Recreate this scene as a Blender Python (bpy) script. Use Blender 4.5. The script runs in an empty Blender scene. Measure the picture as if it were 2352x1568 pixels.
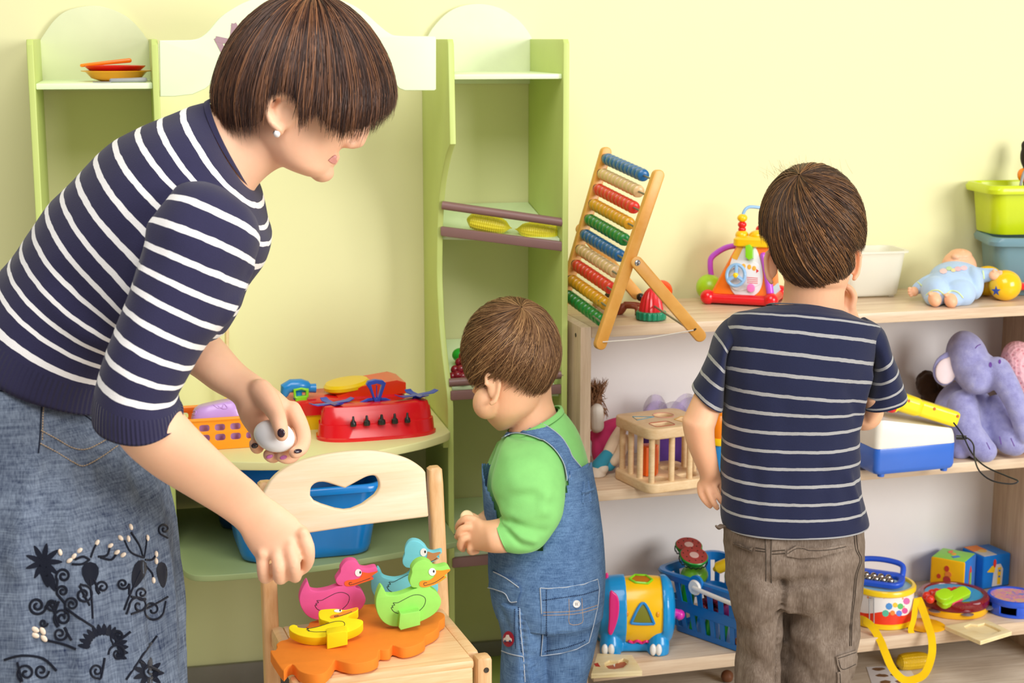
import bpy, bmesh, math, random
import numpy as np
from mathutils import Vector as V, Matrix, Euler
from mathutils.bvhtree import BVHTree
random.seed(7); np.random.seed(7)
SC = bpy.context.scene
COL = SC.collection
R = math.radians
# ------------------------------------------------------------------ camera, world, light, exposure
FPX, YAW, PITCH, CH, CD = 3700.0, R(13.3), R(10.7), 1.30, 3.30
CAM = V((0, -CD, CH))
FW = V((math.sin(YAW)*math.cos(PITCH), math.cos(YAW)*math.cos(PITCH), -math.sin(PITCH)))
RT = V((math.cos(YAW), -math.sin(YAW), 0))
UP = RT.cross(FW)
FH = V((math.sin(YAW), math.cos(YAW), 0))
cd = bpy.data.cameras.new('camera'); cam = bpy.data.objects.new('camera', cd); COL.objects.link(cam)
cam.location = CAM; cam.rotation_euler = (math.pi/2-PITCH, 0, -YAW)
cd.sensor_width = 36; cd.lens = FPX*36/2352; cd.clip_end = 50
cd.dof.use_dof = True; cd.dof.focus_distance = 2.45; cd.dof.aperture_fstop = 9.0
SC.camera = cam
w = bpy.data.worlds.new('world'); SC.world = w; w.use_nodes = True
w.node_tree.nodes['Background'].inputs[0].default_value = (1.0, 0.985, 0.97, 1)
w.node_tree.nodes['Background'].inputs[1].default_value = 0.38
def area(name, loc, target, size, energy, color=(1, 1, 1), sy=None):
    l = bpy.data.lights.new(name, 'AREA'); l.energy = energy; l.size = size; l.color = color
    if sy: l.shape = 'RECTANGLE'; l.size_y = sy
    o = bpy.data.objects.new(name, l); COL.objects.link(o); o.location = loc
    o.rotation_euler = (V(target)-V(loc)).to_track_quat('-Z', 'Y').to_euler()
    return o
area('window_daylight', (3.5, -4.3, 1.85), (0.9, -0.3, 0.5), 2.1, 164, (1.0, 0.985, 0.96), 1.8)
area('overhead_fill', (0.35, -2.4, 3.0), (0.5, -0.6, 0.6), 1.7, 58, (1.0, 0.97, 0.93))  # unseen overhead light, added to brighten the upper left of the wall
SC.view_settings.view_transform = 'Standard'; SC.view_settings.look = 'None'
SC.view_settings.exposure = 0.0; SC.view_settings.gamma = 1.0; SC.view_settings.use_curve_mapping = False
# ------------------------------------------------------------------ picture rays -> places in the room
def ray(px, py):
    return FW + RT*((px-1176)/FPX) + UP*((784-py)/FPX)
def P(px, py, d): return CAM + ray(px, py)*d                       # at a depth in front of the camera
def PY(px, py, y):
    r = ray(px, py); return CAM + r*((y-CAM.y)/r.y)                 # on a plane parallel to the wall
def PZ(px, py, z):
    r = ray(px, py); return CAM + r*((z-CAM.z)/r.z)                 # on a level plane
def PP(px, py, o, n):
    r = ray(px, py); return CAM + r*((o-CAM).dot(n)/r.dot(n))       # on any plane
def depth(p): return (p-CAM).dot(FW)
def pix(p):
    q = p-CAM; d = q.dot(FW)
    return 1176+FPX*q.dot(RT)/d, 784-FPX*q.dot(UP)/d
# ------------------------------------------------------------------ colour and materials
def lin(h):
    if isinstance(h, str):
        h = h.lstrip('#'); c = [int(h[i:i+2], 16)/255 for i in (0, 2, 4)]
    else: c = h
    return tuple((x/12.92 if x <= .04045 else ((x+.055)/1.055)**2.4) for x in c)+(1,)
class NT:
    def __init__(s, name):
        s.m = bpy.data.materials.new(name); s.m.use_nodes = True
        s.t = s.m.node_tree; s.b = s.t.nodes['Principled BSDF']
    def n(s, typ, **kw):
        nd = s.t.nodes.new(typ)
        for k, v in kw.items():
            if k in nd.inputs: nd.inputs[k].default_value = v
            else: setattr(nd, k, v)
        return nd
    def l(s, a, b): s.t.links.new(a, b)
    def math(s, op, a, b=None):
        nd = s.t.nodes.new('ShaderNodeMath'); nd.operation = op
        for i, x in enumerate((a, b)):
            if x is None: continue
            if isinstance(x, (int, float)): nd.inputs[i].default_value = x
            else: s.l(x, nd.inputs[i])
        return nd.outputs[0]
    def mix(s, f, a, b):
        nd = s.t.nodes.new('ShaderNodeMix'); nd.data_type = 'RGBA'
        for k, x in ((0, f), (6, a), (7, b)):
            if isinstance(x, (int, float)): nd.inputs[k].default_value = x
            elif isinstance(x, tuple): nd.inputs[k].default_value = x
            else: s.l(x, nd.inputs[k])
        return nd.outputs[2]
    def coord(s, which='Object', scale=(1, 1, 1), rot=(0, 0, 0)):
        tc = s.t.nodes.new('ShaderNodeTexCoord'); mp = s.t.nodes.new('ShaderNodeMapping')
        mp.inputs['Scale'].default_value = scale; mp.inputs['Rotation'].default_value = rot
        s.l(tc.outputs[which], mp.inputs['Vector']); return mp.outputs[0]
    def noise(s, vec, scale, detail=3, rough=.55, dist=0):
        nd = s.n('ShaderNodeTexNoise'); nd.inputs['Scale'].default_value = scale
        nd.inputs['Detail'].default_value = detail; nd.inputs['Roughness'].default_value = rough
        nd.inputs['Distortion'].default_value = dist
        s.l(vec, nd.inputs['Vector']); return nd.outputs['Fac']
    def ramp(s, f, stops):
        nd = s.t.nodes.new('ShaderNodeValToRGB'); e = nd.color_ramp.elements
        while len(e) < len(stops): e.new(.5)
        for i, (p, c) in enumerate(stops): e[i].position = p; e[i].color = c
        s.l(f, nd.inputs[0]); return nd.outputs[0]
    def bump(s, h, strength=.3, dist=.002):
        nd = s.n('ShaderNodeBump'); nd.inputs['Strength'].default_value = strength; nd.inputs['Distance'].default_value = dist
        s.l(h, nd.inputs['Height']); s.l(nd.outputs[0], s.b.inputs['Normal'])
    def set(s, **kw):
        for k, v in kw.items(): s.b.inputs[k.replace('_', ' ')].default_value = v
_MC = {}
def mat(name, col, rough=.45, var=.06, scale=30, bump=0, bscale=200, bdist=.001, metal=0, coat=0, sss=0, sheen=0, trans=0, alpha=1, spec=.5):
    if name in _MC: return _MC[name]
    t = NT(name); c = lin(col)
    co = t.coord('Object')
    nz = t.noise(co, scale)
    dk = tuple(x*(1-var*2) for x in c[:3])+(1,); lt = tuple(min(1, x*(1+var*1.2)) for x in c[:3])+(1,)
    t.l(t.mix(nz, dk, lt), t.b.inputs['Base Color'])
    t.set(Roughness=rough, Metallic=metal)
    t.b.inputs['Specular IOR Level'].default_value = spec
    if coat: t.b.inputs['Coat Weight'].default_value = coat; t.b.inputs['Coat Roughness'].default_value = .12
    if sss:
        t.b.inputs['Subsurface Weight'].default_value = sss; t.b.inputs['Subsurface Radius'].default_value = (1, .35, .2); t.b.inputs['Subsurface Scale'].default_value = .006
    if sheen: t.b.inputs['Sheen Weight'].default_value = sheen; t.b.inputs['Sheen Roughness'].default_value = .4
    if trans: t.b.inputs['Transmission Weight'].default_value = trans
    if alpha < 1: t.b.inputs['Alpha'].default_value = alpha
    if bump: t.bump(t.noise(co, bscale, 4), bump, bdist)
    _MC[name] = t.m; return t.m
def plastic(name, col, rough=.28, **k): return mat(name, col, rough, var=.03, coat=.25, **k)
def cloth(name, col, bscale=900, **k):
    return mat(name, col, .9, var=.08, bump=.35, bscale=bscale, bdist=.0008, sheen=.25, spec=.2, **k)
def wood(name, c1, c2, rot=(0, 0, 0), sc=1, rough=.45, bump=.08, grain=(3, 40, 40), contrast=1):
    if name in _MC: return _MC[name]
    t = NT(name)
    co = t.coord('Object', tuple(g*sc for g in grain), rot)
    a = t.noise(co, 1.0, 4, .6, .6); b = t.noise(co, 5.0, 3, .6)
    m = t.math('ADD', t.math('MULTIPLY', a, .65), t.math('MULTIPLY', b, .35))
    lo, hi = .5-.2/contrast, .5+.2/contrast
    t.l(t.ramp(m, [(lo, lin(c1)), (hi, lin(c2))]), t.b.inputs['Base Color'])
    t.set(Roughness=rough); t.bump(m, bump, .001)
    _MC[name] = t.m; return t.m
# ------------------------------------------------------------------ mesh building
class M:
    def __init__(s): s.v = []; s.f = []; s.mi = []; s.uv = []
    def add(s, vs, fs, mi=0, uv=None):
        k = len(s.v); s.v += [V(p) for p in vs]; s.f += [tuple(i+k for i in f) for f in fs]; s.mi += [mi]*len(fs)
        s.uv += list(uv) if uv is not None else [(0, 0)]*len(vs)
        return s
    def join(s, o, mi=None, mx=None):
        k = len(s.v); s.v += [(mx @ p) if mx else p.copy() for p in o.v]
        s.f += [tuple(i+k for i in f) for f in o.f]; s.mi += o.mi if mi is None else [mi]*len(o.f); s.uv += o.uv
        return s
    def xf(s, mx): s.v = [mx @ p for p in s.v]; return s
    def mesh(s, name='m', smooth=True, angle=40):
        me = bpy.data.meshes.new(name); me.from_pydata([tuple(p) for p in s.v], [], s.f)
        if any(s.mi): me.polygons.foreach_set('material_index', s.mi)
        u = np.array(s.uv, dtype=np.float32)
        if len(u) and np.abs(u).max() > 0:
            lay = me.uv_layers.new(name='UVMap'); li = np.empty(len(me.loops), dtype=np.int32); me.loops.foreach_get('vertex_index', li)
            lay.data.foreach_set('uv', u[li].ravel())
        if smooth:
            me.polygons.foreach_set('use_smooth', [True]*len(me.polygons))
            if angle < 180: me.set_sharp_from_angle(angle=R(angle))
        me.validate(); me.update(); return me
    def bvh(s): return BVHTree.FromPolygons([tuple(p) for p in s.v], s.f)
def from_mesh(me):
    m = M(); m.v = [v.co.copy() for v in me.vertices]; m.f = [tuple(p.vertices) for p in me.polygons]
    m.mi = [p.material_index for p in me.polygons]; m.uv = [(0, 0)]*len(m.v); return m
def from_bm(bm):
    bm.verts.index_update(); m = M(); m.v = [v.co.copy() for v in bm.verts]; m.f = [tuple(v.index for v in f.verts) for f in bm.faces]
    m.mi = [0]*len(m.f); m.uv = [(0, 0)]*len(m.v); bm.free(); return m
def evald(o):
    bpy.context.view_layer.update(); dg = bpy.context.evaluated_depsgraph_get()
    me = bpy.data.meshes.new_from_object(o.evaluated_get(dg)); return me
def box(c, s, rot=(0, 0, 0), bev=0, seg=2):
    bm = bmesh.new(); bmesh.ops.create_cube(bm, size=1)
    for v in bm.verts: v.co = V((v.co.x*s[0], v.co.y*s[1], v.co.z*s[2]))
    if bev: bmesh.ops.bevel(bm, geom=bm.edges[:], offset=min(bev, min(s)*.49), segments=seg, affect='EDGES', profile=.5)
    return from_bm(bm).xf(Matrix.Translation(V(c)) @ (rot if isinstance(rot, Matrix) else Euler(rot).to_matrix().to_4x4()))
def taper_box(c, s, top=1.1, bev=.01, n=6, rim=None, wall=None):
    """open tub: outline rounded rectangle, wider at the top"""
    return None
def rrect(w, d, r, n=5):
    pts = []
    for cx, cy, a0 in ((w/2-r, d/2-r, 0), (-w/2+r, d/2-r, 90), (-w/2+r, -d/2+r, 180), (w/2-r, -d/2+r, 270)):
        for i in range(n+1):
            a = R(a0+90*i/n); pts.append((cx+r*math.cos(a), cy+r*math.sin(a)))
    return pts
def loft(rings, cap0=True, cap1=True, closed=True, vs=None, mi=0):
    """rings: lists of equal length of points"""
    n = len(rings[0]); m = M(); vv = []; uv = []
    for i, r in enumerate(rings):
        vv += r; uv += [(j/n, (vs[i] if vs else i)) for j in range(n)]
    fs = []
    for i in range(len(rings)-1):
        for j in range(n if closed else n-1):
            a, b = i*n+j, i*n+(j+1) % n; fs.append((a, b, b+n, a+n))
    m.add(vv, fs, mi, uv)
    if cap0: m.f.append(tuple(range(n-1, -1, -1))); m.mi.append(mi)
    if cap1: m.f.append(tuple(range((len(rings)-1)*n, len(rings)*n))); m.mi.append(mi)
    return m
def cat(pts, k=6, closed=False):
    """Catmull-Rom through tuples of any dimension"""
    p = [np.array(q, dtype=float) for q in pts]; n = len(p); out = []
    for i in range(n if closed else n-1):
        if closed: a, b, c, d = p[i-1], p[i], p[(i+1) % n], p[(i+2) % n]
        else: a, b, c, d = p[max(i-1, 0)], p[i], p[i+1], p[min(i+2, n-1)]
        for j in range(k):
            t = j/k
            out.append(.5*((2*b)+(c-a)*t+(2*a-5*b+4*c-d)*t*t+(3*b-a-3*c+d)*t**3))
    if not closed: out.append(p[-1])
    return out
def frames(pts):
    ts = [(pts[min(i+1, len(pts)-1)]-pts[max(i-1, 0)]).normalized() for i in range(len(pts))]
    a = V((0, 0, 1)) if abs(ts[0].z) < .9 else V((1, 0, 0))
    nrm = (a-ts[0]*a.dot(ts[0])).normalized(); out = []
    for t in ts:
        nrm = (nrm-t*nrm.dot(t)).normalized(); out.append((t, nrm, t.cross(nrm)))
    return out
def tube(pts, r, n=8, cap=True, round_=False, flat=1):
    pts = [V(p) for p in pts]; rs = r if isinstance(r, (list, tuple)) else [r]*len(pts)
    fr = frames(pts)
    if round_:
        def capx(p, t, f, rr, sgn):
            return [(p+t*sgn*rr*math.sin(a), f, rr*math.cos(a)) for a in (R(75), R(50), R(25))]
        seq = capx(pts[0], fr[0][0], fr[0], rs[0], -1)+[(p, f, q) for p, f, q in zip(pts, fr, rs)]+capx(pts[-1], fr[-1][0], fr[-1], rs[-1], 1)[::-1]
    else: seq = list(zip(pts, fr, rs))
    rings = [[p+f[1]*(q*math.cos(2*math.pi*j/n))+f[2]*(q*flat*math.sin(2*math.pi*j/n)) for j in range(n)] for p, f, q in seq]
    return loft(rings, cap, cap)
def lathe(prof, n=28, c=(0, 0, 0), mx=None):
    m = M(); rings = [[V((r*math.cos(2*math.pi*j/n), r*math.sin(2*math.pi*j/n), z)) for j in range(n)] for r, z in prof]
    m = loft(rings, prof[0][0] > 1e-5, prof[-1][0] > 1e-5)
    return m.xf((mx or Matrix()) if mx else Matrix.Translation(V(c)))
def ell(c, ax, nu=20, nv=12):
    """ellipsoid; ax = (a,b,c) radii or three axis vectors"""
    if not isinstance(ax[0], (V,)): ax = (V((ax[0], 0, 0)), V((0, ax[1], 0)), V((0, 0, ax[2])))
    c = V(c); rings = []
    for i in range(nv+1):
        th = max(.02, min(math.pi-.02, math.pi*i/nv))
        rings.append([c+ax[0]*(math.sin(th)*math.cos(2*math.pi*j/nu))+ax[1]*(math.sin(th)*math.sin(2*math.pi*j/nu))+ax[2]*(-math.cos(th)) for j in range(nu)])
    return loft(rings)
def plate2d(outs, th, bev=0, res=2):
    """flat board from closed 2D outlines (first outer, rest holes); occupies z 0..th"""
    cu = bpy.data.curves.new('tmp', 'CURVE'); cu.dimensions = '2D'; cu.fill_mode = 'BOTH'
    bev = min(bev, th*.49); cu.extrude = th/2-bev; cu.bevel_depth = bev; cu.bevel_resolution = res; cu.offset = -bev
    for pts in outs:
        sp = cu.splines.new('POLY'); sp.points.add(len(pts)-1); sp.use_cyclic_u = True
        for q, p in zip(sp.points, pts): q.co = (p[0], p[1], 0, 1)
    o = bpy.data.objects.new('tmp', cu); COL.objects.link(o); me = evald(o)
    m = from_mesh(me); bpy.data.objects.remove(o); bpy.data.curves.remove(cu); bpy.data.meshes.remove(me)
    bm = bmesh.new(); vs = [bm.verts.new(p) for p in m.v]
    for f in m.f:
        try: bm.faces.new([vs[i] for i in f])
        except ValueError: pass
    bmesh.ops.remove_doubles(bm, verts=bm.verts[:], dist=1e-5); bmesh.ops.recalc_face_normals(bm, faces=bm.faces[:])
    return from_bm(bm).xf(Matrix.Translation((0, 0, th/2)))
def cutout(px, o, n, th, bev=.002, holes=(), smooth=0, res=2):
    """outline read off the photo, laid on its own plane (o, n towards the camera), th thick away from it"""
    n = n.normalized(); e1 = (V((0, 0, 1)).cross(n) if abs(n.z) < .95 else V((0, 1, 0)).cross(n)).normalized(); e2 = n.cross(e1)
    mx = Matrix(((e1.x, e2.x, n.x, o.x), (e1.y, e2.y, n.y, o.y), (e1.z, e2.z, n.z, o.z), (0, 0, 0, 1)))
    def cv(l):
        if smooth: l = [tuple(q) for q in cat(l, smooth, True)]
        out = []
        for p in l:
            q = PP(p[0], p[1], o, n)-o; out.append((q.dot(e1), q.dot(e2)))
        return out
    return plate2d([cv(px)]+[cv(h) for h in holes], th, bev, res).xf(mx @ Matrix.Translation((0, 0, -th)))
def fuse(m, voxel=.004, it=6, fac=.5):
    """one continuous skin over everything in m"""
    me = m.mesh('tmp', False); o = bpy.data.objects.new('tmp', me); COL.objects.link(o)
    r = o.modifiers.new('r', 'REMESH'); r.mode = 'VOXEL'; r.voxel_size = voxel; r.use_smooth_shade = True
    if it:
        s = o.modifiers.new('s', 'SMOOTH'); s.iterations = it; s.factor = fac
    e = evald(o); out = from_mesh(e)
    bpy.data.objects.remove(o); bpy.data.meshes.remove(me); bpy.data.meshes.remove(e); return out
def subd(m, lv=1):
    me = m.mesh('tmp', False); o = bpy.data.objects.new('tmp', me); COL.objects.link(o)
    s = o.modifiers.new('s', 'SUBSURF'); s.levels = lv
    e = evald(o); out = from_mesh(e); bpy.data.objects.remove(o); bpy.data.meshes.remove(me); bpy.data.meshes.remove(e); return out
# ------------------------------------------------------------------ things and parts
WM = {}
def thing(name, label, cat_, loc, rotz=0, group=None, rot=None):
    o = bpy.data.objects.new(name, None); COL.objects.link(o); o.empty_display_size = .05
    mx = Matrix.Translation(V(loc)) @ (rot.to_4x4() if rot is not None else Euler((0, 0, rotz)).to_matrix().to_4x4())
    o.matrix_world = mx; o['label'] = label; o['category'] = cat_
    if group: o['group'] = group
    WM[o.name] = mx; return o
def tag(o, label, cat_, group=None):
    o['label'] = label; o['category'] = cat_
    if group: o['group'] = group
    return o
def obj(name, m, mats, parent=None, world=True, smooth=True, angle=40, label=None, recenter=True):
    me = m if isinstance(m, bpy.types.Mesh) else None
    mx = WM[parent.name] if parent else Matrix()
    if me is None:
        if parent is not None and world: m = M().join(m, None, mx.inverted())
        if parent is None and recenter and m.v:
            lo = V([min(p[i] for p in m.v) for i in range(3)]); hi = V([max(p[i] for p in m.v) for i in range(3)])
            c = V(((lo.x+hi.x)/2, (lo.y+hi.y)/2, lo.z)); m = M().join(m, None, Matrix.Translation(-c)); mx = Matrix.Translation(c)
        me = m.mesh(name, smooth, angle)
        for q in (mats if isinstance(mats, (list, tuple)) else [mats]): me.materials.append(q)
    o = bpy.data.objects.new(name, me); COL.objects.link(o)
    if parent: o.parent = parent
    else: o.matrix_world = mx
    WM[o.name] = mx
    if label: o['label'] = label
    return o
def struct(name, m, mats, **k):
    o = obj(name, m, mats, **k); o['kind'] = 'structure'; return o
def copy_tree(o, loc=None, rotz=None, label=None, parent=None):
    c = o.copy(); COL.objects.link(c); c.parent = parent
    if loc is not None: c.location = loc
    if rotz is not None: c.rotation_euler = (0, 0, rotz)
    if label: c['label'] = label
    WM[c.name] = c.matrix_basis.copy()
    for ch in list(o.children): copy_tree(ch, parent=c)
    return c
def rotm(axis, deg): return Matrix.Rotation(R(deg), 4, axis)
def T(x, y, z): return Matrix.Translation((x, y, z))
# ------------------------------------------------------------------ the room
FZ = -.07
wall_m = mat('wall_paint', '#ebe8b6', .75, var=.012, scale=3, bump=.06, bscale=260, spec=.25)
t_ = NT('floor_laminate'); c_ = t_.coord('Object', (2.2, 30, 30), (0, 0, R(25)))
nz_ = t_.noise(c_, 1.2, 5, .62, 1.2); n2_ = t_.noise(c_, 7, 3)
t_.l(t_.ramp(t_.math('ADD', t_.math('MULTIPLY', nz_, .6), t_.math('MULTIPLY', n2_, .4)), [(.3, lin('#b3a18d')), (.52, lin('#d8cab7')), (.7, lin('#eae1d3'))]), t_.b.inputs['Base Color'])
t_.set(Roughness=.4)
struct('wall_back', box((1.5, .05, 1.5), (7, .1, 3.2)), wall_m)
struct('floor', box((1.5, -2.2, FZ-.05), (7, 4.5, .1)), t_.m)
struct('baseboard_back', box((1.5, -.006, FZ+.03), (7, .012, .06), bev=.003), mat('baseboard_grey', '#8d8580', .35))
# ------------------------------------------------------------------ green play shop stand
G = mat('green_paint', '#c6d57c', .42, var=.03, scale=12, bump=.05, bscale=90, spec=.4)
GL = mat('pale_green_paint', '#e6f7cb', .4, var=.02, scale=12, bump=.04, bscale=90)
GA = mat('faded_green_paint', '#dfe4ba', .5, var=.04, scale=14, bump=.05, bscale=120)
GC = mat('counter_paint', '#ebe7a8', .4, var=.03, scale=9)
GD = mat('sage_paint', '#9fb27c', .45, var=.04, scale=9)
MV = mat('mauve_paint', '#8d6a66', .4, var=.05, scale=20)
st = thing('play_shop_stand', 'green painted wooden play shop stand with arched backs, sign board and round-fronted counter', 'toy shop stand', (.33, -.15, FZ))
def yz_plate(x0, x1, prof): # profile (y,z) -> board between x0 and x1
    return plate2d([prof], x1-x0, .002).xf(Matrix(((0, 0, 1, x0), (1, 0, 0, 0), (0, 1, 0, 0), (0, 0, 0, 1))))
TZ = 1.296
obj('side_panel', yz_plate(-.17, -.158, [(0, FZ), (0, TZ), (-.27, TZ), (-.28, TZ-.01), (-.28, FZ)]), G, st)
obj('side_panel', yz_plate(.046, .058, [(0, FZ), (0, TZ), (-.27, TZ), (-.28, TZ-.01), (-.28, FZ)]), G, st)
def yon(px, py, x):
    r = ray(px, py); k = (x-CAM.x)/r.x; q = CAM+r*k; return (q.y, q.z)
sc = [yon(px, py, .5905) for px, py in ((1034, 331), (1025, 356), (1014, 410), (1008, 464), (1005, 524), (1003.6, 620), (1006, 690), (1009, 746), (1015.5, 815), (1026, 897), (1028, 925))]
SCOOP = sc
sc2 = [tuple(q) for q in cat(sc, 4)]
obj('side_panel', yz_plate(.590, .602, [(0, FZ), (0, TZ), (-.272, TZ), (-.28, TZ-.008)]+sc2+[(sc2[-1][0]-.003, sc2[-1][1]-.01), (sc2[-1][0]-.003, FZ)]), G, st)
obj('side_panel', yz_plate(.815, .827, [(0, FZ), (0, TZ), (-.272, TZ), (-.28, TZ-.008), (-.28, FZ)]), G, st)
def scoop_y(z):
    for (y0, z0), (y1, z1) in zip(sc, sc[1:]):
        if z1 <= z <= z0: return y0+(y1-y0)*(z0-z)/(z0-z1)
    return sc[0][0] if z > sc[0][1] else sc[-1][0]
zl = PY(215, 198, -.27).z; zr = PY(1170, 176, -.27).z
ZLS = zl
obj('shelf', box((-.056, -.135, zl), (.204, .27, .011), bev=.002), GL, st)
obj('shelf', box((.7085, -.135, zr), (.213, .27, .010), bev=.002), GL, st)
oA, nA = V((0, -.014, 0)), V((0, -1, 0))
obj('arched_back', cutout(cat([(88, 100), (100, 80), (125, 46), (155, 24), (205, 13), (245, 17), (290, 37), (322, 68), (343, 98)], 5)+[(366, 100), (366, 208), (88, 208)], oA, nA, .012, .001), GA, st)
obj('arched_back', cutout(cat([(975, 100), (993, 66), (1025, 32), (1060, 14), (1105, 9), (1150, 19), (1190, 45), (1215, 75), (1226, 98)], 5)+[(1229, 100), (1229, 192), (975, 192)], oA, nA, .012, .001), mat('pale_arch_paint', '#e3e9c6', .5, var=.03), st)
oS = V((0, -.283, 0))
top = cat([(366, 92.5), (405, 92), (449, 90), (475, 75), (503, 43), (529, 23), (572, 1), (640, -14), (705, -18), (770, -4), (810, 11), (842, 32), (870, 57), (893, 75), (916, 82), (1000, 83)], 4)
bot = [(1002, 87), (1002, 205), (998, 208), (930, 208), (917, 203), (905, 190), (870, 140), (800, 90), (700, 72), (600, 90), (530, 150), (486, 192), (472, 204), (443, 217), (400, 222), (368, 222)]
sg = obj('sign_board', cutout(top+bot, oS, nA, .012, .002), GL, st)
ml = [(521, 133), (499, 90), (533, 97), (538, 58), (562, 104)]
lm = M()
for k_, (a, b) in enumerate(zip(ml, ml[1:])):
    pa, pb = PP(*a, oS, nA), PP(*b, oS, nA); d = (pb-pa).normalized(); s = V((d.z, 0, -d.x))*.0052
    lm.join(plate2d([[((pa-d*.003+s).x, (pa-d*.003+s).z), ((pb+d*.003+s).x, (pb+d*.003+s).z), ((pb+d*.003-s).x, (pb+d*.003-s).z), ((pa-d*.003-s).x, (pa-d*.003-s).z)]], .0012+.0003*(k_ % 2)).xf(Matrix(((1, 0, 0, 0), (0, 0, -1, -.2828), (0, 1, 0, 0), (0, 0, 0, 1)))))
obj('sign_letter', lm, mat('sign_mauve', '#a98a92', .5), sg, label='mauve painted capital letter M')
ct = [(.0585, -.012)]+[tuple(q) for q in cat([(.0585, -.285), (.085, -.352), (.14, -.405), (.209, -.432), (.287, -.44), (.36, -.425), (.412, -.405), (.511, -.355), (.570, -.308), (.589, -.282)], 4)]+[(.589, -.012)]
obj('counter_top', plate2d([ct], .016, .002).xf(T(0, 0, .524)), [GC], st)
ls = [(.0585, -.012)]+[tuple(q) for q in cat([(.0585, -.36), (.066, -.42), (.095, -.452), (.18, -.456), (.298, -.446), (.42, -.415), (.553, -.373), (.589, -.36)], 4)]+[(.589, -.012)]
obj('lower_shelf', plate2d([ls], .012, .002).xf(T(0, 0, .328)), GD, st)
for x in (.0645, .583):
    for z in (.513, .317): obj('cleat', box((x, -.23, z), (.011, .07, .021), bev=.002), G, st)
# shelves of produce trays with mauve rails
def tray(zb, zf, yb, rails, rr, flat):
    yl = min(scoop_y(zf+.02), -.05)
    q = [V((.603, yb, zb)), V((.814, yb, zb)), V((.814, -.262, zf)), V((.603, yl+.012, zf))]
    m = M(); m.add(q+[p-V((0, 0, .009)) for p in q], [(0, 1, 2, 3)[::-1], (4, 5, 6, 7), (0, 1, 5, 4), (1, 2, 6, 5), (2, 3, 7, 6), (3, 0, 4, 7)])
    obj('produce_tray', m, GL, st)
    for (pl, pr), r_, fl in zip(rails, rr, flat):
        a, b = V(pl), V(pr)
        if fl:
            d = (b-a).normalized(); s = d.cross(V((0, 0, 1))).normalized()
            mx = Matrix(((d.x, s.x, 0, (a.x+b.x)/2), (d.y, s.y, 0, (a.y+b.y)/2), (d.z, s.z, 1, (a.z+b.z)/2), (0, 0, 0, 1)))
            obj('tray_rail', box((0, 0, 0), ((b-a).length, .012, r_*2), bev=.003).xf(mx), MV, st)
        else: obj('tray_rail', tube([a, b], r_, 12), MV, st)
def railends(l1, r1):
    a = None
    for k in range(40):                       # left end on the scooped edge of the panel
        y = -.28+.006*k; q = PY(l1[0], l1[1], y)
        if abs(scoop_y(q.z)-y) < .006: a = q; break
    if a is None: a = PY(l1[0], l1[1], -.26)
    b = PY(r1[0], r1[1], -.272); a.x = .597; b.x = .820; return (a, b)
tray(PY(1100, 468, -.014).z, PY(1100, 540, -.17).z, -.002, [railends((1020, 471), (1297, 511)), railends((1017, 530), (1295, 566))], (.0085, .0095), (0, 1))
tray(PY(1060, 780, -.014).z, PY(1060, 900, -.22).z, -.002, [railends((1024, 879), (1286, 860)), railends((1036, 908), (1286, 893))], (.0085, .0095), (0, 1))
tray(PY(1080, 1146, -.014).z, PY(1080, 1275, -.26).z, -.002, [railends((1034, 1236), (1290, 1215)), railends((1034, 1292), (1290, 1268))], (.0085, .0105), (0, 1))
for z in (.335, .285): obj('tray_rail', tube([V((-.164, -.272, z)), V((.051, -.272, z))], .009, 12), MV, st)
obj('bottom_board', box((.7085, -.14, FZ+.02), (.213, .26, .012), bev=.002), G, st)
# ------------------------------------------------------------------ oak shelf unit
OK = wood('oak_laminate', '#c2a181', '#e7d2b6', grain=(3, 45, 45), rough=.35, bump=.04)
OKV = wood('oak_laminate_upright', '#b8977a', '#e2cbae', grain=(45, 45, 3), rough=.4, bump=.04)
SA = R(2.2); SMX = T(.8395, -.330, 0) @ Matrix.Rotation(SA, 4, 'Z')
su = thing('shelf_unit', 'low oak-effect open shelf unit with white back, three boards full of toys', 'shelf unit', (.8395, -.330, FZ), SA)
SL = 1.105
def S(x, y, z): return SMX @ V((x, y, z))
def sbox(c, s, bev=.0012): return box(c, s, bev=bev).xf(SMX)
TOPZ, MIDZ, LOWZ = .745, .413, .054
obj('side_panel', sbox((.011, .14, (TOPZ+FZ)/2), (.022, .28, TOPZ-FZ)), OKV, su)
obj('side_panel', sbox((SL+.011, .14, (TOPZ+FZ)/2), (.022, .28, TOPZ-FZ)), OKV, su)
obj('shelf', sbox((SL/2+.012, .14, TOPZ-.011), (SL-.021, .28, .022)), OK, su)
obj('shelf', sbox((SL/2+.012, .132, MIDZ-.011), (SL-.021, .264, .022)), OK, su)
obj('shelf', sbox((SL/2+.012, .118, LOWZ-.0145), (SL-.021, .30, .029)), OK, su)
obj('back_panel', sbox((SL/2+.012, .274, (TOPZ+.03)/2), (SL-.022, .008, TOPZ-.05)), mat('white_hardboard', '#f1edec', .5, var=.01), su)
obj('screw_hole', lathe([(0, 0), (.004, 0), (.004, .0006), (0, .0006)], 12, mx=SMX @ T(-.0005, .03, .725) @ rotm('Y', -90)), mat('dark_hole', '#3a3128', .6), su)
def on_shelf(px, py, z):
    """local shelf coordinates of the point of a shelf board (height z) seen at a pixel"""
    return PZ(px, py, z)
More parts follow.
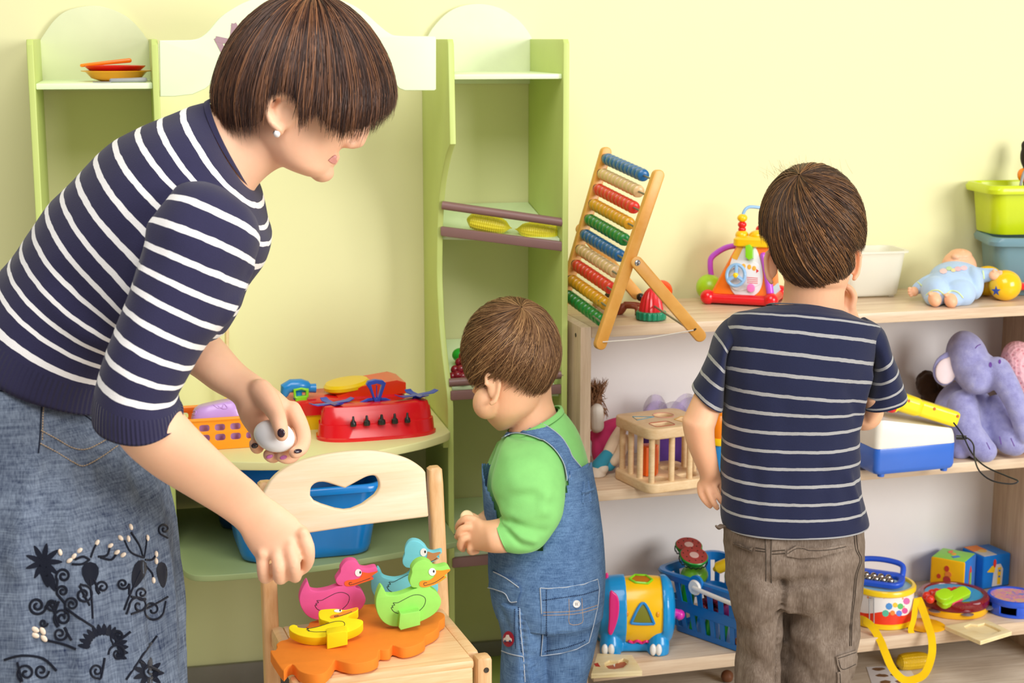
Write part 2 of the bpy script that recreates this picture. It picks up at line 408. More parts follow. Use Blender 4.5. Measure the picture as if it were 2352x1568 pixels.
# ------------------------------------------------------------------ people: shared helpers
from mathutils import noise as mnoise
ZV = V((0, 0, 1))
def ring(L, Rr, d, hw, tilt=0, e=2.0, n=48):
    a0, b0 = P(L[0], L[1], d), P(Rr[0], Rr[1], d); c = (a0+b0)/2; a = (b0-a0)/2; b = FH*hw+ZV*tilt
    out = []
    for j in range(n):
        t = 2*math.pi*j/n; x, y = math.cos(t), math.sin(t); k = 2/e
        out.append(c+a*(math.copysign(abs(x)**k, x))+b*(math.copysign(abs(y)**k, y)))
    return out
def limb(secs, k=5, n=48, cap=True, lip=0, lip0=0, mi=None, grow=0, smooth=True):
    """secs: (Lx,Ly,Rx,Ry,depth,hw[,tilt,e,v]) -> lofted body or garment; v goes to the UV map"""
    full = [tuple(s)+((0, 2.0, float(i)) if len(s) == 6 else (2.0, float(i)) if len(s) == 7 else (float(i),) if len(s) == 8 else ()) for i, s in enumerate(secs)]
    ss = cat(full, k) if k > 1 else [np.array(s) for s in full]
    rings = [ring((s[0], s[1]), (s[2], s[3]), s[4], max(s[5], .002), s[6], max(s[7], 1.2), n) for s in ss]; vs = [float(s[8]) for s in ss]
    if grow:
        o = []
        for r in rings:
            c = sum(r, V())/n; o.append([c+(p-c)*(1+grow/max((p-c).length, 1e-4)) for p in r])
        rings = o
    def shr(r, r2, f):
        c = sum(r, V())/n; dd = (sum(r2, V())/n-c); return [c+(p-c)*f+dd*.6 for p in r]
    if lip: a = rings[-1]; rings.append(shr(a, rings[-2], .95)); rings.append(shr(a, rings[-4], .90)); vs += [vs[-1]]*2
    if lip0: a = rings[0]; rings.insert(0, shr(a, rings[1], .95)); rings.insert(0, shr(a, rings[3], .90)); vs = [vs[0]]*2+vs
    return loft(rings, cap and not lip0, cap and not lip, True, vs, 0)
def normals(m):
    nn = [V() for _ in m.v]
    for f in m.f:
        p = [m.v[i] for i in f[:4]]
        c = (p[1]-p[0]).cross(p[2]-p[0]) if len(p) < 4 else (p[2]-p[0]).cross(p[3]-p[1])
        for i in f: nn[i] += c
    return [q.normalized() if q.length > 0 else V((0, 0, 1)) for q in nn]
def wrinkle(m, amp, scale, seed=0, aniso=(1, 1, 1), fn=None):
    nn = normals(m); out = []
    for p, q in zip(m.v, nn):
        s = V((p.x*aniso[0], p.y*aniso[1], p.z*aniso[2]))*scale+V((seed*7.1, seed*3.3, seed))
        h = mnoise.noise(s)+.5*mnoise.noise(s*2.1)
        out.append(p+q*(h*amp*(fn(p) if fn else 1)))
    m.v = out; return m
def fold(m, lines):
    """soft dents and ridges along picture lines: (pixel polyline, width m, height m)"""
    nn = normals(m); pts = []
    bv = m.bvh()
    for pl, wd, hh in lines:
        w = []
        for q in cat([tuple(map(float, p)) for p in pl], 5) if len(pl) > 1 else pl:
            hit = bv.ray_cast(CAM, ray(q[0], q[1]).normalized())
            if hit[0]: w.append(hit[0])
        pts.append((w, wd, hh))
    out = []
    for p, q in zip(m.v, nn):
        dd = 0
        for w, wd, hh in pts:
            if not w: continue
            x = min((p-a).length for a in w)
            if x < 3*wd:
                taper = 1
                dd += hh*math.exp(-(x/wd)**2)*taper
        out.append(p+q*dd)
    m.v = out; return m
class Drape:
    """puts picture points onto a surface of the scene"""
    def __init__(s, *ms):
        m = M()
        for q in ms: m.join(q)
        s.b = m.bvh()
    def __call__(s, px, py, off=0):
        h = s.b.ray_cast(CAM, ray(px, py).normalized())
        if h[0] is None: return None
        nn = h[1] if h[1].dot(CAM-h[0]) > 0 else -h[1]
        return h[0]+nn*off
    def line(s, pl, r, off=.0006, k=5, n=5, closed=False, flat=1):
        pts = [s(q[0], q[1], off) for q in cat([tuple(map(float, p)) for p in pl], k, closed)]
        pts = [p for p in pts if p is not None]
        if len(pts) < 2: return M()
        if closed: pts.append(pts[0])
        return tube(pts, r, n)
    def dashes(s, pl, r, off=.0006, step=6.0, duty=.6):
        q = cat([tuple(map(float, p)) for p in pl], 8); m = M(); acc = 0; seg = []
        L = [0]
        for a, b in zip(q, q[1:]): L.append(L[-1]+float(np.hypot(*(b-a))))
        def at(x):
            for i in range(len(q)-1):
                if L[i+1] >= x: t = (x-L[i])/max(L[i+1]-L[i], 1e-6); return q[i]+(q[i+1]-q[i])*t
            return q[-1]
        x = 0
        while x < L[-1]:
            a, b = at(x), at(min(x+step*duty, L[-1])); pa, pb = s(*a, off), s(*b, off)
            if pa is not None and pb is not None and (pa-pb).length > 1e-5: m.join(tube([pa, pb], r, 4))
            x += step
        return m
    def patch(s, outline, th=.0016, k=0, res=6):
        """a piece of cloth lying on the surface, outline in the picture"""
        if k: outline = [tuple(q) for q in cat(outline, k, True)]
        xs = [p[0] for p in outline]; ys = [p[1] for p in outline]
        cu = [(float(x), float(y)) for x, y in outline]
        from mathutils.geometry import delaunay_2d_cdt
        pts = []; 
        for i, p in enumerate(cu):
            q = cu[(i+1) % len(cu)]; L = math.hypot(q[0]-p[0], q[1]-p[1]); kk = max(1, int(L/res))
            for j in range(kk): pts.append((p[0]+(q[0]-p[0])*j/kk, p[1]+(q[1]-p[1])*j/kk))
        nb = len(pts)
        def inside(x, y):
            c = False
            for i in range(nb):
                x1, y1 = pts[i]; x2, y2 = pts[i-1]
                if (y1 > y) != (y2 > y) and x < (x2-x1)*(y-y1)/(y2-y1)+x1: c = not c
            return c
        inn = []
        y = min(ys)+res
        while y < max(ys):
            x = min(xs)+res
            while x < max(xs):
                if inside(x, y) and min((x-a)**2+(y-b)**2 for a, b in pts) > (res*.5)**2: inn.append((x, y))
                x += res
            y += res
        allp = [V(p) for p in pts+inn]
        r = delaunay_2d_cdt(allp, [], [list(range(nb))], 1, 1e-4)
        vs, fs = r[0], r[2]
        top = [s(p.x, p.y, th) for p in vs]
        last = None
        for i, t in enumerate(top):
            if t is None: top[i] = last
            else: last = t
        top = [t or last for t in top]
        if not top or top[0] is None: return M()
        nn = -ray(sum(xs)/len(xs), sum(ys)/len(ys)).normalized()
        botm = [t-nn*(th*1.6) for t in top]
        m = M(); n0 = len(vs); m.add(top+botm, [tuple(f) for f in fs]+[tuple(i+n0 for i in f)[::-1] for f in fs])
        ed = {}
        for f in fs:
            for a, b in zip(f, list(f[1:])+[f[0]]): ed[(a, b)] = 1
        for (a, b) in ed:
            if (b, a) not in ed: m.f.append((b, a, a+n0, b+n0)); m.mi.append(0)
        return m
def inpoly(poly, x, y):
    c = False; n = len(poly)
    for i in range(n):
        x1, y1 = poly[i]; x2, y2 = poly[i-1]
        if (y1 > y) != (y2 > y) and x < (x2-x1)*(y-y1)/(y2-y1)+x1: c = not c
    return c
def hair(name, parent, c, ax, crown, keep, cols, count=4000, width=.0011, layer=.004, lift=.003, wave=.02, seg=9, seed=1, swirl=0, minlen=.25, tipj=.25, capoff=.97, droop=0, taper=0):
    """strands combed from the crown over an ellipsoid (c, ax vectors) for as long as keep(p) holds, plus a solid under-layer"""
    rnd = random.Random(seed)
    k = crown.normalized(); e1 = (V((0, 0, 1)) if abs(k.z) < .8 else V((1, 0, 0))); e1 = (e1-k*e1.dot(k)).normalized(); e2 = k.cross(e1)
    def pos(nv, r=1.0): return c+(ax[0]*(nv.x*(1-taper*max(0, nv.z)))+ax[1]*nv.y+ax[2]*nv.z)*r
    ra = (ax[0].length+ax[1].length+ax[2].length)/3
    ext = {}
    NA = 180
    def direction(phi, th, sw): ph = phi+sw*th; return k*math.cos(th)+(e1*math.cos(ph)+e2*math.sin(ph))*math.sin(th)
    for i in range(NA):
        th = .05
        while th < 3.0 and keep(pos(direction(2*math.pi*i/NA, th, swirl)), direction(2*math.pi*i/NA, th, swirl)): th += .03
        ext[i] = th
    def thmax(phi):
        x = (phi/(2*math.pi)*NA) % NA; i = int(x); f = x-i; return ext[i % NA]*(1-f)+ext[(i+1) % NA]*f
    m = M()
    # under-layer
    rows = 26; vs = []; 
    for i in range(NA//2):
        ph = 2*math.pi*i/(NA//2); tm = max(.06, thmax(ph)-.03)
        for j in range(rows): vs.append(pos(direction(ph, max(.004, tm*j/(rows-1)), swirl), capoff))
    fs = []
    for i in range(NA//2):
        i2 = (i+1) % (NA//2)
        for j in range(rows-1): fs.append((i*rows+j, i*rows+j+1, i2*rows+j+1, i2*rows+j))
    m.add(vs, fs, 0, [(.15, 0)]*len(vs))
    V3, F3, U3 = [], [], []
    for s in range(count):
        ph = rnd.random()*2*math.pi; tm = thmax(ph)*(1+rnd.gauss(0, .02))
        if tm < .12: continue
        t0 = (rnd.random()**1.3)*tm*(1-minlen) if rnd.random() < .75 else 0
        t0 = max(t0, .02)
        t1 = t0+(tm-t0)*(1-tipj*rnd.random()**2) if rnd.random() < .8 else min(tm, t0+tm*(.3+.4*rnd.random()))
        lay = layer*(rnd.random()*1.0-.15)/ra; ph2 = rnd.uniform(0, 6.28); wv = wave*rnd.gauss(0, 1); clump = .5*math.sin(ph*23+seed)+.5*math.sin(ph*61)
        colr = min(1, max(0, .45+.22*rnd.gauss(0, 1)+.22*clump)); w0 = width*rnd.uniform(.7, 1.35)
        pts = []
        for j in range(seg+1):
            f = j/seg; th = t0+(t1-t0)*f
            nv = direction(ph+wv*math.sin(2.2*f+ph2), th, swirl)
            r = 1+lay+lift*f*f*rnd.random()/ra*.6+clump*layer*.18/ra
            if f < .15: r -= (1-f/.15)*layer*.6/ra*(t0 > .05)
            p = pos(nv, r)
            if droop and th > 1.2: p.z -= droop*(th-1.2)
            pts.append(p)
        base = len(V3)
        for j, p in enumerate(pts):
            t = (pts[min(j+1, seg)]-pts[max(j-1, 0)]).normalized(); o = (p-c).normalized(); sd = t.cross(o)
            if sd.length < 1e-6: sd = e1
            sd.normalize(); wv_ = w0*(1-(j/seg)**3*.88)*(.55+.45*min(1, j/1.5))
            V3 += [p+sd*wv_, p+o*wv_*.55, p-sd*wv_]; U3 += [(colr, j/seg)]*3
        for j in range(seg):
            a = base+j*3; F3 += [(a, a+1, a+4, a+3), (a+1, a+2, a+5, a+4), (a+2, a, a+3, a+5)]
    m.add(V3, F3, 0, U3)
    t = NT(name+'_fibre'); uvn = t.t.nodes.new('ShaderNodeUVMap'); sp = t.t.nodes.new('ShaderNodeSeparateXYZ'); t.l(uvn.outputs[0], sp.inputs[0])
    t.l(t.ramp(sp.outputs[0], [(0, lin(cols[0])), (.5, lin(cols[1])), (1, lin(cols[2]))]), t.b.inputs['Base Color'])
    t.set(Roughness=.42); t.b.inputs['Specular IOR Level'].default_value = .45
    t.b.inputs['Anisotropic'].default_value = .5
    return obj(name, m, t.m, parent, angle=180)
def skin(name, col, flush='#e58f70', nail=None):
    t = NT(name); co = t.coord('Object'); a = t.noise(co, 14, 3); b = t.noise(co, 160, 3)
    c = t.mix(t.math('MULTIPLY', a, .30), lin(col), lin(flush)); c2 = t.mix(t.math('MULTIPLY', b, .10), c, lin('#c98263'))
    t.l(c2, t.b.inputs['Base Color']); t.set(Roughness=.5)
    t.b.inputs['Subsurface Weight'].default_value = .25; t.b.inputs['Subsurface Radius'].default_value = (1, .4, .25); t.b.inputs['Subsurface Scale'].default_value = .008
    t.b.inputs['Specular IOR Level'].default_value = .35
    t.bump(t.noise(co, 500, 3), .12, .0004); return t.m
def stripes(name, base, line, hw, vmin=-.5, vmax=99, ribv=None, ribn=90, bscale=700, sat=.0):
    """cloth striped along the UV's v; a stripe at each whole number between vmin and vmax"""
    t = NT(name); uvn = t.t.nodes.new('ShaderNodeUVMap'); sp = t.t.nodes.new('ShaderNodeSeparateXYZ'); t.l(uvn.outputs[0], sp.inputs[0]); v = sp.outputs[1]
    co = t.coord('Object'); 
    vw = t.math('ADD', v, t.math('MULTIPLY', t.math('SUBTRACT', t.noise(co, 45, 2), .5), .10))
    fr = t.math('ABSOLUTE', t.math('SUBTRACT', vw, t.math('ROUND', vw)))
    mk = t.math('LESS_THAN', fr, hw)
    mk = t.math('MULTIPLY', mk, t.math('GREATER_THAN', v, vmin)); mk = t.math('MULTIPLY', mk, t.math('LESS_THAN', v, vmax))
    nz = t.noise(co, 22, 3); nf = t.noise(co, bscale, 2)
    b = lin(base); bd = tuple(x*.78 for x in b[:3])+(1,); bl = tuple(x*1.3 for x in b[:3])+(1,)
    cb = t.mix(t.math('ADD', t.math('MULTIPLY', nz, .5), t.math('MULTIPLY', nf, .5)), bd, bl)
    ll = lin(line); cl = t.mix(nf, tuple(x*(.75 if sat else .9) for x in ll[:3])+(1,), ll)
    t.l(t.mix(mk, cb, cl), t.b.inputs['Base Color'])
    t.set(Roughness=.9); t.b.inputs['Sheen Weight'].default_value = .12; t.b.inputs['Specular IOR Level'].default_value = .2
    h = t.math('ADD', t.math('MULTIPLY', nf, .5), t.math('MULTIPLY', mk, .35))
    if ribv is not None:
        s = t.math('SINE', t.math('MULTIPLY', sp.outputs[0], ribn*6.2832)); isr = t.math('GREATER_THAN', v, ribv)
        h = t.math('ADD', h, t.math('MULTIPLY', t.math('MULTIPLY', s, isr), 1.1))
    t.bump(h, .55, .0012); return t.m
def denim(name, dark, light, fade=.5, dist=.0007, thread=700):
    t = NT(name); co = t.coord('Object')
    a = t.noise(t.coord('Object', (1, 1, .06)), thread, 2); b = t.noise(t.coord('Object', (.06, .06, 1)), thread, 2); big = t.noise(co, 6, 3); md = t.noise(co, 60, 4)
    m = t.math('ADD', t.math('ADD', t.math('MULTIPLY', a, .32), t.math('MULTIPLY', b, .3)), t.math('ADD', t.math('MULTIPLY', big, fade*.5), t.math('MULTIPLY', md, .22)))
    k = .32+.3*.5+.25*fade*1.0-.06
    t.l(t.ramp(m, [(k-.17, lin(dark)), (k+.02, tuple((x+y)/2 for x, y in zip(lin(dark), lin(light)))), (k+.2, lin(light))]), t.b.inputs['Base Color'])
    t.set(Roughness=.92); t.b.inputs['Specular IOR Level'].default_value = .15
    t.bump(t.math('ADD', a, b), .35, dist); return t.m
def chain(pts, k=4, n=14):
    """finger or thumb: (px,py,depth,radius) joints"""
    q = cat(pts, k); return tube([P(x[0], x[1], x[2]) for x in q], [float(x[3]) for x in q], n, True, True)
# ------------------------------------------------------------------ the woman leaning over the chair
wo = thing('person', 'woman with short brown hair, navy striped jumper and denim skirt, bending forward holding an egg', 'person', (P(60, 1300, 2.12).x, P(60, 1300, 2.12).y, FZ))
WD = 2.10
torso_s = [ # back px, front px, depth, half thickness, tilt, exponent, stripe number
 (474, 236, 586, 436, WD, .066, 0, 2, -.9), (455, 240, 592, 444, WD, .085, 0, 2, -.45),
 (428, 247, 600, 470, WD, .112, 0, 2, 0), (378, 268, 612, 520, WD, .140, 0, 2, 1), (330, 290, 622, 556, WD, .155, 0, 2, 2),
 (280, 318, 607, 607, WD, .163, 0, 2, 3), (237, 350, 568, 660, WD, .163, 0, 2, 4), (193, 389, 548, 716, WD, .160, 0, 2, 5),
 (157, 424, 512, 768, WD, .156, 0, 2, 6), (123, 460, 462, 790, WD, .150, 0, 2, 7), (92, 504, 425, 800, WD, .146, 0, 2, 8),
 (62, 545, 392, 812, WD, .144, 0, 2, 9), (35, 583, 362, 826, WD, .146, 0, 2, 10), (10, 615, 332, 842, WD, .149, 0, 2, 11),
 (-22, 655, 308, 868, WD, .154, 0, 2, 12), (-55, 705, 300, 900, WD, .158, 0, 2, 12.6), (-78, 745, 296, 935, WD, .160, 0, 2, 13.2)]
wt = limb(torso_s, 5, 72, False, 1, 0)
nsl_s = [(440, 430, 560, 470, 2.02, .045, -.02, 2, -.6), (408, 440, 590, 500, 1.985, .062, -.025, 2, .3), (388, 464, 598, 548, 1.965, .07, -.025, 2, 1), (352, 513, 582, 602, 1.95, .074, -.022, 2, 2), (337, 562, 560, 655, 1.94, .073, -.016, 2, 3),
 (321, 605, 543, 708, 1.93, .071, -.012, 2, 4), (305, 650, 508, 754, 1.92, .068, -.01, 2, 5), (287, 697, 469, 797, 1.91, .066, -.008, 2, 6), (266, 747, 443, 842, 1.90, .064, -.004, 2, 7),
 (246, 799, 421, 884, 1.89, .063, 0, 2, 8), (229, 851, 408, 915, 1.885, .062, .006, 2, 9), (217, 900, 414, 938, 1.88, .060, .014, 2, 9.6), (213, 940, 420, 962, 1.88, .058, .024, 2, 10.3)]
wsl = limb(nsl_s, 5, 64, True, 1, 0)
fsl_s = [(470, 420, 590, 470, 2.2, .045, 0, 2, -.6), (450, 480, 590, 560, 2.25, .065, 0, 2, 1), (420, 560, 545, 640, 2.28, .06, 0, 2, 3), (370, 640, 500, 720, 2.30, .056, 0, 2, 5), (330, 720, 455, 770, 2.31, .052, 0, 2, 7), (335, 790, 440, 770, 2.30, .05, 0, 2, 9), (375, 838, 455, 768, 2.29, .048, 0, 2, 10)]
wfs = limb(fsl_s, 4, 40, True, 1, 0)
wrinkle(wt, .0035, 9, 1, (1, 1, 1)); wrinkle(wsl, .0028, 11, 2)
fold(wsl, [([(345, 520), (338, 590), (318, 650)], .012, -.004), ([(575, 620), (548, 680), (522, 730)], .010, -.005)])
fold(wt, [([(330, 590), (310, 660), (290, 720)], .02, -.007), ([(215, 780), (170, 760), (110, 690)], .02, -.006), ([(240, 760), (190, 700), (150, 640)], .018, .004), ([(230, 815), (150, 770), (90, 700)], .012, .004)])
KN = stripes('navy_knit_striped', '#2b2945', '#f2efee', .125, -.3, 12.2, 12.3, 110)
KS = stripes('navy_knit_sleeve', '#2b2945', '#f2efee', .125, .6, 9.3, 9.45, 62)
sw = obj('jumper', wt, KN, wo, angle=180, label='navy jumper with thin white stripes')
obj('sleeve', wsl, KS, sw, angle=180); obj('sleeve', wfs, KS, sw, angle=180)
# collar band and placket hanging open at the neck
dt = Drape(wt, wsl)
obj('neckband', limb([(472, 232, 584, 432, WD, .066, 0, 2, 0), (483, 226, 583, 424, WD, .061, 0, 2, 1), (486, 230, 580, 418, WD, .056, 0, 2, 2)], 2, 56, False), cloth('navy_rib', '#2b2945'), sw, angle=180)
# ---- body: one skin
def head_woman():
    h = [(706, 404, 750, 404, WD, .020), (660, 386, 761, 388, WD, .040), (612, 356, 768, 366, WD, .052), (560, 300, 786, 338, WD, .062), (525, 225, 826, 296, WD, .068),
         (520, 155, 858, 236, WD, .073), (545, 92, 872, 172, WD, .070), (600, 48, 858, 98, WD, .054), (680, 22, 790, 48, WD, .026)]
    m = limb(h, 4, 40)
    m.join(tube([P(842, 272, WD), P(832, 300, WD), P(822, 322, WD)], [.0085, .0095, .0105], 12, True, True))        # nose
    m.join(tube([P(822, 324, WD), P(806, 328, WD), P(790, 330, WD)], [.0095, .0085, .006], 12, True, True))
    for s in (-1, 1): m.join(ell(P(804, 329, WD)+FH*(.008*s), (.0085, .0075, .0065)))
    m.join(ell(P(766, 360, WD), (.0085, .02, .0055))); m.join(ell(P(762, 371, WD), (.008, .017, .0055)))          # lips
    m.join(ell(P(740, 396, WD), (.016, .018, .013)))                                                              # chin
    for s in (-1, 1):                                                                                             # ears
        o = FH*(.071*s); f = FH*(.010*s)
        path = [(662, 290, .0050), (645, 275, .0046), (635, 252, .0045), (637, 228, .0048), (650, 214, .005), (670, 210, .005), (688, 214, .0048), (698, 226, .0042), (696, 240, .0035)]
        m.join(tube([P(x, y, WD)+o+f*(1.2 if 0 < i < 6 else .6) for i, (x, y, r) in enumerate(path)], [r for x, y, r in path], 10, True, True))
        m.join(tube([P(x, y, WD)+o+f*.7 for x, y in ((655, 268), (655, 245), (668, 230), (684, 228))], [.003, .0036, .0036, .003], 8, True, True))
        m.join(ell(P(668, 250, WD)+o, (RT*.017+UP*.0, FH*.007, UP*.024))); m.join(ell(P(661, 290, WD)+o+f*.4, (.0065, .004, .008)))
        m.join(ell(P(694, 258, WD)+o*.99, (.006, .006, .009)))
    return m
def woman_body():
    m = head_woman()
    m.join(limb([(440, 300, 560, 480, WD, .06), (481, 249, 592, 426, WD, .056), (530, 246, 630, 392, WD, .050), (565, 240, 668, 376, WD, .050), (600, 225, 700, 360, WD, .045)], 4, 40))
    m.join(limb(torso_s[3:], 3, 40, grow=-.010)).join(limb([(490, 262, 580, 410, WD, .05)]+torso_s[3:5], 3, 40, grow=-.012)); m.join(limb(nsl_s[:9], 3, 28, grow=-.008)); m.join(limb(fsl_s[:5], 3, 28, grow=-.008))
    # near forearm and back of the hand
    m.join(limb([(258, 780, 425, 850, 1.89, .046), (244, 880, 396, 895, 1.88, .044), (246, 950, 400, 925, 1.88, .043), (282, 1022, 432, 968, 1.885, .044), (348, 1082, 492, 1030, 1.92, .041), (430, 1134, 545, 1078, 1.965, .035), (503, 1180, 585, 1110, 2.01, .028), (546, 1214, 610, 1136, 2.03, .022),
        (560, 1240, 645, 1160, 2.045, .018), (573, 1262, 684, 1192, 2.05, .016), (586, 1279, 704, 1226, 2.05, .0145), (592, 1284, 704, 1240, 2.05, .012)], 4, 36))
    for c in ([(602, 1268, 2.05, .0090), (604, 1300, 2.043, .0084), (606, 1324, 2.052, .0080), (616, 1324, 2.08, .0078), (624, 1304, 2.092, .007)],
              [(636, 1262, 2.047, .0096), (640, 1298, 2.034, .0086), (641, 1325, 2.044, .0082), (648, 1326, 2.075, .0082), (652, 1304, 2.09, .0072)],
              [(664, 1245, 2.047, .0098), (674, 1288, 2.033, .0088), (677, 1319, 2.044, .0084), (678, 1322, 2.075, .0084), (676, 1302, 2.092, .0074)],
              [(692, 1222, 2.05, .0098), (707, 1256, 2.040, .0090), (707, 1288, 2.052, .0084), (694, 1306, 2.083, .008), (684, 1304, 2.098, .007)],
              [(640, 1190, 2.075, .013), (672, 1220, 2.10, .011), (684, 1260, 2.11, .0095), (680, 1290, 2.112, .008)]):
        m.join(chain(c))
    for k in ((604, 1272), (638, 1264), (668, 1247), (697, 1226)): m.join(ell(P(k[0], k[1], 2.041), (.0080, .0075, .0080)))
    # far forearm and the palm holding the egg
    m.join(limb([(330, 740, 450, 740, 2.305, .044), (360, 826, 450, 755, 2.295, .042), (432, 853, 492, 766, 2.27, .040), (488, 893, 556, 836, 2.265, .033), (535, 921, 600, 868, 2.25, .025),
        (545, 944, 640, 898, 2.245, .021), (553, 966, 668, 925, 2.25, .018), (566, 986, 682, 950, 2.258, .016), (578, 1000, 690, 975, 2.262, .014)], 4, 36))
    m.join(chain([(598, 898, 2.235, .018), (618, 922, 2.222, .0165), (634, 950, 2.205, .0125), (643, 975, 2.186, .0110), (647, 998, 2.182, .0095)]))    # thumb on the egg
    m.join(chain([(672, 940, 2.252, .0125), (690, 975, 2.248, .0115), (698, 1006, 2.235, .0105), (692, 1030, 2.218, .0095), (677, 1040, 2.206, .0085)]))  # index
    m.join(chain([(660, 965, 2.27, .012), (676, 1010, 2.285, .011), (676, 1040, 2.262, .0105), (662, 1050, 2.235, .0098), (646, 1048, 2.222, .0086)]))
    m.join(chain([(630, 975, 2.272, .012), (634, 1020, 2.29, .0108), (634, 1042, 2.262, .0102), (626, 1048, 2.238, .0096), (617, 1044, 2.226, .0086)]))
    m.join(chain([(592, 985, 2.268, .011), (592, 1010, 2.28, .0098), (592, 1026, 2.258, .0095), (588, 1026, 2.238, .0088), (584, 1018, 2.226, .0078)]))
    # hips, legs and feet below the picture
    m.join(limb([(-50, 740, 250, 890, WD, .13), (-70, 840, 230, 930, WD, .125), (-70, 1000, 240, 1020, WD, .13), (-50, 1120, 240, 1130, WD, .13)], 3, 36))
    for s in (-1, 1):
        a = P(80, 1080, WD+.062*s); fx = V((a.x, a.y, FZ))
        q = [(a, .066), (a.lerp(fx, .3), .062), (a.lerp(fx, .55), .052), (a.lerp(fx, .75), .05), (a.lerp(fx, .92), .036), (fx+V((0, 0, .04)), .034)]
        m.join(tube([p for p, r in q], [r for p, r in q], 18, True, True)); m.join(tube([fx+V((-.03, 0, .035)), fx+V((.08, -.02, .03)), fx+V((.16, -.03, .024))], [.034, .034, .022], 12, True, True))
    return fuse(m, .0024, 7, .5)
wb = woman_body()
WSK = skin('woman_skin', '#f6c8a6')
obj('body', wb, WSK, wo, angle=180)
db = Drape(wb)
# nails, earring
ND = plastic('dark_nail_polish', '#2a1524', .2); NP = plastic('pink_nail_polish', '#c56bb0', .25)
def nail(px, py, rx, ry, ang, mt, near=0, label=None):
    a = db(px, py, 0)
    if a is None: return
    h = db.b.ray_cast(CAM, ray(px, py).normalized()); nn = h[1]; u = (RT*math.cos(ang)+UP*math.sin(ang)); u = (u-nn*u.dot(nn)).normalized(); w_ = nn.cross(u)
    obj('fingernail', ell(a+nn*.0006, (u*rx, w_*ry, nn*.0016), 14, 8), mt, wo, label=label)
nail(646, 994, .0052, .0062, R(8), ND); nail(585, 1023, .0048, .0042, R(0), ND, label='dark fingernail'); nail(684, 1036, .0066, .0032, R(15), ND)
nail(651, 1050, .0052, .003, R(10), NP, label='pink fingernail'); nail(619, 1048, .0050, .003, R(12), NP)
er = obj('earring', lathe([(0, .0035), (.002, .003), (.0034, .0006), (.0034, -.0006), (.002, -.003), (0, -.0035)], 16, mx=T(*(P(654, 297, WD)-FH*.083))), mat('silver', '#cfcfd2', .2, metal=1), wo, label='round pearl earring in a silver setting')
obj('pearl', ell(P(658, 299, WD)-FH*.086, (.0042,)*3), plastic('pearl', '#efeae6', .15), er)
lp = db.patch([(757, 364), (764, 358), (770, 356), (774, 360), (772, 365), (774, 370), (769, 376), (760, 374), (753, 368)], .0008, 0, 3)
obj('lips', lp, mat('lip_rose', '#dd958a', .4), wo, angle=180)
# hair
def w_keep_poly(): return [(470, 226), (492, 250), (520, 275), (560, 292), (585, 288), (618, 280), (632, 262), (634, 232), (648, 214), (672, 207), (697, 216), (707, 240), (704, 262), (692, 300), (722, 264), (748, 256), (772, 282), (800, 303), (848, 292), (885, 262), (906, 225), (1000, 100), (900, -200), (400, -200), (380, 150)]
WPOLY = w_keep_poly()
def wkeep(p, nv):
    q = p; lat = (p-P(700, 165, WD)).dot(FH)
    x, y = pix(p-FH*lat)                                   # side view of the head; both sides alike
    if lat > 0 and x > 640 and y > 225: return inpoly(WPOLY, x, y)
    return inpoly(WPOLY, x, y)
hc = P(699, 206, WD)
hax = (RT*.1145, FH*.093, UP*.1215)
hair('hair', wo, hc, hax, V((.12, -.12, .97)), wkeep, ('#20120c', '#482b1e', '#91613f'), 10000, .00080, .007, .004, .035, 11, 3, 0, .3, .22, .97, .004, .13)
# ---- skirt
sk_s = [(-70, 690, 262, 880, WD, .150, 0, 2, 0), (-100, 760, 275, 925, WD, .158, 0, 2, 1), (-125, 860, 300, 985, WD, .166, 0, 2.1, 2), (-140, 960, 332, 1048, WD, .172, 0, 2.2, 3), (-150, 1060, 362, 1105, WD, .178, 0, 2.2, 4), (-150, 1180, 384, 1190, WD, .182, 0, 2.3, 5), (-145, 1300, 394, 1300, WD, .185, 0, 2.3, 6),
        (-140, 1420, 400, 1420, WD, .186, 0, 2.3, 7), (-135, 1568, 404, 1568, WD, .186, 0, 2.3, 8), (-132, 1720, 406, 1720, WD, .186, 0, 2.3, 9)]
sk = limb(sk_s, 6, 120, False, 1, 0)
nn = normals(sk)
zt, zb_ = P(200, 1030, WD).z, P(200, 1560, WD).z
for i, p in enumerate(sk.v):
    u = sk.uv[i][0]; f = max(0, min(1, (zt-p.z)/(zt-zb_)))
    sk.v[i] = p+nn[i]*(f*(1-.4*f)*.010*(math.sin(u*2*math.pi*13)+.5*math.sin(u*2*math.pi*31+1)))
wrinkle(sk, .004, 8, 5); wrinkle(sk, .0012, 40, 6)
fold(sk, [([(92, 1060), (60, 1180), (40, 1300)], .010, -.010), ([(110, 1050), (80, 1160)], .012, .008), ([(155, 1060), (165, 1120), (150, 1220)], .008, -.006), ([(205, 1070), (215, 1140)], .008, -.006), ([(265, 1040), (290, 1120)], .009, -.006), ([(310, 1080), (340, 1160)], .009, .005)])
SK = denim('faded_indigo_denim', '#182442', '#8794a6', .55, thread=420)
so = obj('skirt', sk, SK, wo, angle=180, label='faded indigo denim skirt with dark embroidered swirls')
ds = Drape(sk)
ST = cloth('tan_stitching', '#b09a80'); DKS = cloth('indigo_seam', '#1c2334'); EM = cloth('navy_embroidery', '#141826')
seam = M()
for pl in ([(118, 830), (104, 880), (95, 940), (92, 1000), (88, 1040)], [(0, 885), (60, 893), (100, 897), (150, 910), (190, 935), (225, 960)], [(0, 897), (60, 905), (100, 910), (150, 925), (190, 950), (222, 975)]):
    seam.join(ds.line(pl, .0011, 0))
obj('seam', seam, DKS, so)
stt = M()
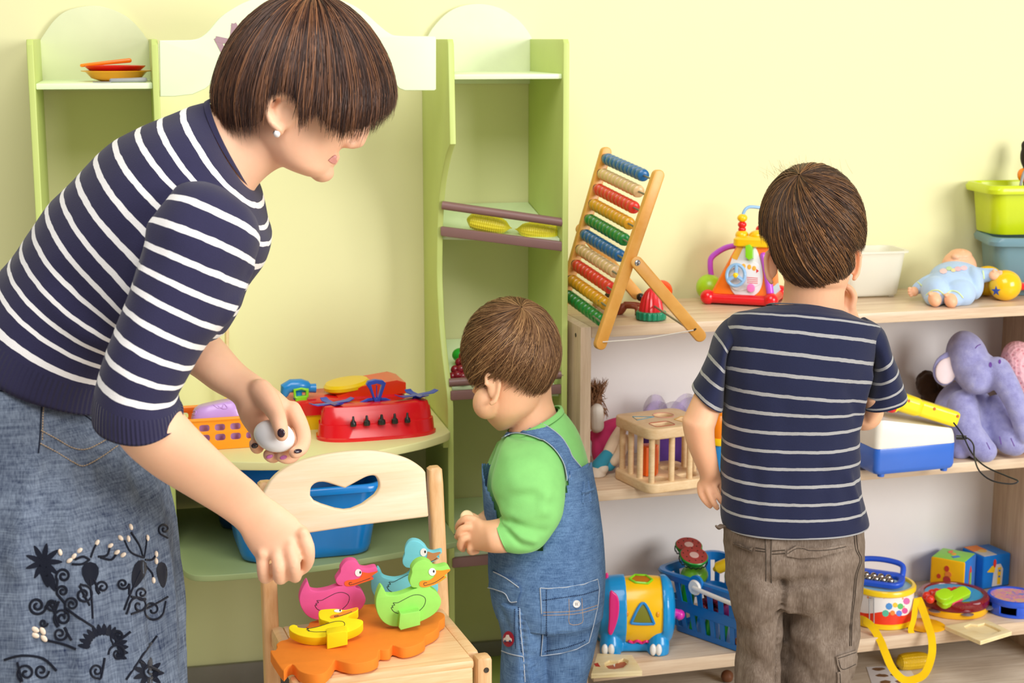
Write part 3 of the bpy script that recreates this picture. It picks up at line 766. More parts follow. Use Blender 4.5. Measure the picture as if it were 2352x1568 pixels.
for pl in ([(94, 988), (130, 1008), (165, 1028), (195, 1032), (225, 1020), (252, 1004)], [(92, 1018), (130, 1038), (165, 1060), (192, 1070), (228, 1052), (270, 1024)], [(0, 891), (60, 899), (104, 904), (150, 918), (190, 943)], [(120, 840), (108, 890), (99, 940), (97, 1010)]):
    stt.join(ds.dashes(pl, .0008, .0008, 6, .7))
obj('stitching', stt, ST, so, label='tan double stitching of the yoke')
# embroidered swirls, flowers and beads
em = M()
rw = random.Random(4)
def spiral(cx, cy, r, turns, a0, tail=None, wdt=.0016):
    pts = []
    for i in range(int(18*turns)+1):
        t = i/(18*turns); a = a0+turns*2*math.pi*t; pts.append((cx+r*(1-t*.88)*math.cos(a), cy+r*(1-t*.88)*math.sin(a)))
    if tail: pts = [tail]+pts
    em.join(ds.line(pts, wdt, .0004, 2, 5))
for cx, cy, r, tn, a0, tl in ((146, 1322, 18, 1.6, 2.5, (130, 1350)), (144, 1357, 14, 1.5, 2.5, (150, 1385)), (165, 1387, 16, 1.6, 3, (150, 1410)), (144, 1418, 22, 1.8, 2, (120, 1390)), (138, 1455, 18, 1.6, -1, (165, 1470)), (85, 1390, 22, 1.8, 0, (130, 1380)), (120, 1388, 14, 1.4, 1, (135, 1380)),
    (192, 1365, 22, 1.7, -2, (205, 1390)), (235, 1348, 16, 1.5, 2, (215, 1330)), (282, 1340, 14, 1.6, 0, (296, 1365)), (325, 1362, 16, 1.5, 1, (300, 1370)), (318, 1390, 22, 1.4, 3, (290, 1410)), (350, 1400, 26, 1.5, 0, (380, 1380)), (270, 1462, 18, 1.6, 2, (300, 1450)), (222, 1540, 18, 1.6, 1, (240, 1510)), (345, 1540, 20, 1.8, 0, (320, 1520)), (100, 1430, 10, 1.3, 0, None), (376, 1215, 14, 1.4, 2, (384, 1235)), (270, 1500, 22, 1.5, 3, None), (60, 1545, 22, 1.5, 2, (40, 1520)), (95, 1540, 18, 1.4, 0, None)):
    spiral(cx, cy, r, tn, a0, tl)
for pl in ([(212, 1420), (210, 1380), (205, 1330)], [(285, 1400), (300, 1360), (322, 1310)], [(150, 1395), (185, 1420), (215, 1440)], [(110, 1470), (150, 1480), (175, 1490)], [(300, 1410), (340, 1395), (385, 1370)], [(290, 1560), (330, 1500), (360, 1460)], [(205, 1285), (190, 1278), (172, 1285)], [(205, 1285), (188, 1295), (165, 1295)], [(208, 1280), (215, 1260), (222, 1248)], [(225, 1278), (245, 1275), (252, 1255)], [(230, 1280), (255, 1285), (268, 1270)], [(328, 1280), (300, 1268), (285, 1240)], [(328, 1280), (318, 1250), (300, 1222)], [(330, 1280), (335, 1250), (336, 1230)], [(332, 1285), (348, 1285), (357, 1275)], [(335, 1300), (348, 1315), (351, 1328)], [(10, 1515), (50, 1505), (100, 1512), (130, 1540)]):
    em.join(ds.line(pl, .0015, .0004, 4, 5))
def leaf(cx, cy, L, wd, a):
    c, s = math.cos(a), math.sin(a); o = []
    for i in range(12):
        t = 2*math.pi*i/12; x = L*math.cos(t); y = wd*math.sin(t)*(1-.35*math.cos(t)); o.append((cx+x*c-y*s, cy+x*s+y*c))
    em.join(ds.patch(o, .0008, 0, 6))
for cx, cy, L, wd, a in ((207, 1318, 28, 19, 1.55), (317, 1318, 34, 15, 1.9), (372, 1320, 30, 12, 1.5), (105, 1315, 34, 13, 1.4), (118, 1335, 24, 9, 1.2)): leaf(cx, cy, L, wd, a)
for cx, cy, r0, r1, k in ((237, 1490, 34, 56, 15), (100, 1290, 10, 40, 9), (340, 1545, 12, 34, 9)):
    for i in range(k):
        a = math.pi*1.05+i*(1.15*math.pi)/k if r0 > 20 else 2*math.pi*i/k
        leaf(cx+math.cos(a)*(r0+r1)/2, cy+math.sin(a)*(r0+r1)/2, (r1-r0)*.62, 6, a)
obj('embroidery', em, EM, so)
BD = plastic('cream_bead', '#ead6c0', .3)
for bx, by, a in ((138, 1268, 1.3), (160, 1287, -.6), (170, 1277, -.9), (182, 1264, -.7), (222, 1246, -1), (252, 1253, -.6), (268, 1268, -.6), (282, 1274, -.6), (276, 1235, .8), (293, 1237, 1.4), (299, 1210, 1.2), (337, 1235, 1.5), (351, 1332, 1.4), (357, 1272, 1.5), (357, 1288, 1.4), (80, 1445, .5), (98, 1448, 1), (80, 1458, .4), (101, 1465, .8)):
    p = ds(bx, by, .0012)
    if p is None: continue
    u = RT*math.cos(a)-UP*math.sin(a); v_ = RT*math.sin(a)+UP*math.cos(a)
    big = 1.25 if by > 1400 else 1
    obj('bead', ell(p, (u*.0042*big, v_*.0026*big, FH*.002), 12, 8), BD, so)
# ---- the egg in her hand
eg = ell(P(630, 1001, 2.215), ((RT*math.cos(R(18))-UP*math.sin(R(18)))*.0290, (RT*math.sin(R(18))+UP*math.cos(R(18)))*.0212, FH*.0205), 32, 20)
tag(obj('toy_egg', eg, plastic('white_plastic', '#f3f3f5', .35), None), 'white toy egg held in the hand of the woman in the striped jumper', 'egg')
# ------------------------------------------------------------------ the boy seen from behind at the shelves
def z27(x, y): return (1540+x/2.7034, 660+y/2.7034)
def zs(l): return [z27(a, b)+z27(c, d)+tuple(r) for a, b, c, d, *r in l]
BDp = 2.72
bo = thing('person', 'boy seen from behind in a navy T-shirt with grey stripes and brown cargo trousers', 'person', (P(1830, 1200, BDp).x, P(1830, 1200, BDp).y, FZ))
bt_s = zs([(600, 112, 1050, 142, BDp, .050, -.012, 2, -1.9), (480, 138, 1190, 200, BDp, .066, -.016, 2, -.8), (385, 166, 1300, 245, BDp, .080, -.018, 2.2, 0), (336, 250, 1288, 350, BDp, .092, -.020, 2.3, 1), (318, 370, 1258, 476, BDp, .096, -.018, 2.4, 2),
  (306, 485, 1230, 578, BDp, .097, -.013, 2.4, 3), (322, 600, 1200, 682, BDp, .096, -.008, 2.4, 4), (323, 715, 1182, 752, BDp, .094, -.004, 2.4, 5), (321, 825, 1175, 832, BDp, .092, 0, 2.4, 6), (319, 935, 1170, 945, BDp, .092, 0, 2.4, 7),
  (318, 1040, 1166, 1045, BDp, .092, 0, 2.4, 8), (316, 1140, 1168, 1150, BDp, .094, 0, 2.4, 9), (318, 1250, 1176, 1255, BDp, .096, 0, 2.4, 10), (316, 1345, 1198, 1345, BDp, .098, 0, 2.4, 11), (318, 1420, 1216, 1410, BDp, .099, 0, 2.4, 11.8), (324, 1455, 1220, 1440, BDp, .099, 0, 2.4, 12.15)])
bt = limb(bt_s, 6, 96, False, 1, 0)
ls_s = zs([(400, 175, 470, 330, BDp, .035, 0, 2, -1), (335, 225, 400, 360, BDp-.005, .05, 0, 2, -.2), (284, 298, 352, 392, BDp-.01, .054, 0, 2, 1), (239, 420, 338, 510, BDp-.01, .056, 0, 2, 2), (189, 520, 332, 615, BDp-.01, .057, 0, 2, 3), (137, 610, 322, 735, BDp-.012, .057, .004, 2, 4), (138, 632, 315, 752, BDp-.012, .056, .004, 2, 4.25)])
bls = limb(ls_s, 5, 48, True, 1, 0)
rs_s = zs([(1140, 330, 1210, 190, BDp, .035, 0, 2, -1), (1215, 400, 1318, 262, BDp, .05, 0, 2, 0), (1250, 500, 1362, 398, BDp, .055, 0, 2, 1), (1240, 585, 1402, 486, BDp, .057, 0, 2, 2), (1215, 678, 1434, 580, BDp, .058, 0, 2, 3), (1185, 736, 1464, 658, BDp, .058, 0, 2, 4), (1190, 752, 1462, 680, BDp, .057, 0, 2, 4.25)])
brs = limb(rs_s, 5, 48, True, 1, 0)
wrinkle(bt, .003, 9, 11, (1, 1, .4)); wrinkle(bls, .002, 14, 12); wrinkle(brs, .002, 14, 13)
def zl(l): return [z27(*p) for p in l]
fold(bt, [(zl([(1230, 560), (1190, 700), (1170, 860)]), .014, -.008), (zl([(1110, 640), (1150, 760), (1175, 900)]), .012, .004), (zl([(1000, 1080), (1110, 1100), (1170, 1060)]), .012, -.003), (zl([(480, 1060), (520, 1200), (525, 1400)]), .014, .003), (zl([(700, 700), (720, 1000), (690, 1400)]), .016, .003), (zl([(960, 1150), (950, 1400)]), .014, .004), (zl([(1100, 1180), (1150, 1330), (1160, 1420)]), .010, -.006), (zl([(430, 260), (480, 420), (470, 600)]), .02, -.003)])
BTM = stripes('navy_jersey_striped', '#20243f', '#a9a8a8', .088, -.5, 11.5, bscale=600, sat=1)
BSM = stripes('navy_jersey_sleeve', '#20243f', '#a9a8a8', .088, .5, 4.6, bscale=600, sat=1)
ts = obj('t_shirt', bt, BTM, bo, angle=180, label='navy T-shirt with thin grey stripes')
obj('sleeve', bls, BSM, ts, angle=180); obj('sleeve', brs, BSM, ts, angle=180)
NJ = cloth('navy_jersey', '#20243f'); GT = cloth('grey_edging', '#9a9a9c')
obj('neckband', limb(zs([(592, 108, 1056, 138, BDp, .052, -.012), (620, 96, 1038, 128, BDp, .047, -.010), (630, 104, 1030, 134, BDp, .043, -.010)]), 2, 56, False), NJ, ts, angle=180)
hr = limb(zs([(322, 1452, 1222, 1438, BDp, .0995, 0, 2.4, 0), (325, 1462, 1221, 1447, BDp, .0995, 0, 2.4, 1)]), 1, 96, False)
obj('hem_edging', hr, GT, ts, angle=180)
# ---- body
BHC = P(1866, 522, 2.70)
def boy_body():
    m = M()
    m.join(ell(BHC+V((0, 0, -.002)), (RT*.0765, FH*.088, UP*.088), 32, 20))
    m.join(limb([(1790, 560, 1950, 575, 2.70, .075), (1794, 610, 1953, 612, 2.71, .072), (1800, 640, 1946, 645, 2.72, .066), (1812, 668, 1938, 668, 2.74, .055)], 4, 36))       # lower head
    m.join(limb([(1806, 610, 1945, 610, 2.71, .05), (1801, 660, 1940, 660, 2.71, .047), (1796, 695, 1938, 700, 2.715, .045), (1772, 712, 1944, 722, 2.72, .048), (1735, 730, 1975, 745, 2.72, .05)], 4, 36))
    f = BHC+FH*.092-UP*.03
    m.join(tube([f+UP*.018, f-UP*.006+FH*.010, f-UP*.012+FH*.002], [.006, .009, .008], 10, True, True)); m.join(ell(f-UP*.034-FH*.004, (.018, .008, .006))); m.join(ell(f-UP*.055-FH*.014, (.02, .016, .014)))
    for s, cx, cy in ((-1, 1771, 606), (1, 1961, 598)):   # ears
        c = P(cx, cy, 2.715)
        path = [(.004, -.030), (.010, -.022), (.013, -.008), (.014, .008), (.011, .019), (.004, .024), (-.005, .020)]
        m.join(tube([c+RT*(s*(a-.004))+UP*b-FH*(.004) for a, b in path], [.0045, .004, .0038, .0042, .0042, .004, .0032], 8, True, True))
        m.join(ell(c+RT*(-.002*s)-UP*.002, (RT*.010+FH*(.006*s), FH*.005, UP*.022)))
    m.join(limb(bt_s[1:-1], 3, 40, grow=-.008)); m.join(limb(ls_s[:-1], 3, 24, grow=-.008)); m.join(limb(rs_s[:-1], 3, 24, grow=-.009))
    # left arm hanging, right arm bent up to the face
    m.join(limb([z27(190, 560)+z27(325, 640)+(2.705, .036), z27(150, 660)+z27(312, 735)+(2.70, .037), z27(96, 780)+z27(286, 830)+(2.69, .037), (1567, 968, 1641, 984, 2.685, .033), (1575, 1012, 1642, 1012, 2.69, .029), (1592, 1056, 1646, 1042, 2.70, .025), (1607, 1092, 1652, 1078, 2.715, .019), (1605, 1110, 1656, 1096, 2.72, .0125), (1607, 1122, 1658, 1108, 2.721, .0095)], 4, 32))
    for c in ([(1610, 1112, 2.722, .0072), (1610, 1132, 2.722, .0062), (1620, 1150, 2.720, .0056), (1631, 1162, 2.722, .0048)],
              [(1624, 1116, 2.718, .0070), (1630, 1136, 2.712, .0060), (1639, 1154, 2.710, .0055), (1647, 1166, 2.714, .0047)],
              [(1638, 1110, 2.716, .0068), (1643, 1126, 2.714, .0058), (1652, 1142, 2.714, .0052), (1657, 1153, 2.718, .0046)],
              [(1650, 1102, 2.722, .0064), (1655, 1116, 2.724, .0055), (1660, 1132, 2.728, .0048)],
              [(1648, 1092, 2.735, .0075), (1658, 1108, 2.745, .0062), (1661, 1122, 2.75, .0052)]): m.join(chain(c))
    m.join(limb([z27(1190, 690)+z27(1400, 640)+(2.71, .035), z27(1190, 760)+z27(1306, 745)+(2.72, .034), z27(1160, 850)+z27(1268, 800)+(2.75, .033)], 4, 28))
    m.join(tube([P(1985, 945, 2.74), P(1985, 900, 2.80), P(1970, 800, 2.84), P(1952, 745, 2.83), P(1945, 715, 2.80)], [.033, .032, .026, .019, .017], 18, True, True))
    m.join(ell(P(1945, 705, 2.79), (RT*.017, FH*.010, UP*.022)))
    for c in ([(1954, 706, 2.785, .0075), (1961, 682, 2.782, .0070), (1954, 665, 2.778, .0064), (1944, 657, 2.776, .0055)], [(1946, 700, 2.792, .0075), (1950, 684, 2.796, .007), (1940, 672, 2.796, .0064), (1932, 668, 2.795, .0056)],
              [(1938, 704, 2.80, .0074), (1938, 688, 2.806, .0068), (1930, 680, 2.806, .006)], [(1930, 710, 2.80, .0070), (1926, 698, 2.806, .0062), (1920, 692, 2.806, .0055)], [(1938, 716, 2.785, .0078), (1927, 704, 2.778, .007), (1922, 690, 2.776, .006)]): m.join(chain(c))
    # hips and legs
    m.join(limb([(1675, 1180, 1968, 1190, BDp, .075), (1684, 1260, 1964, 1270, BDp, .076), (1705, 1320, 1945, 1325, BDp, .065)], 3, 32))
    for a, b in (((1738, 1320), (1742, 1880)), ((1880, 1320), (1872, 1880))):
        p0, p1 = P(a[0], a[1], BDp), P(b[0], b[1], BDp); p1.z = FZ+.045; fw = FH
        m.join(tube([p0, p0.lerp(p1, .35), p0.lerp(p1, .55), p0.lerp(p1, .75), p1], [.030, .028, .026, .026, .022], 18, True, True))
        m.join(tube([p1+V((0, 0, -.02))-fw*.02, p1+V((0, 0, -.024))+fw*.05, p1+V((0, 0, -.03))+fw*.10], [.022, .022, .015], 12, True, True))
    return fuse(m, .0022, 6, .5)
bb = boy_body()
BSK = skin('boy_skin', '#f3c09a', '#e28e68')
obj('body', bb, BSK, bo, angle=180)
# hair
BPOLY = [(1700, 300), (2100, 300), (2100, 560), (1983, 575), (1972, 560), (1960, 580), (1950, 632), (1928, 642), (1905, 652), (1876, 648), (1850, 656), (1824, 664), (1806, 640), (1790, 615), (1776, 575), (1768, 555), (1752, 540), (1700, 540)]
def bkeep(p, nv):
    if nv.y > .25: return nv.z > -.05+.55*(nv.y > .75)
    x, y = pix(p)
    return inpoly(BPOLY, x, y)
hair('hair', bo, BHC+UP*.004, (RT*.0835, FH*.098, UP*.0985), V((-.34, -.42, .84)), bkeep, ('#1f130d', '#4a2f1e', '#96693f'), 7500, .0008, .006, .005, .10, 11, 8, .35, .2, .22, .965, .003)
fly = M(); rb = random.Random(5)
for i in range(170):
    a = P(rb.gauss(1838, 34), rb.gauss(402, 6), 2.70+rb.gauss(0, .02)); d = (UP*rb.uniform(.6, 1)+RT*rb.gauss(-.45, .45)+FH*rb.gauss(0, .2)).normalized(); L = rb.uniform(.006, .030)
    fly.join(tube([a, a+d*L*.5, a+d*L+RT*rb.gauss(0, .002)], [.00017, .00014, .00008], 3))
obj('flyaway_hair', fly, mat('brown_hair_wisp', '#8d6a45', .6), bo, angle=180)
# ---- trousers
def trousers():
    m = limb([(1662, 1188, 1980, 1196, BDp, .092, 0, 2.3), (1664, 1240, 1981, 1245, BDp, .095, 0, 2.3), (1668, 1290, 1980, 1292, BDp, .097, 0, 2.3), (1672, 1345, 1977, 1348, BDp, .092, 0, 2.2), (1690, 1375, 1965, 1375, BDp, .08)], 4, 48)
    m.join(limb([(1672, 1300, 1815, 1300, BDp-.004, .084, 0, 2.2), (1676, 1350, 1802, 1352, BDp-.004, .083, 0, 2.2), (1684, 1400, 1797, 1402, BDp-.004, .078, 0, 2.2), (1692, 1450, 1796, 1450, BDp-.004, .072, 0, 2.2), (1690, 1500, 1794, 1500, BDp-.002, .070, 0, 2.2), (1688, 1568, 1790, 1568, BDp, .07, 0, 2.2), (1690, 1720, 1790, 1720, BDp, .066, 0, 2.2), (1692, 1900, 1788, 1900, BDp, .062, 0, 2.2)], 4, 40))
    m.join(limb([(1775, 1300, 1979, 1300, BDp+.004, .088, 0, 2.2), (1788, 1350, 1976, 1350, BDp+.004, .088, 0, 2.2), (1796, 1400, 1970, 1400, BDp+.004, .085, 0, 2.2), (1798, 1450, 1966, 1450, BDp+.004, .082, 0, 2.2), (1796, 1500, 1962, 1500, BDp+.004, .080, 0, 2.2), (1794, 1568, 1950, 1568, BDp+.004, .076, 0, 2.2), (1800, 1720, 1940, 1720, BDp, .07, 0, 2.2), (1806, 1900, 1930, 1900, BDp, .066, 0, 2.2)], 4, 40))
    m = fuse(m, .0034, 5, .5)
    wrinkle(m, .0040, 14, 21, (1, 1, .8)); wrinkle(m, .0012, 50, 22)
    def zt(l): return [(1600+x/3.843, 1160+y/3.843) for x, y in l]
    fold(m, [(zt([(620, 690), (760, 705), (900, 680), (1120, 665)]), .010, -.008), (zt([(755, 700), (745, 900), (735, 1200), (730, 1560)]), .007, -.012), (zt([(480, 640), (560, 760), (660, 860)]), .016, .006), (zt([(780, 700), (860, 800), (880, 1000)]), .014, -.006), (zt([(350, 1050), (480, 1120), (640, 1080)]), .012, -.006), (zt([(1180, 720), (1240, 900), (1330, 1050)]), .015, .006), (zt([(880, 1000), (900, 1150), (1100, 1250)]), .016, .006), (zt([(360, 1280), (520, 1380), (660, 1500)]), .014, -.006), (zt([(740, 1290), (900, 1400), (1000, 1540)]), .014, -.006), (zt([(1330, 1080), (1250, 1180), (1160, 1220)]), .010, -.006)])
    return m
bp = trousers()
t_ = NT('brown_twill'); c_ = t_.coord('Object'); n1 = t_.noise(t_.coord('Object', (1, 1, .12), (0, R(30), 0)), 500, 2); n2 = t_.noise(c_, 9, 3); n3 = t_.noise(c_, 70, 3)
t_.l(t_.ramp(t_.math('ADD', t_.math('ADD', t_.math('MULTIPLY', n1, .3), t_.math('MULTIPLY', n2, .45)), t_.math('MULTIPLY', n3, .25)), [(.32, lin('#54473b')), (.5, lin('#75665a')), (.68, lin('#95877a'))]), t_.b.inputs['Base Color'])
t_.set(Roughness=.9); t_.b.inputs['Specular IOR Level'].default_value = .15; t_.bump(n1, .3, .0006); TW = t_.m
tr = obj('trousers', bp, TW, bo, angle=180, label='brown cargo trousers')
dp = Drape(bp)
def zt(l): return [(1600+x/3.843, 1160+y/3.843) for x, y in l]
DB = cloth('dark_brown_seam', '#3d332a')
sm_ = M()
for l in ([(605, 300), (612, 480), (610, 670)], [(660, 300), (655, 480), (660, 685)]): sm_.join(dp.line(zt(l), .0008, .0002))
for l in ([(1385, 200), (1400, 380), (1440, 480), (1400, 620), (1380, 820), (1360, 1000), (1350, 1240)], [(1405, 200), (1420, 380), (1455, 480), (1415, 620), (1395, 820), (1372, 1000), (1365, 1240)]): sm_.join(dp.line(zt(l), .0009, .0002))
for l in ([(520, 375), (610, 390)], [(665, 405), (780, 395)], [(665, 432), (780, 425)], [(520, 400), (610, 412)]): sm_.join(dp.line(zt(l), .0007, .0002))
obj('seam', sm_, DB, tr)
def flap(name, poly, th, edge):
    o = obj(name, dp.patch(zt(poly), th, 0, 5), TW, tr)
    e = M()
    for l in edge: e.join(dp.dashes(zt(l), .0006, th+.0006, 3.2, .65))
    if e.v: obj('stitching', e, DB, o)
flap('pocket_flap', [(790, 450), (800, 400), (880, 352), (980, 375), (1150, 375), (1290, 345), (1362, 380), (1300, 400), (1180, 430), (1050, 462), (900, 466)], .005, [[(800, 425), (890, 372), (1000, 395), (1150, 395), (1300, 365)]])
flap('pocket_flap', [(335, 330), (400, 335), (470, 385), (512, 362), (500, 408), (430, 380), (360, 352)], .005, [[(350, 335), (430, 365), (500, 400)]])
flap('cargo_pocket', [(1222, 1330), (1390, 1275), (1404, 1330), (1395, 1410), (1260, 1465), (1235, 1400)], .004, [[(1240, 1345), (1385, 1295)], [(1245, 1360), (1275, 1440), (1385, 1395)]])
flap('cargo_pocket', [(1235, 1470), (1395, 1415), (1390, 1568), (1240, 1568)], .003, [[(1255, 1480), (1260, 1560)]])
tb = M().join(tube([P(1668, 1212, 2.70), P(1658, 1207, 2.69), P(1650, 1212, 2.685), P(1645, 1208, 2.685)], [.003, .003, .003, .002], 8, True, True, 2.2))
obj('pocket_edge', tb, TW, tr)
for (x, dx) in ((1740, 0), (1866, 0)):
    p1 = P(x, 1900, BDp); 
    sh = M().join(tube([V((p1.x, p1.y, FZ+.03))-FH*.05, V((p1.x, p1.y, FZ+.033)), V((p1.x, p1.y, FZ+.028))+FH*.09, V((p1.x, p1.y, FZ+.022))+FH*.125], [.026, .032, .03, .02], 16, True, True))
    obj('shoe', sh, cloth('slipper_felt', '#4a4f63'), bo)
# ------------------------------------------------------------------ the toddler in dungarees
TD = 2.95
to = thing('person', 'toddler in a green long-sleeved top and blue denim dungarees facing the play shop stand', 'person', (P(1250, 1300, TD).x, P(1250, 1300, TD).y, FZ))
def z29(x, y): return (1000+x/2.905, 660+y/2.905)
def z33(x, y): return (1000+x/3.35, 1100+y/3.35)
tt_s = [(1168, 992, 1282, 940, TD, .050), (1152, 1010, 1302, 955, TD, .062), (1138, 1036, 1334, 1004, TD, .078), (1124, 1080, 1350, 1060, TD, .086), (1118, 1130, 1364, 1120, TD, .088), (1120, 1190, 1374, 1185, TD, .090), (1126, 1260, 1380, 1260, TD, .092)]
tt = limb(tt_s, 6, 80, False); wrinkle(tt, .002, 16, 31)
us_s = [(1165, 1002, 1285, 1000, TD-.03, .05), (1148, 1030, 1296, 1048, TD-.06, .057), (1136, 1075, 1299, 1092, TD-.078, .057), (1130, 1115, 1298, 1140, TD-.084, .056), (1140, 1150, 1290, 1185, TD-.088, .054), (1150, 1175, 1268, 1225, TD-.09, .052), (1150, 1186, 1236, 1258, TD-.092, .049), (1146, 1190, 1198, 1268, TD-.095, .045), (1138, 1196, 1166, 1264, TD-.10, .039)]
us = limb(us_s, 6, 56, True, 1); wrinkle(us, .0022, 20, 32)
fold(us, [([z33(*p) for p in l], a, b) for l, a, b in (([(530, 340), (650, 440), (760, 475)], .006, -.005), ([(560, 390), (650, 500), (740, 520)], .006, .004), ([(520, 170), (620, 130), (760, 120)], .008, .004), ([(520, 260), (640, 300), (800, 260)], .010, -.004), ([(600, 330), (720, 380), (840, 400)], .007, .0045), ([(850, 130), (820, 200), (850, 260)], .008, -.006), ([(620, 60), (760, 60), (840, 120)], .012, -.004))])
GTM = cloth('green_jersey', '#8ed67c', 800)
tp = obj('top', tt, GTM, to, angle=180, label='light green long-sleeved top')
obj('sleeve', us, GTM, tp, angle=180)
fs = limb([(1140, 1020, 1190, 1020, TD+.06, .04), (1118, 1070, 1180, 1080, TD+.085, .05), (1108, 1120, 1175, 1140, TD+.09, .048), (1112, 1170, 1160, 1190, TD+.08, .04), (1116, 1190, 1140, 1215, TD+.05, .036)], 4, 36); obj('sleeve', fs, GTM, tp, angle=180)
obj('neckband', limb([(1160, 1004, 1296, 944, TD, .060), (1164, 992, 1291, 934, TD, .055), (1168, 996, 1286, 936, TD, .05)], 2, 48, False), GTM, tp, angle=180)
THC = P(1174, 806, 2.95)
HB = (RT*.35+FH*.93).normalized()
def toddler_body():
    m = M()
    m.join(ell(THC, (RT*.076, FH*.080, UP*.082), 32, 20))
    m.join(limb([(1076, 840, 1262, 838, 2.95, .072), (1086, 872, 1258, 872, 2.95, .070), (1096, 905, 1250, 905, 2.95, .066), (1104, 938, 1238, 932, 2.95, .060), (1122, 966, 1215, 950, 2.955, .05), (1142, 986, 1190, 965, 2.96, .034)], 4, 40))   # face
    m.join(ell(P(1118, 925, 2.905), (.026, .024, .030)))                                              # cheek
    m.join(limb([(1150, 900, 1266, 880, 2.965, .05), (1164, 940, 1268, 915, 2.96, .046), (1170, 975, 1274, 935, 2.955, .045), (1164, 1014, 1288, 972, 2.95, .046)], 4, 36))   # neck
    f = P(1098, 898, 3.01)
    m.join(tube([f+UP*.018+RT*.004, f-RT*.004, f-UP*.006+RT*.004], [.005, .0085, .007], 10, True, True)); m.join(ell(P(1108, 945, 2.995), (.01, .02, .006)))
    c = P(1130, 893, 2.872)
    path = [(-.007, .028), (-.011, .020), (-.011, .008), (.000, .002), (.006, -.010), (.006, -.021), (.000, -.027)]
    path2 = [(-.006, .026), (.004, .027), (.012, .020), (.013, .006), (.010, -.010), (.005, -.022), (-.001, -.026)]
    m.join(tube([c+RT*a+UP*b for a, b in path2], [.0038, .0044, .0046, .0044, .0042, .005, .0045], 10, True, True))
    m.join(ell(c+RT*.001+UP*.004+FH*.006, (RT*.010, FH*.006, UP*.024))); m.join(tube([c+RT*a+UP*b+FH*.003 for a, b in path[:4]], [.003, .0034, .0034, .003], 8, True, True))
    c2 = P(1150, 890, 3.02); m.join(ell(c2, (.008, .007, .022)))
    m.join(limb(tt_s[2:], 3, 36, grow=-.010)); m.join(limb([(1172, 1000, 1276, 955, TD, .042), (1150, 1060, 1320, 1050, TD, .06), (1150, 1110, 1335, 1100, TD, .065)], 3, 36)); m.join(limb(us_s[1:-1], 3, 24, grow=-.010))
    # near forearm and hand
    m.join(limb([(1150, 1190, 1185, 1258, TD-.095, .034), (1138, 1194, 1166, 1266, TD-.10, .036), (1120, 1197, 1134, 1267, TD-.10, .035), (1108, 1195, 1112, 1264, TD-.095, .029), (1098, 1188, 1094, 1262, TD-.09, .024), (1080, 1184, 1076, 1260, TD-.082, .020), (1068, 1190, 1066, 1250, TD-.078, .016)], 4, 30))
    for q in ([(1088, 1192, TD-.09, .0069), (1070, 1190, TD-.092, .0064), (1056, 1200, TD-.085, .0060), (1050, 1212, TD-.075, .0054)], [(1078, 1210, TD-.098, .0070), (1060, 1214, TD-.10, .0064), (1052, 1228, TD-.092, .0060), (1056, 1238, TD-.075, .0054)],
              [(1078, 1232, TD-.098, .0070), (1062, 1238, TD-.102, .0064), (1056, 1254, TD-.092, .0060), (1064, 1262, TD-.075, .0054)], [(1086, 1248, TD-.095, .0069), (1078, 1260, TD-.098, .0052), (1082, 1268, TD-.085, .0058), (1096, 1266, TD-.078, .0052)],
              [(1096, 1190, TD-.07, .0060), (1080, 1184, TD-.055, .0069), (1066, 1190, TD-.05, .0058)]): m.join(chain(q))
    # far hand meeting it
    m.join(tube([P(1150, 1190, TD+.06), P(1120, 1212, TD+.01), P(1092, 1216, TD-.03), P(1072, 1220, TD-.05)], [.032, .030, .022, .016], 16, True, True))
    for q in ([(1076, 1208, TD-.05, .0075), (1060, 1204, TD-.06, .0068), (1052, 1208, TD-.065, .006)], [(1074, 1222, TD-.05, .0075), (1058, 1226, TD-.056, .0068), (1050, 1232, TD-.064, .006)], [(1076, 1236, TD-.05, .007), (1064, 1244, TD-.054, .0064), (1058, 1250, TD-.062, .0056)]): m.join(chain(q))
    m.join(limb([(1134, 1250, 1370, 1255, TD, .083), (1140, 1330, 1366, 1335, TD, .084), (1165, 1380, 1345, 1382, TD, .066)], 3, 32))
    for a, b in (((1205, 1380), (1210, 1700)), ((1310, 1380), (1290, 1700))):
        p0, p1 = P(a[0], a[1], TD), P(b[0], b[1], TD); p1.z = FZ+.04; m.join(tube([p0, p0.lerp(p1, .4), p0.lerp(p1, .7), p1], [.036, .034, .032, .026], 16, True, True))
    return fuse(m, .0022, 6, .5)
tb_ = toddler_body()
TSK = skin('toddler_skin', '#f5c49c', '#e68f66')
obj('body', tb_, TSK, to, angle=180)
TPOLY = [(900, 500), (1500, 500), (1500, 800), (1283, 850), (1276, 880), (1262, 920), (1250, 912), (1236, 918), (1222, 912), (1212, 896), (1190, 880), (1160, 868), (1146, 866), (1136, 862), (1120, 858), (1108, 866), (1096, 878), (1082, 874), (1068, 858), (1050, 850), (900, 850)]
def tkeep(p, nv):
    if nv.y > .3: return nv.z > -.15
    x, y = pix(p); return inpoly(TPOLY, x, y)
hair('hair', to, THC+UP*.001, (RT*.0855, FH*.089, UP*.0905), V((.20, -.42, .86)), tkeep, ('#3a2415', '#7a5434', '#bd9263'), 8000, .00075, .008, .006, .22, 11, 12, -.45, .35, .34, .962, .002)
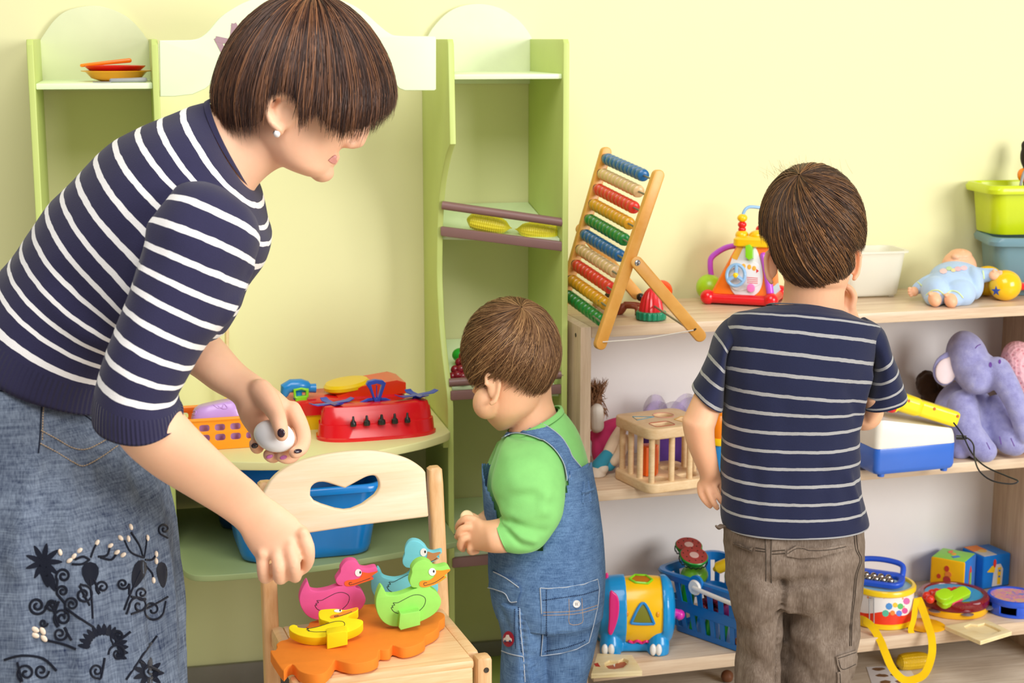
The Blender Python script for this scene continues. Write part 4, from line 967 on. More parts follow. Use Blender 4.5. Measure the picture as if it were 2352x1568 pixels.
# ---- dungarees
DN = denim('blue_denim', '#2a4874', '#7ea3cf', .42, .0006, 900)
dl_s = [(1110, 1060, 1352, 1036, TD, .094, 0, 2.0), (1108, 1090, 1360, 1085, TD, .096, 0, 2.0), (1112, 1150, 1372, 1145, TD, .098, 0, 2.0), (1120, 1210, 1381, 1205, TD, .101, 0, 2.0), (1123, 1270, 1386, 1265, TD, .104, 0, 2.0), (1124, 1320, 1388, 1318, TD, .106, 0, 2.0), (1130, 1370, 1386, 1370, TD, .105, 0, 2.0), (1142, 1410, 1382, 1412, TD, .098, 0, 2.0)]
up = limb(dl_s, 7, 120, False)
# opening at the side where the green top and the arm show
OPEN = [(1152, 960), (1310, 1086), (1303, 1120), (1288, 1160), (1268, 1190), (1250, 1232), (1245, 1262), (1160, 1268), (1146, 1200), (1136, 1160), (1114, 1110), (1106, 1060), (1090, 960)]
kf = []; km = []
for f, mi in zip(up.f, up.mi):
    c = sum((up.v[i] for i in f), V())/len(f); x, y = pix(c); near = (c-P(x, y, TD)).dot(FH) < .0
    lat = (c-CAM).dot(FH)-(P(x, y, TD)-CAM).dot(FH)
    if near and inpoly(OPEN, x, y): continue
    if not near and y < 1240 and inpoly([(1150, 900), (1310, 1050), (1290, 1200), (1250, 1262), (1160, 1262), (1146, 1150), (1120, 900)], x, y): continue
    if y < 1078-(x-1310)*.28 and x > 1240: continue
    if y < 1066 and x < 1150: continue
    kf.append(f); km.append(mi)
up.f, up.mi = kf, km
upc = M().join(up)
bm_ = [from_mesh(up.mesh('t', False))]
def shell(m, th):
    nn = normals(m); n0 = len(m.v); out = M(); out.add(list(m.v)+[p-q*th for p, q in zip(m.v, nn)], list(m.f)+[tuple(i+n0 for i in f)[::-1] for f in m.f])
    ed = set()
    for f in m.f:
        for a, b in zip(f, f[1:]+f[:1]): ed.add((a, b))
    for a, b in ed:
        if (b, a) not in ed: out.f.append((b, a, a+n0, b+n0)); out.mi.append(0)
    return out
legs = M()
legs.join(limb([(1132, 1360, 1270, 1362, TD-.012, .088), (1138, 1400, 1268, 1402, TD-.015, .082), (1147, 1440, 1264, 1440, TD-.015, .076), (1150, 1500, 1262, 1500, TD-.012, .072), (1148, 1568, 1258, 1568, TD-.01, .068), (1150, 1700, 1254, 1700, TD-.01, .06)], 4, 44))
legs.join(limb([(1215, 1360, 1386, 1362, TD+.01, .094), (1215, 1400, 1383, 1404, TD+.012, .09), (1218, 1440, 1376, 1446, TD+.012, .084), (1222, 1500, 1362, 1505, TD+.014, .078), (1226, 1568, 1346, 1568, TD+.016, .072), (1230, 1700, 1336, 1700, TD+.016, .064)], 4, 44))
legs.join(limb([(1126, 1335, 1387, 1335, TD, .1045), (1132, 1372, 1385, 1374, TD, .1035), (1150, 1404, 1378, 1408, TD, .092)], 3, 60))
lg = fuse(legs, .003, 4, .5)
wrinkle(lg, .0032, 15, 41, (1, 1, .8)); wrinkle(up, .0018, 16, 42, (1, 1, .7))
fold(lg, [([(1200, 1345), (1198, 1420), (1203, 1500), (1206, 1568)], .006, -.006), ([(1225, 1510), (1240, 1568)], .010, -.005), ([(1340, 1440), (1320, 1510), (1300, 1568)], .014, -.005), ([(1140, 1380), (1165, 1440)], .012, -.004)])
du = obj('dungarees', shell(up, .0022), DN, to, angle=180, label='blue denim dungarees')
obj('trouser_legs', lg, DN, du, angle=180)
# straps over the shoulders
dts = Drape(tt, us)
def strap(l, r, th=.0042):
    n = 14; A = cat(l, 6); B = cat(r, 6); m = M(); k = min(len(A), len(B)); top = []
    for i in range(k):
        row = []
        for j in range(5):
            q = A[i]*(1-j/4)+B[i]*(j/4); p = dts(q[0], q[1], th); row.append(p)
        top.append(row)
    ok = [r_ for r_ in top if all(p is not None for p in r_)]
    rings = [r_+[p+FH*.0022 for p in r_[::-1]] for r_ in ok]
    return loft(rings) if len(rings) > 1 else M()
sl, sr = [z29(455, 1015), z29(520, 985), z29(590, 985), z29(680, 1010), z29(770, 1070), z29(835, 1160), z29(858, 1240), z29(862, 1290)], [z29(480, 985), z29(560, 920), z29(650, 905), z29(740, 930), z29(830, 1000), z29(880, 1075), z29(905, 1130), z29(960, 1200)]
so_ = obj('strap', strap(sl, sr), DN, du, angle=180)
obj('strap', strap([z29(893, 870), z29(930, 960), z29(955, 1050), z29(965, 1090)], [z29(905, 880), z29(965, 960), z29(1010, 1030), z29(1018, 1090)], .004), DN, du, angle=180)
dd = Drape(shell(up, .001), lg, us)
dq = Drape(up, lg)
LS = cloth('pale_denim_stitching', '#b9c4d2'); DS = cloth('dark_denim_seam', '#1d3357'); TS = cloth('tan_thread', '#c0a287')
e = M()
for pl in (sl, sr): e.join(dts.line(pl, .0009, .0046))
obj('stitching', e, LS, so_, label='pale edge stitching')
e = M()
for pl in ([(1310, 1085), (1300, 1130), (1285, 1165), (1262, 1195), (1250, 1225)], [(1314, 1078), (1330, 1070), (1348, 1058)], [(1283, 1170), (1310, 1158), (1335, 1148), (1360, 1140)], [(1284, 1178), (1310, 1166), (1335, 1156), (1360, 1148)], [(1345, 1165), (1352, 1200), (1360, 1250), (1368, 1290)], [(1353, 1165), (1360, 1200), (1368, 1250), (1374, 1290)]):
    e.join(dq.line(pl, .0009, .0006))
obj('stitching', e, LS, du)
e = M()
for pl in ([z33(570, 565), z33(600, 680), z33(660, 790), z33(670, 860), z33(650, 960), z33(652, 1100), z33(665, 1250), z33(680, 1400), z33(690, 1560)], [z33(510, 1320), z33(580, 1345), z33(675, 1365)]): e.join(dq.line(pl, .0010, .0006))
obj('stitching', e, LS, du)
e = M()
for pl in ([z33(640, 960), z33(640, 1100), z33(652, 1250), z33(662, 1330)], [z33(612, 1000), z33(610, 1150), z33(620, 1300)]): e.join(dq.dashes(pl, .0010, .0006, 4, .55))
obj('seam', e, DS, du)
# pockets
pk = [z33(808, 835), z33(870, 840), z33(1000, 830), z33(1130, 808), z33(1236, 768), z33(1250, 840), z33(1240, 960), z33(1205, 1120), z33(1172, 1250), z33(1080, 1300), z33(960, 1335), z33(804, 1355), z33(815, 1200), z33(818, 1020)]
po = obj('pocket', dq.patch(pk, .0032, 0, 6), DN, du, angle=60)
e = M()
for l in (pk+[pk[0]],): e.join(dq.line(l, .0009, .0036, 1))
obj('stitching', e, LS, po)
e = M()
for l in ([(830, 930), (1000, 905), (1130, 885), (1240, 850)], [(855, 850), (855, 1340)], [(830, 1325), (1000, 1290), (1150, 1235)]): e.join(dq.dashes([z33(*p) for p in l], .0011, .0034, 4, .55))
obj('seam', e, DS, po)
e = M()
for l in ([(830, 1020), (1020, 1015), (1130, 1000), (1240, 965)], [(830, 1042), (1020, 1038), (1130, 1022), (1235, 990)], [(1022, 920), (1025, 1010), (1028, 1108), (1120, 1100), (1122, 1010), (1118, 915)]): e.join(dq.line([z33(*p) for p in l], .0005, .0036, 3))
obj('tan_stitching', e, TS, po)
bpz = dq(*z33(1076, 957), .0045); nb = -ray(*z33(1076, 957)).normalized(); q_ = nb.to_track_quat('Z', 'Y').to_matrix().to_4x4()
bt_ = obj('button', lathe([(0, .0012), (.0045, .001), (.0058, .0022), (.0066, .0018), (.0068, 0), (.006, -.001), (0, -.001)], 22, mx=Matrix.Translation(bpz) @ q_), plastic('pearly_button', '#f3f0ec', .25), po)
hm = M()
for a in range(4): hm.join(lathe([(0, .0014), (.0010, .0014), (.0010, .0009)], 8, mx=Matrix.Translation(bpz) @ q_ @ T(.0019*math.cos(R(45+90*a)), .0019*math.sin(R(45+90*a)), 0)))
obj('thread_holes', hm, mat('button_hole', '#6b625c', .6), bt_)
fp = obj('pocket_flap', dq.patch([z33(455, 700), z33(540, 740), z33(640, 790), z33(668, 850), z33(640, 940), z33(590, 945), z33(555, 880), z33(500, 855), z33(430, 835), z33(432, 800)], .0055, 0, 5), DN, du, angle=60)
e = M()
for l in ([(428, 832), (500, 852), (555, 878), (590, 940), (640, 938)], [(470, 710), (560, 760), (655, 830)]): e.join(dq.line([z33(*p) for p in l], .0010, .0060, 4))
obj('stitching', e, LS, fp)
bg = M(); bc = z33(568, 1228)
bgo = obj('badge', dq.patch([(bc[0]+13*math.cos(a*.3142), bc[1]+18*math.sin(a*.3142)) for a in range(20)], .002, 0, 5), cloth('crimson_felt', '#a3142f'), du, label='round crimson badge with a little white car')
e = M()
for l in ([(534, 1245), (534, 1222), (548, 1215), (556, 1195), (575, 1195), (582, 1215), (596, 1225), (597, 1245), (534, 1245)],): e.join(dq.patch([z33(*p) for p in l[:-1]], .0028, 0, 4))
obj('badge_car', e, cloth('white_felt', '#efe6e2'), bgo)
for a, b in ((548, 1243), (584, 1243)):
    obj('badge_wheel', dq.patch([(z33(a, b)[0]+2.6*math.cos(k*.785), z33(a, b)[1]+2.6*math.sin(k*.785)) for k in range(8)], .0034, 0, 4), cloth('indigo_felt', '#39407c'), bgo)
bk = M()
for l in ([(985, 1300), (975, 1440)], [(1015, 1290), (1030, 1430)]): bk.join(dq.line([z29(*p) for p in l], .0030, .002))
obj('adjuster_loop', bk, DN, du)
obj('adjuster_loop', dq.line([z29(965, 1370), z29(1000, 1365), z29(1040, 1350)], .0032, .003), DN, du)
for (x, dx) in ((1208, 0), (1288, 0)):
    p1 = P(x, 1700, TD)
    obj('shoe', tube([V((p1.x, p1.y, FZ+.028))-HB*.03, V((p1.x, p1.y, FZ+.03)), V((p1.x, p1.y, FZ+.024))+HB*.07], [.024, .027, .022], 14, True, True), cloth('slipper_felt', '#4a4f63'), to)
tag(obj('wooden_disc', lathe([(0, .004), (.011, .004), (.013, .002), (.013, -.002), (.011, -.004), (0, -.004)], 24, mx=Matrix.Translation(P(1073, 1188, TD-.072)) @ rotm('X', 62) @ rotm('Y', 12)), wood('pale_beech', '#ecd09a', '#f7e3bb')), 'small pale wooden disc held in the hands of the toddler', 'toy piece')
# ------------------------------------------------------------------ child's chair and the foam duck puzzle
BE = wood('beech', '#dfae78', '#f5d5a6', grain=(5, 60, 60), rough=.38, bump=.03)
BEL = wood('pale_birch', '#efd2a9', '#f9e6cb', grain=(4, 50, 50), rough=.4, bump=.03)
BEV = wood('beech_upright', '#d49f68', '#eec694', grain=(60, 60, 5), rough=.38, bump=.03)
CR = R(5.2); SZ = .32
CHX = T(.3595, -.79, 0) @ Matrix.Rotation(CR, 4, 'Z')
CXV = V((math.cos(CR), math.sin(CR), 0)); CYV = V((-math.sin(CR), math.cos(CR), 0))
ch = thing('chair', 'small wooden child chair with a heart-shaped hole in its rounded backrest', 'chair', (.3595, -.79, FZ), CR)
def cb(c, s, bev=.004, rot=(0, 0, 0)): return box(c, s, rot, bev).xf(CHX)
def pl_z(px, py, y):                                    # height on the chair's local plane y
    return PP(px, py, CHX @ V((0, y, 0)), CYV)
seat = M().join(cb((0, .0, SZ-.009), (.262, .232, .016), .003))
st_ = obj('seat', seat, BE, ch)
obj('side_rail', cb((.141, .012, SZ-.0185), (.022, .218, .036), .007), BE, ch); obj('side_rail', cb((-.141, .012, SZ-.0185), (.022, .218, .036), .007), BE, ch)
obj('front_rail', cb((0, -.122, SZ-.030), (.262, .018, .034), .005), BE, ch); obj('front_rail', cb((0, -.118, SZ-.010), (.268, .022, .017), .006), BE, ch); obj('back_rail', cb((0, .124, SZ-.026), (.25, .018, .034), .005), BE, ch)
for s in (-1, 1):
    lg_ = obj('leg', cb((s*.150, -.118, (SZ+.0005+FZ)/2), (.026, .030, SZ+.0005-FZ), .006), BEV, ch)
    if s > 0:
        p = CHX @ V((.152, -.1335, SZ-.020))
        obj('screw', lathe([(0, .001), (.004, .0012), (.0046, 0), (0, 0)], 14, mx=T(*p) @ Matrix.Rotation(CR, 4, 'Z') @ rotm('X', 90)), mat('screw_steel', '#57534f', .35, metal=1), lg_)
ptop = pl_z(997, 1082, .135).z
for s in (-1, 1):
    q0, q1, q2 = V((s*.150, .120, FZ)), V((s*.150, .128, SZ)), V((s*.148, .152, ptop))
    rings = []
    for q, w_, d_ in ((q0, .026, .030), (q1, .026, .030), (q1.lerp(q2, .9), .026, .026), (q2, .024, .024)): rings.append([CHX @ (q+V((x*w_, y*d_, 0))) for x, y in rrect(1, 1, .22, 3)])
    rings.append([CHX @ (q2+V((x*.016, y*.016, .004))) for x, y in rrect(1, 1, .22, 3)])
    obj('leg', loft(rings), BEV, ch)
nb_ = (-CYV+V((0, 0, .09))).normalized(); ob_ = CHX @ V((0, .122, .52))
bo_px = cat([(606, 1132), (622, 1104), (648, 1080), (690, 1059), (760, 1042), (840, 1035), (895, 1041), (940, 1055), (968, 1073), (978, 1085)], 5)
bo_px = [tuple(p) for p in bo_px]+[(981, 1130), (985, 1184), (982, 1187), (840, 1205), (705, 1225), (640, 1234), (596, 1240), (594, 1180)]
heart = [tuple(p) for p in cat([(713, 1138), (715, 1120), (727, 1109), (745, 1107), (764, 1112)], 5)]+[(793, 1121)]+[tuple(p) for p in cat([(826, 1103), (845, 1094), (862, 1093), (871, 1106), (871, 1122), (862, 1137)], 5)]+[(834, 1158), (808, 1169), (792, 1171), (772, 1168), (740, 1158), (722, 1150)]
obj('backrest', cutout(bo_px, ob_, nb_, .016, .0035, [heart]), BEL, ch, label='pale birch backrest with a heart-shaped hole')
kn = PP(904, 1128, ob_+nb_*.0004, nb_)
# ---- foam duck puzzle
def z61(x, y): return (540+x/2.861, 1020+y/2.861)
def z52(x, y): return (640+x/5.226, 1220+y/5.226)
def foam(n, c): return mat('foam_'+n, c, .75, var=.05, scale=40, bump=.12, bscale=500, bdist=.0006, spec=.25)
OR = foam('orange', '#f58a2c'); BZ = SZ+.0015; TOPB = BZ+.018
bl = [z61(*p) for p in [(232, 1362), (262, 1352), (277, 1330), (272, 1312), (300, 1290), (345, 1278), (380, 1240), (440, 1215), (480, 1190), (490, 1168), (540, 1152), (620, 1120), (700, 1082), (800, 1060), (900, 1048), (1000, 1055), (1100, 1075), (1200, 1090), (1290, 1106), (1335, 1099), (1372, 1112), (1376, 1138), (1345, 1162), (1337, 1200), (1300, 1232), (1250, 1258), (1243, 1288), (1180, 1322), (1100, 1337), (1034, 1318), (1015, 1345), (975, 1350), (944, 1352), (935, 1398), (870, 1428), (770, 1440), (690, 1424), (655, 1415), (640, 1442), (590, 1500), (510, 1512), (425, 1490), (384, 1446), (352, 1452), (330, 1478), (308, 1480)]]
ow = [PZ(x, y, TOPB) for x, y in bl]; cxo = sum(ow, V())/len(ow)
pb = thing('duck_puzzle', 'cloud-shaped orange foam base of the duck puzzle lying on the chair seat', 'toy puzzle', (cxo.x, cxo.y, BZ))
op = [tuple(q) for q in cat([(p.x, p.y) for p in ow], 3, True)]
obj('base_board', plate2d([op], .018, .0015).xf(T(0, 0, BZ)), OR, pb)
EYW = foam('eye_white', '#f7f3f2'); BKP = mat('print_black', '#2a2a2c', .6)
def duck(name_col, label, colr, beakc, outline, o, n, th, eye, er_, pup, beak, wing, smile, tab=None, z=z52):
    n = n.normalized(); fm = foam(name_col, colr)
    lo = PP(*z(*min(outline, key=lambda q: -q[1])), o, n)
    t = thing('foam_duck', label, 'toy duck', (lo.x, lo.y, TOPB), group='foam ducks of the puzzle')
    obj('body', cutout([z(*p) for p in outline], o, n, th, .0012, smooth=3), fm, t)
    f = o+n*.0007
    if beak: obj('beak', cutout([z(*p) for p in beak], f, n, .0007, 0, smooth=3), foam('beak_'+name_col, beakc), t)
    e = obj('eye', cutout([z(eye[0]+er_[0]*math.cos(a*.3927), eye[1]+er_[1]*math.sin(a*.3927)) for a in range(16)], f+n*.0003, n, .0009, 0), EYW, t)
    obj('pupil', cutout([z(pup[0]+pup[2]*math.cos(a*.7854), pup[1]+pup[2]*1.5*math.sin(a*.7854)) for a in range(8)], f+n*.0006, n, .0009, 0), BKP, e)
    wl = [PP(*z(*p), o+n*.0003, n) for p in cat(wing, 5)]; obj('wing_outline', tube(wl, .00045, 5), BKP, t)
    sm = [PP(*z(*p), f+n*.0002, n) for p in cat(smile, 5)]; obj('smile', tube(sm, .00045, 5), BKP, t)
    if tab:
        o2 = o+n*.016; obj('foot_tab', cutout([z(*p) for p in tab], o2, n, .016+th*.5, .0015), fm, t)
    return t
nd = -FH+RT*.22
g_out = [(1230, 662), (1262, 690), (1285, 735), (1302, 768), (1400, 770), (1500, 745), (1600, 705), (1662, 680), (1605, 672), (1578, 630), (1575, 580), (1600, 500), (1598, 450), (1640, 385), (1700, 350), (1760, 345), (1830, 378), (1868, 425), (1920, 432), (2010, 412), (2050, 435), (2058, 470), (2000, 520), (2022, 545), (1985, 580), (1900, 630), (1822, 662), (1838, 690), (1900, 735), (1946, 810), (1945, 880), (1900, 960), (1820, 1025), (1700, 1085), (1560, 1135), (1420, 1144), (1330, 1130), (1250, 1080), (1195, 1000), (1168, 900), (1172, 800), (1200, 710)]
og = PZ(*z52(1500, 1172), TOPB)
def mv(l, dx, dy): return [(x+dx, y+dy) for x, y in l]
wing_g = [(1680, 960), (1740, 900), (1765, 830), (1745, 785), (1680, 760), (1600, 770), (1500, 820), (1430, 855), (1375, 858), (1395, 882), (1362, 892), (1375, 912), (1352, 915), (1380, 960), (1440, 985), (1500, 992)]
duck('green', 'green foam duck standing at the front right of the orange puzzle base', '#9fe86a', '#f59a2e', g_out, og, nd, .020, (1845, 486), (44, 46), (1862, 480, 11), [(1890, 470), (1960, 470), (2045, 455), (2056, 472), (1995, 525), (2015, 545), (1980, 575), (1900, 628), (1810, 660), (1740, 672), (1695, 655), (1692, 615), (1730, 590), (1800, 590), (1850, 560), (1880, 520)], wing_g, [(1780, 615), (1745, 620), (1748, 645), (1775, 645), (1880, 610), (1985, 540)], [(1458, 985), (1500, 990), (1690, 955), (1702, 975), (1700, 1125), (1465, 1188), (1440, 1150)])
p_out = [(340, 600), (362, 640), (380, 690), (398, 712), (480, 722), (600, 700), (700, 665), (765, 655), (720, 645), (690, 610), (690, 570), (740, 495), (748, 440), (800, 370), (870, 350), (930, 362), (965, 402), (990, 440), (1060, 450), (1165, 432), (1184, 485), (1112, 542), (1140, 575), (1000, 622), (928, 652), (930, 680), (990, 705), (1040, 790), (1040, 850), (1000, 920), (950, 955), (800, 1015), (640, 1060), (520, 1065), (420, 1052), (335, 1005), (275, 920), (250, 830), (262, 740), (300, 655)]
opk = PZ(*z52(690, 1095), TOPB)
duck('pink', 'pink foam duck standing behind the yellow duck on the orange puzzle base', '#ec5f9e', '#f4652f', p_out, opk, nd, .020, (957, 497), (40, 44), (980, 492, 11), [(1005, 490), (1080, 500), (1180, 478), (1184, 490), (1112, 542), (1135, 572), (1000, 620), (905, 652), (830, 660), (795, 645), (792, 610), (830, 588), (900, 580), (970, 560), (1000, 520)], mv(wing_g, -915, -28), [(880, 612), (848, 615), (850, 638), (880, 638), (980, 605), (1100, 560)], None)
c_out = [(1185, 445), (1215, 485), (1240, 540), (1300, 568), (1400, 577), (1500, 550), (1568, 500), (1580, 445), (1530, 435), (1492, 395), (1488, 340), (1510, 280), (1512, 215), (1545, 145), (1600, 112), (1680, 125), (1750, 180), (1790, 240), (1850, 256), (1945, 235), (1955, 262), (1900, 305), (1930, 325), (1890, 350), (1820, 385), (1780, 440), (1800, 470), (1870, 560), (1912, 660), (1900, 740), (1830, 830), (1700, 900), (1500, 925), (1330, 900), (1200, 830), (1130, 740), (1108, 640), (1125, 540), (1160, 480)]
oc = PZ(*z52(1560, 935), TOPB)
duck('cyan', 'light blue foam duck half hidden behind the green duck', '#7cd3e2', '#c58a5a', c_out, oc, -FH+RT*.05, .018, (1740, 252), (40, 48), (1758, 245, 11), [(1790, 242), (1850, 260), (1935, 245), (1940, 262), (1895, 305), (1922, 322), (1885, 345), (1830, 355), (1775, 340), (1785, 290)], mv(wing_g, -50, -250), [(1815, 372), (1830, 362), (1880, 335), (1900, 320)], None)
y_out = [(122, 1160), (140, 1128), (180, 1115), (222, 1128), (235, 1148), (340, 1157), (450, 1140), (560, 1112), (605, 1090), (560, 1072), (500, 1050), (480, 1010), (480, 965), (510, 938), (600, 928), (700, 925), (780, 940), (850, 928), (945, 906), (950, 945), (900, 975), (830, 1015), (850, 1035), (940, 1045), (1000, 1062), (1012, 1092), (960, 1150), (850, 1200), (700, 1240), (540, 1268), (400, 1275), (260, 1250), (160, 1205)]
oy = PZ(*z52(560, 1372), TOPB)+V((0, 0, .0215))
ny = V((0, 0, .86))-FH*.5+RT*.05
duck('yellow', 'yellow foam duck lying tipped back at the front left of the orange puzzle base', '#fbe116', '#f0902a', y_out, oy, ny, .020, (712, 952), (48, 18), (738, 946, 9), [(770, 960), (850, 940), (945, 910), (940, 940), (880, 970), (780, 1005), (700, 1030), (640, 1042), (618, 1028), (640, 1005), (720, 985)], [(700, 1180), (770, 1150), (795, 1110), (765, 1080), (680, 1080), (590, 1105), (480, 1140), (380, 1162), (335, 1160), (360, 1172), (335, 1178), (372, 1190), (350, 1192), (420, 1205), (500, 1205), (600, 1200), (700, 1180)], [(720, 1008), (680, 1012), (670, 1020), (690, 1025), (800, 995), (880, 962)], None)
yt = bpy.data.objects[[o.name for o in bpy.data.objects if o.name.startswith('foam_duck')][-1]]
oyt = PZ(*z52(690, 1410), TOPB); nyt = -FH+RT*.15
obj('foot_tab', cutout([z52(*p) for p in [(578, 1235), (600, 1225), (800, 1196), (828, 1210), (828, 1362), (580, 1418)]], oyt, nyt.normalized(), .026, .0015), foam('yellow', '#fbe116'), yt)
# ------------------------------------------------------------------ toys on the counter, the lower shelf and the produce trays
def kd(d): return d/FPX
CTZ = .540
RED = plastic('red_plastic', '#e0141f', .22); BLU = plastic('cobalt_plastic', '#2146b8', .28); SKY = plastic('sky_blue_plastic', '#1d86cf', .28); YEL = plastic('yellow_plastic', '#fbd20d', .28)
GRN = plastic('lime_plastic', '#86d417', .28); ORG = plastic('orange_plastic', '#fb8c0c', .3); BLK = plastic('black_plastic', '#1b191a', .35); PUR = plastic('lilac_plastic', '#c79ae0', .35)
GRE = plastic('green_plastic', '#21a62e', .3); PNK = plastic('pink_plastic', '#e8299a', .3); WHT = plastic('white_plastic_shell', '#f4f1ea', .35)
def placed(p, rz): return T(*p) @ Matrix.Rotation(rz, 4, 'Z')
# red balance
bc_ = (PZ(727, 1008, CTZ)+PZ(1000, 988, CTZ))/2; bw = (PZ(1000, 988, CTZ)-PZ(727, 1008, CTZ)); br = math.atan2(bw.y, bw.x); hw_ = bw.length/2
sc_ = thing('toy_balance', 'red toy balance scale with blue beam and pans on the counter', 'toy scale', (bc_.x, bc_.y, CTZ), br)
SX = placed(bc_, br)
def dsh(s, fr, back, n=24):
    o = []
    for i in range(n+1):
        a = math.pi+math.pi*i/n; o.append((hw_*s*math.copysign(abs(math.cos(a))**.55, math.cos(a)), fr*math.sin(a)))
    return o+[(hw_*s*.96, back*.6), (hw_*s*.86, back), (-hw_*s*.86, back), (-hw_*s*.96, back*.6)]
rg = [[SX @ V((x, y, z)) for x, y in dsh(s, f, b)] for s, f, b, z in ((1.0, .046, .05, 0), (1.0, .046, .05, .005), (.975, .043, .048, .007), (.955, .036, .047, .030), (.93, .032, .046, .031), (.91, .024, .045, .052), (.89, .022, .044, .054), (.87, .020, .043, .062), (.85, .018, .042, .0635))]
obj('base', loft(rg), RED, sc_)
dz = lambda x, y, z: SX @ V((x, y, z))
po_ = PP(864, 950, SX @ V((0, .012, 0)), SX.to_3x3() @ V((0, -1, 0))); nS = SX.to_3x3() @ V((0, -1, 0)); oS_ = SX @ V((0, .010, .06))
obj('pillar', cutout([(848, 951), (857, 930), (862, 926), (850, 896), (842, 884), (846, 876), (862, 872), (880, 874), (887, 880), (880, 900), (872, 926), (878, 931), (882, 950)], oS_, nS, .012, .001, [[(853, 884), (866, 881), (878, 884), (870, 912), (865, 916), (861, 912)]]), BLU, sc_)
obj('pointer', tube([PP(865, 920, oS_-nS*.005, nS), PP(865, 884, oS_-nS*.005, nS)], .0010, 6), BLU, sc_)
obj('beam', tube([PP(*q, oS_-nS*.006, nS) for q in ((760, 944), (790, 938), (820, 930), (845, 918), (865, 916), (885, 917), (905, 925), (935, 919), (965, 916))], .0034, 6, True, False, 1.0), BLU, sc_)
def pan(px, py, tilt):
    c = PP(px, py, oS_-nS*.006, nS)
    m = M()
    for k, a in enumerate((18, 108, 198, 288)):
        u = SX.to_3x3() @ V((math.cos(R(a)), math.sin(R(a)), 0)); v_ = V((-u.y, u.x, 0)); L = .046 if k % 2 == 0 else .034
        pts = [c+v_*.006, c-v_*.006, c+u*L*.75-v_*.008+V((0, 0, .001)), c+u*L*.75+v_*.008+V((0, 0, .001)), c+u*L-v_*.007+V((0, 0, .005)), c+u*L+v_*.007+V((0, 0, .005))]
        up_ = V((0, 0, .0016)); m.add(pts+[p-up_ for p in pts], [(0, 1, 2, 3), (3, 2, 4, 5), (7, 6, 9, 8), (8, 9, 11, 10), (0, 3, 9, 6), (3, 5, 11, 9), (1, 7, 8, 2), (2, 8, 10, 4), (5, 4, 10, 11), (0, 6, 7, 1)])
    o = obj('pan', m, BLU, sc_, angle=30)
    ringp = [c+V((0, 0, -.013))+(SX.to_3x3() @ V((math.cos(a*.524), 0, math.sin(a*.524))))*.009 for a in range(13)]
    obj('hook', tube(ringp, .0028, 6), BLU, o)
pan(762, 925, 0); pan(957, 906, 0)
for i, (x, y, s) in enumerate(((812, 998, .9), (843, 996, 1), (877, 993, 1.15), (907, 988, 1), (936, 985, .9))):
    c = SX @ V(((i-1.92)*.0235-.002, -.0435, .0305)); q = PP(x, y, SX @ V((0, -.040, 0)), nS)
    m = lathe([(0, .0), (.0062*s, 0), (.0068*s, .002), (.0062*s, .008), (.0030*s, .011), (.0022*s, .0185), (.0012, .0195), (0, .0195)], 14, c=(0, 0, 0)).xf(T(q.x, q.y, SX.translation.z+.030+.0))
    tag(obj('balance_weight', m, BLK), 'black peg weight %s of the red toy balance' % ('at the left end of the ledge', 'second from the left on the ledge', 'in the middle of the ledge', 'second from the right on the ledge', 'at the right end of the ledge')[i], 'toy weight', 'black peg weights on the red balance')
# activity toy behind it
ac = PZ(790, 968, CTZ); ac.y = min(ac.y, -.11); AX = placed(ac, br)
aw = thing('toy_activity_console', 'red and yellow toy console with a blue tap and yellow wheel behind the balance', 'toy console', tuple(ac), br)
def rr_ring(w_, d_, r_, z, cx=0, cy=0): return [AX @ V((x+cx, y+cy, z)) for x, y in rrect(w_, d_, r_, 5)]
obj('lower_shell', loft([rr_ring(.225, .10, .03, 0), rr_ring(.228, .102, .03, .004), rr_ring(.232, .104, .03, .030)]), YEL, aw)
obj('upper_shell', loft([rr_ring(.240, .112, .035, .0305), rr_ring(.240, .112, .035, .056), rr_ring(.225, .10, .03, .060)]), RED, aw)
obj('windscreen', loft([[AX @ V((x, y, z)) for y, z in ((-.045, .06), (.045, .06), (.045, h), (-.045, h))] for x, h in ((-.02, .062), (.03, .080), (.10, .088), (.118, .082))]), plastic('orange_red_plastic', '#f1441d', .22), aw)
def AP(px, py, y=-.03): return PP(px, py, AX @ V((0, y, 0)), AX.to_3x3() @ V((0, -1, 0)))
tp_ = AP(683, 895); u_ = AX.to_3x3() @ V((1, 0, 0))
obj('tap', tube([AP(654, 903), AP(656, 892), AP(668, 886), AP(690, 885), AP(704, 888), AP(706, 890)], [.0085, .0125, .0135, .0135, .012, .010], 14, True, True), SKY, aw)
obj('tap_spout', tube([AP(705, 891), AP(725, 891)], [.0085, .0095], 12), SKY, aw)
obj('tap_post', tube([AP(684, 898), AP(684, 935)], .009, 10), SKY, aw)
gl_o = AX @ V((0, -.046, 0)); gl_n = AX.to_3x3() @ V((0, -1, 0))
obj('lever', cutout([(674, 894), (692, 890), (710, 893), (709, 912), (705, 914), (707, 928), (678, 930), (680, 916), (676, 914)], gl_o, gl_n, .012, .002, [[(680, 898), (692, 895), (703, 898), (703, 909), (681, 911)]]), GRN, aw)
wz = AP(797, 884, .0); obj('wheel', lathe([(0, -.008), (.040, -.008), (.047, -.003), (.047, .003), (.042, .0085), (.02, .010), (0, .010)], 32, mx=T(*wz) @ Matrix.Rotation(R(-7), 4, 'Y')), YEL, aw)
obj('wheel_stem', tube([wz-V((0, 0, .006)), wz-V((0, 0, .022))], .017, 14), ORG, aw); obj('wheel_collar', tube([wz-V((0, 0, .018)), wz-V((0, 0, .034))], .019, 14), SKY, aw)
obj('horn', tube([AP(882, 893), AP(902, 890)], [.008, .006], 10, True, True), SKY, aw)
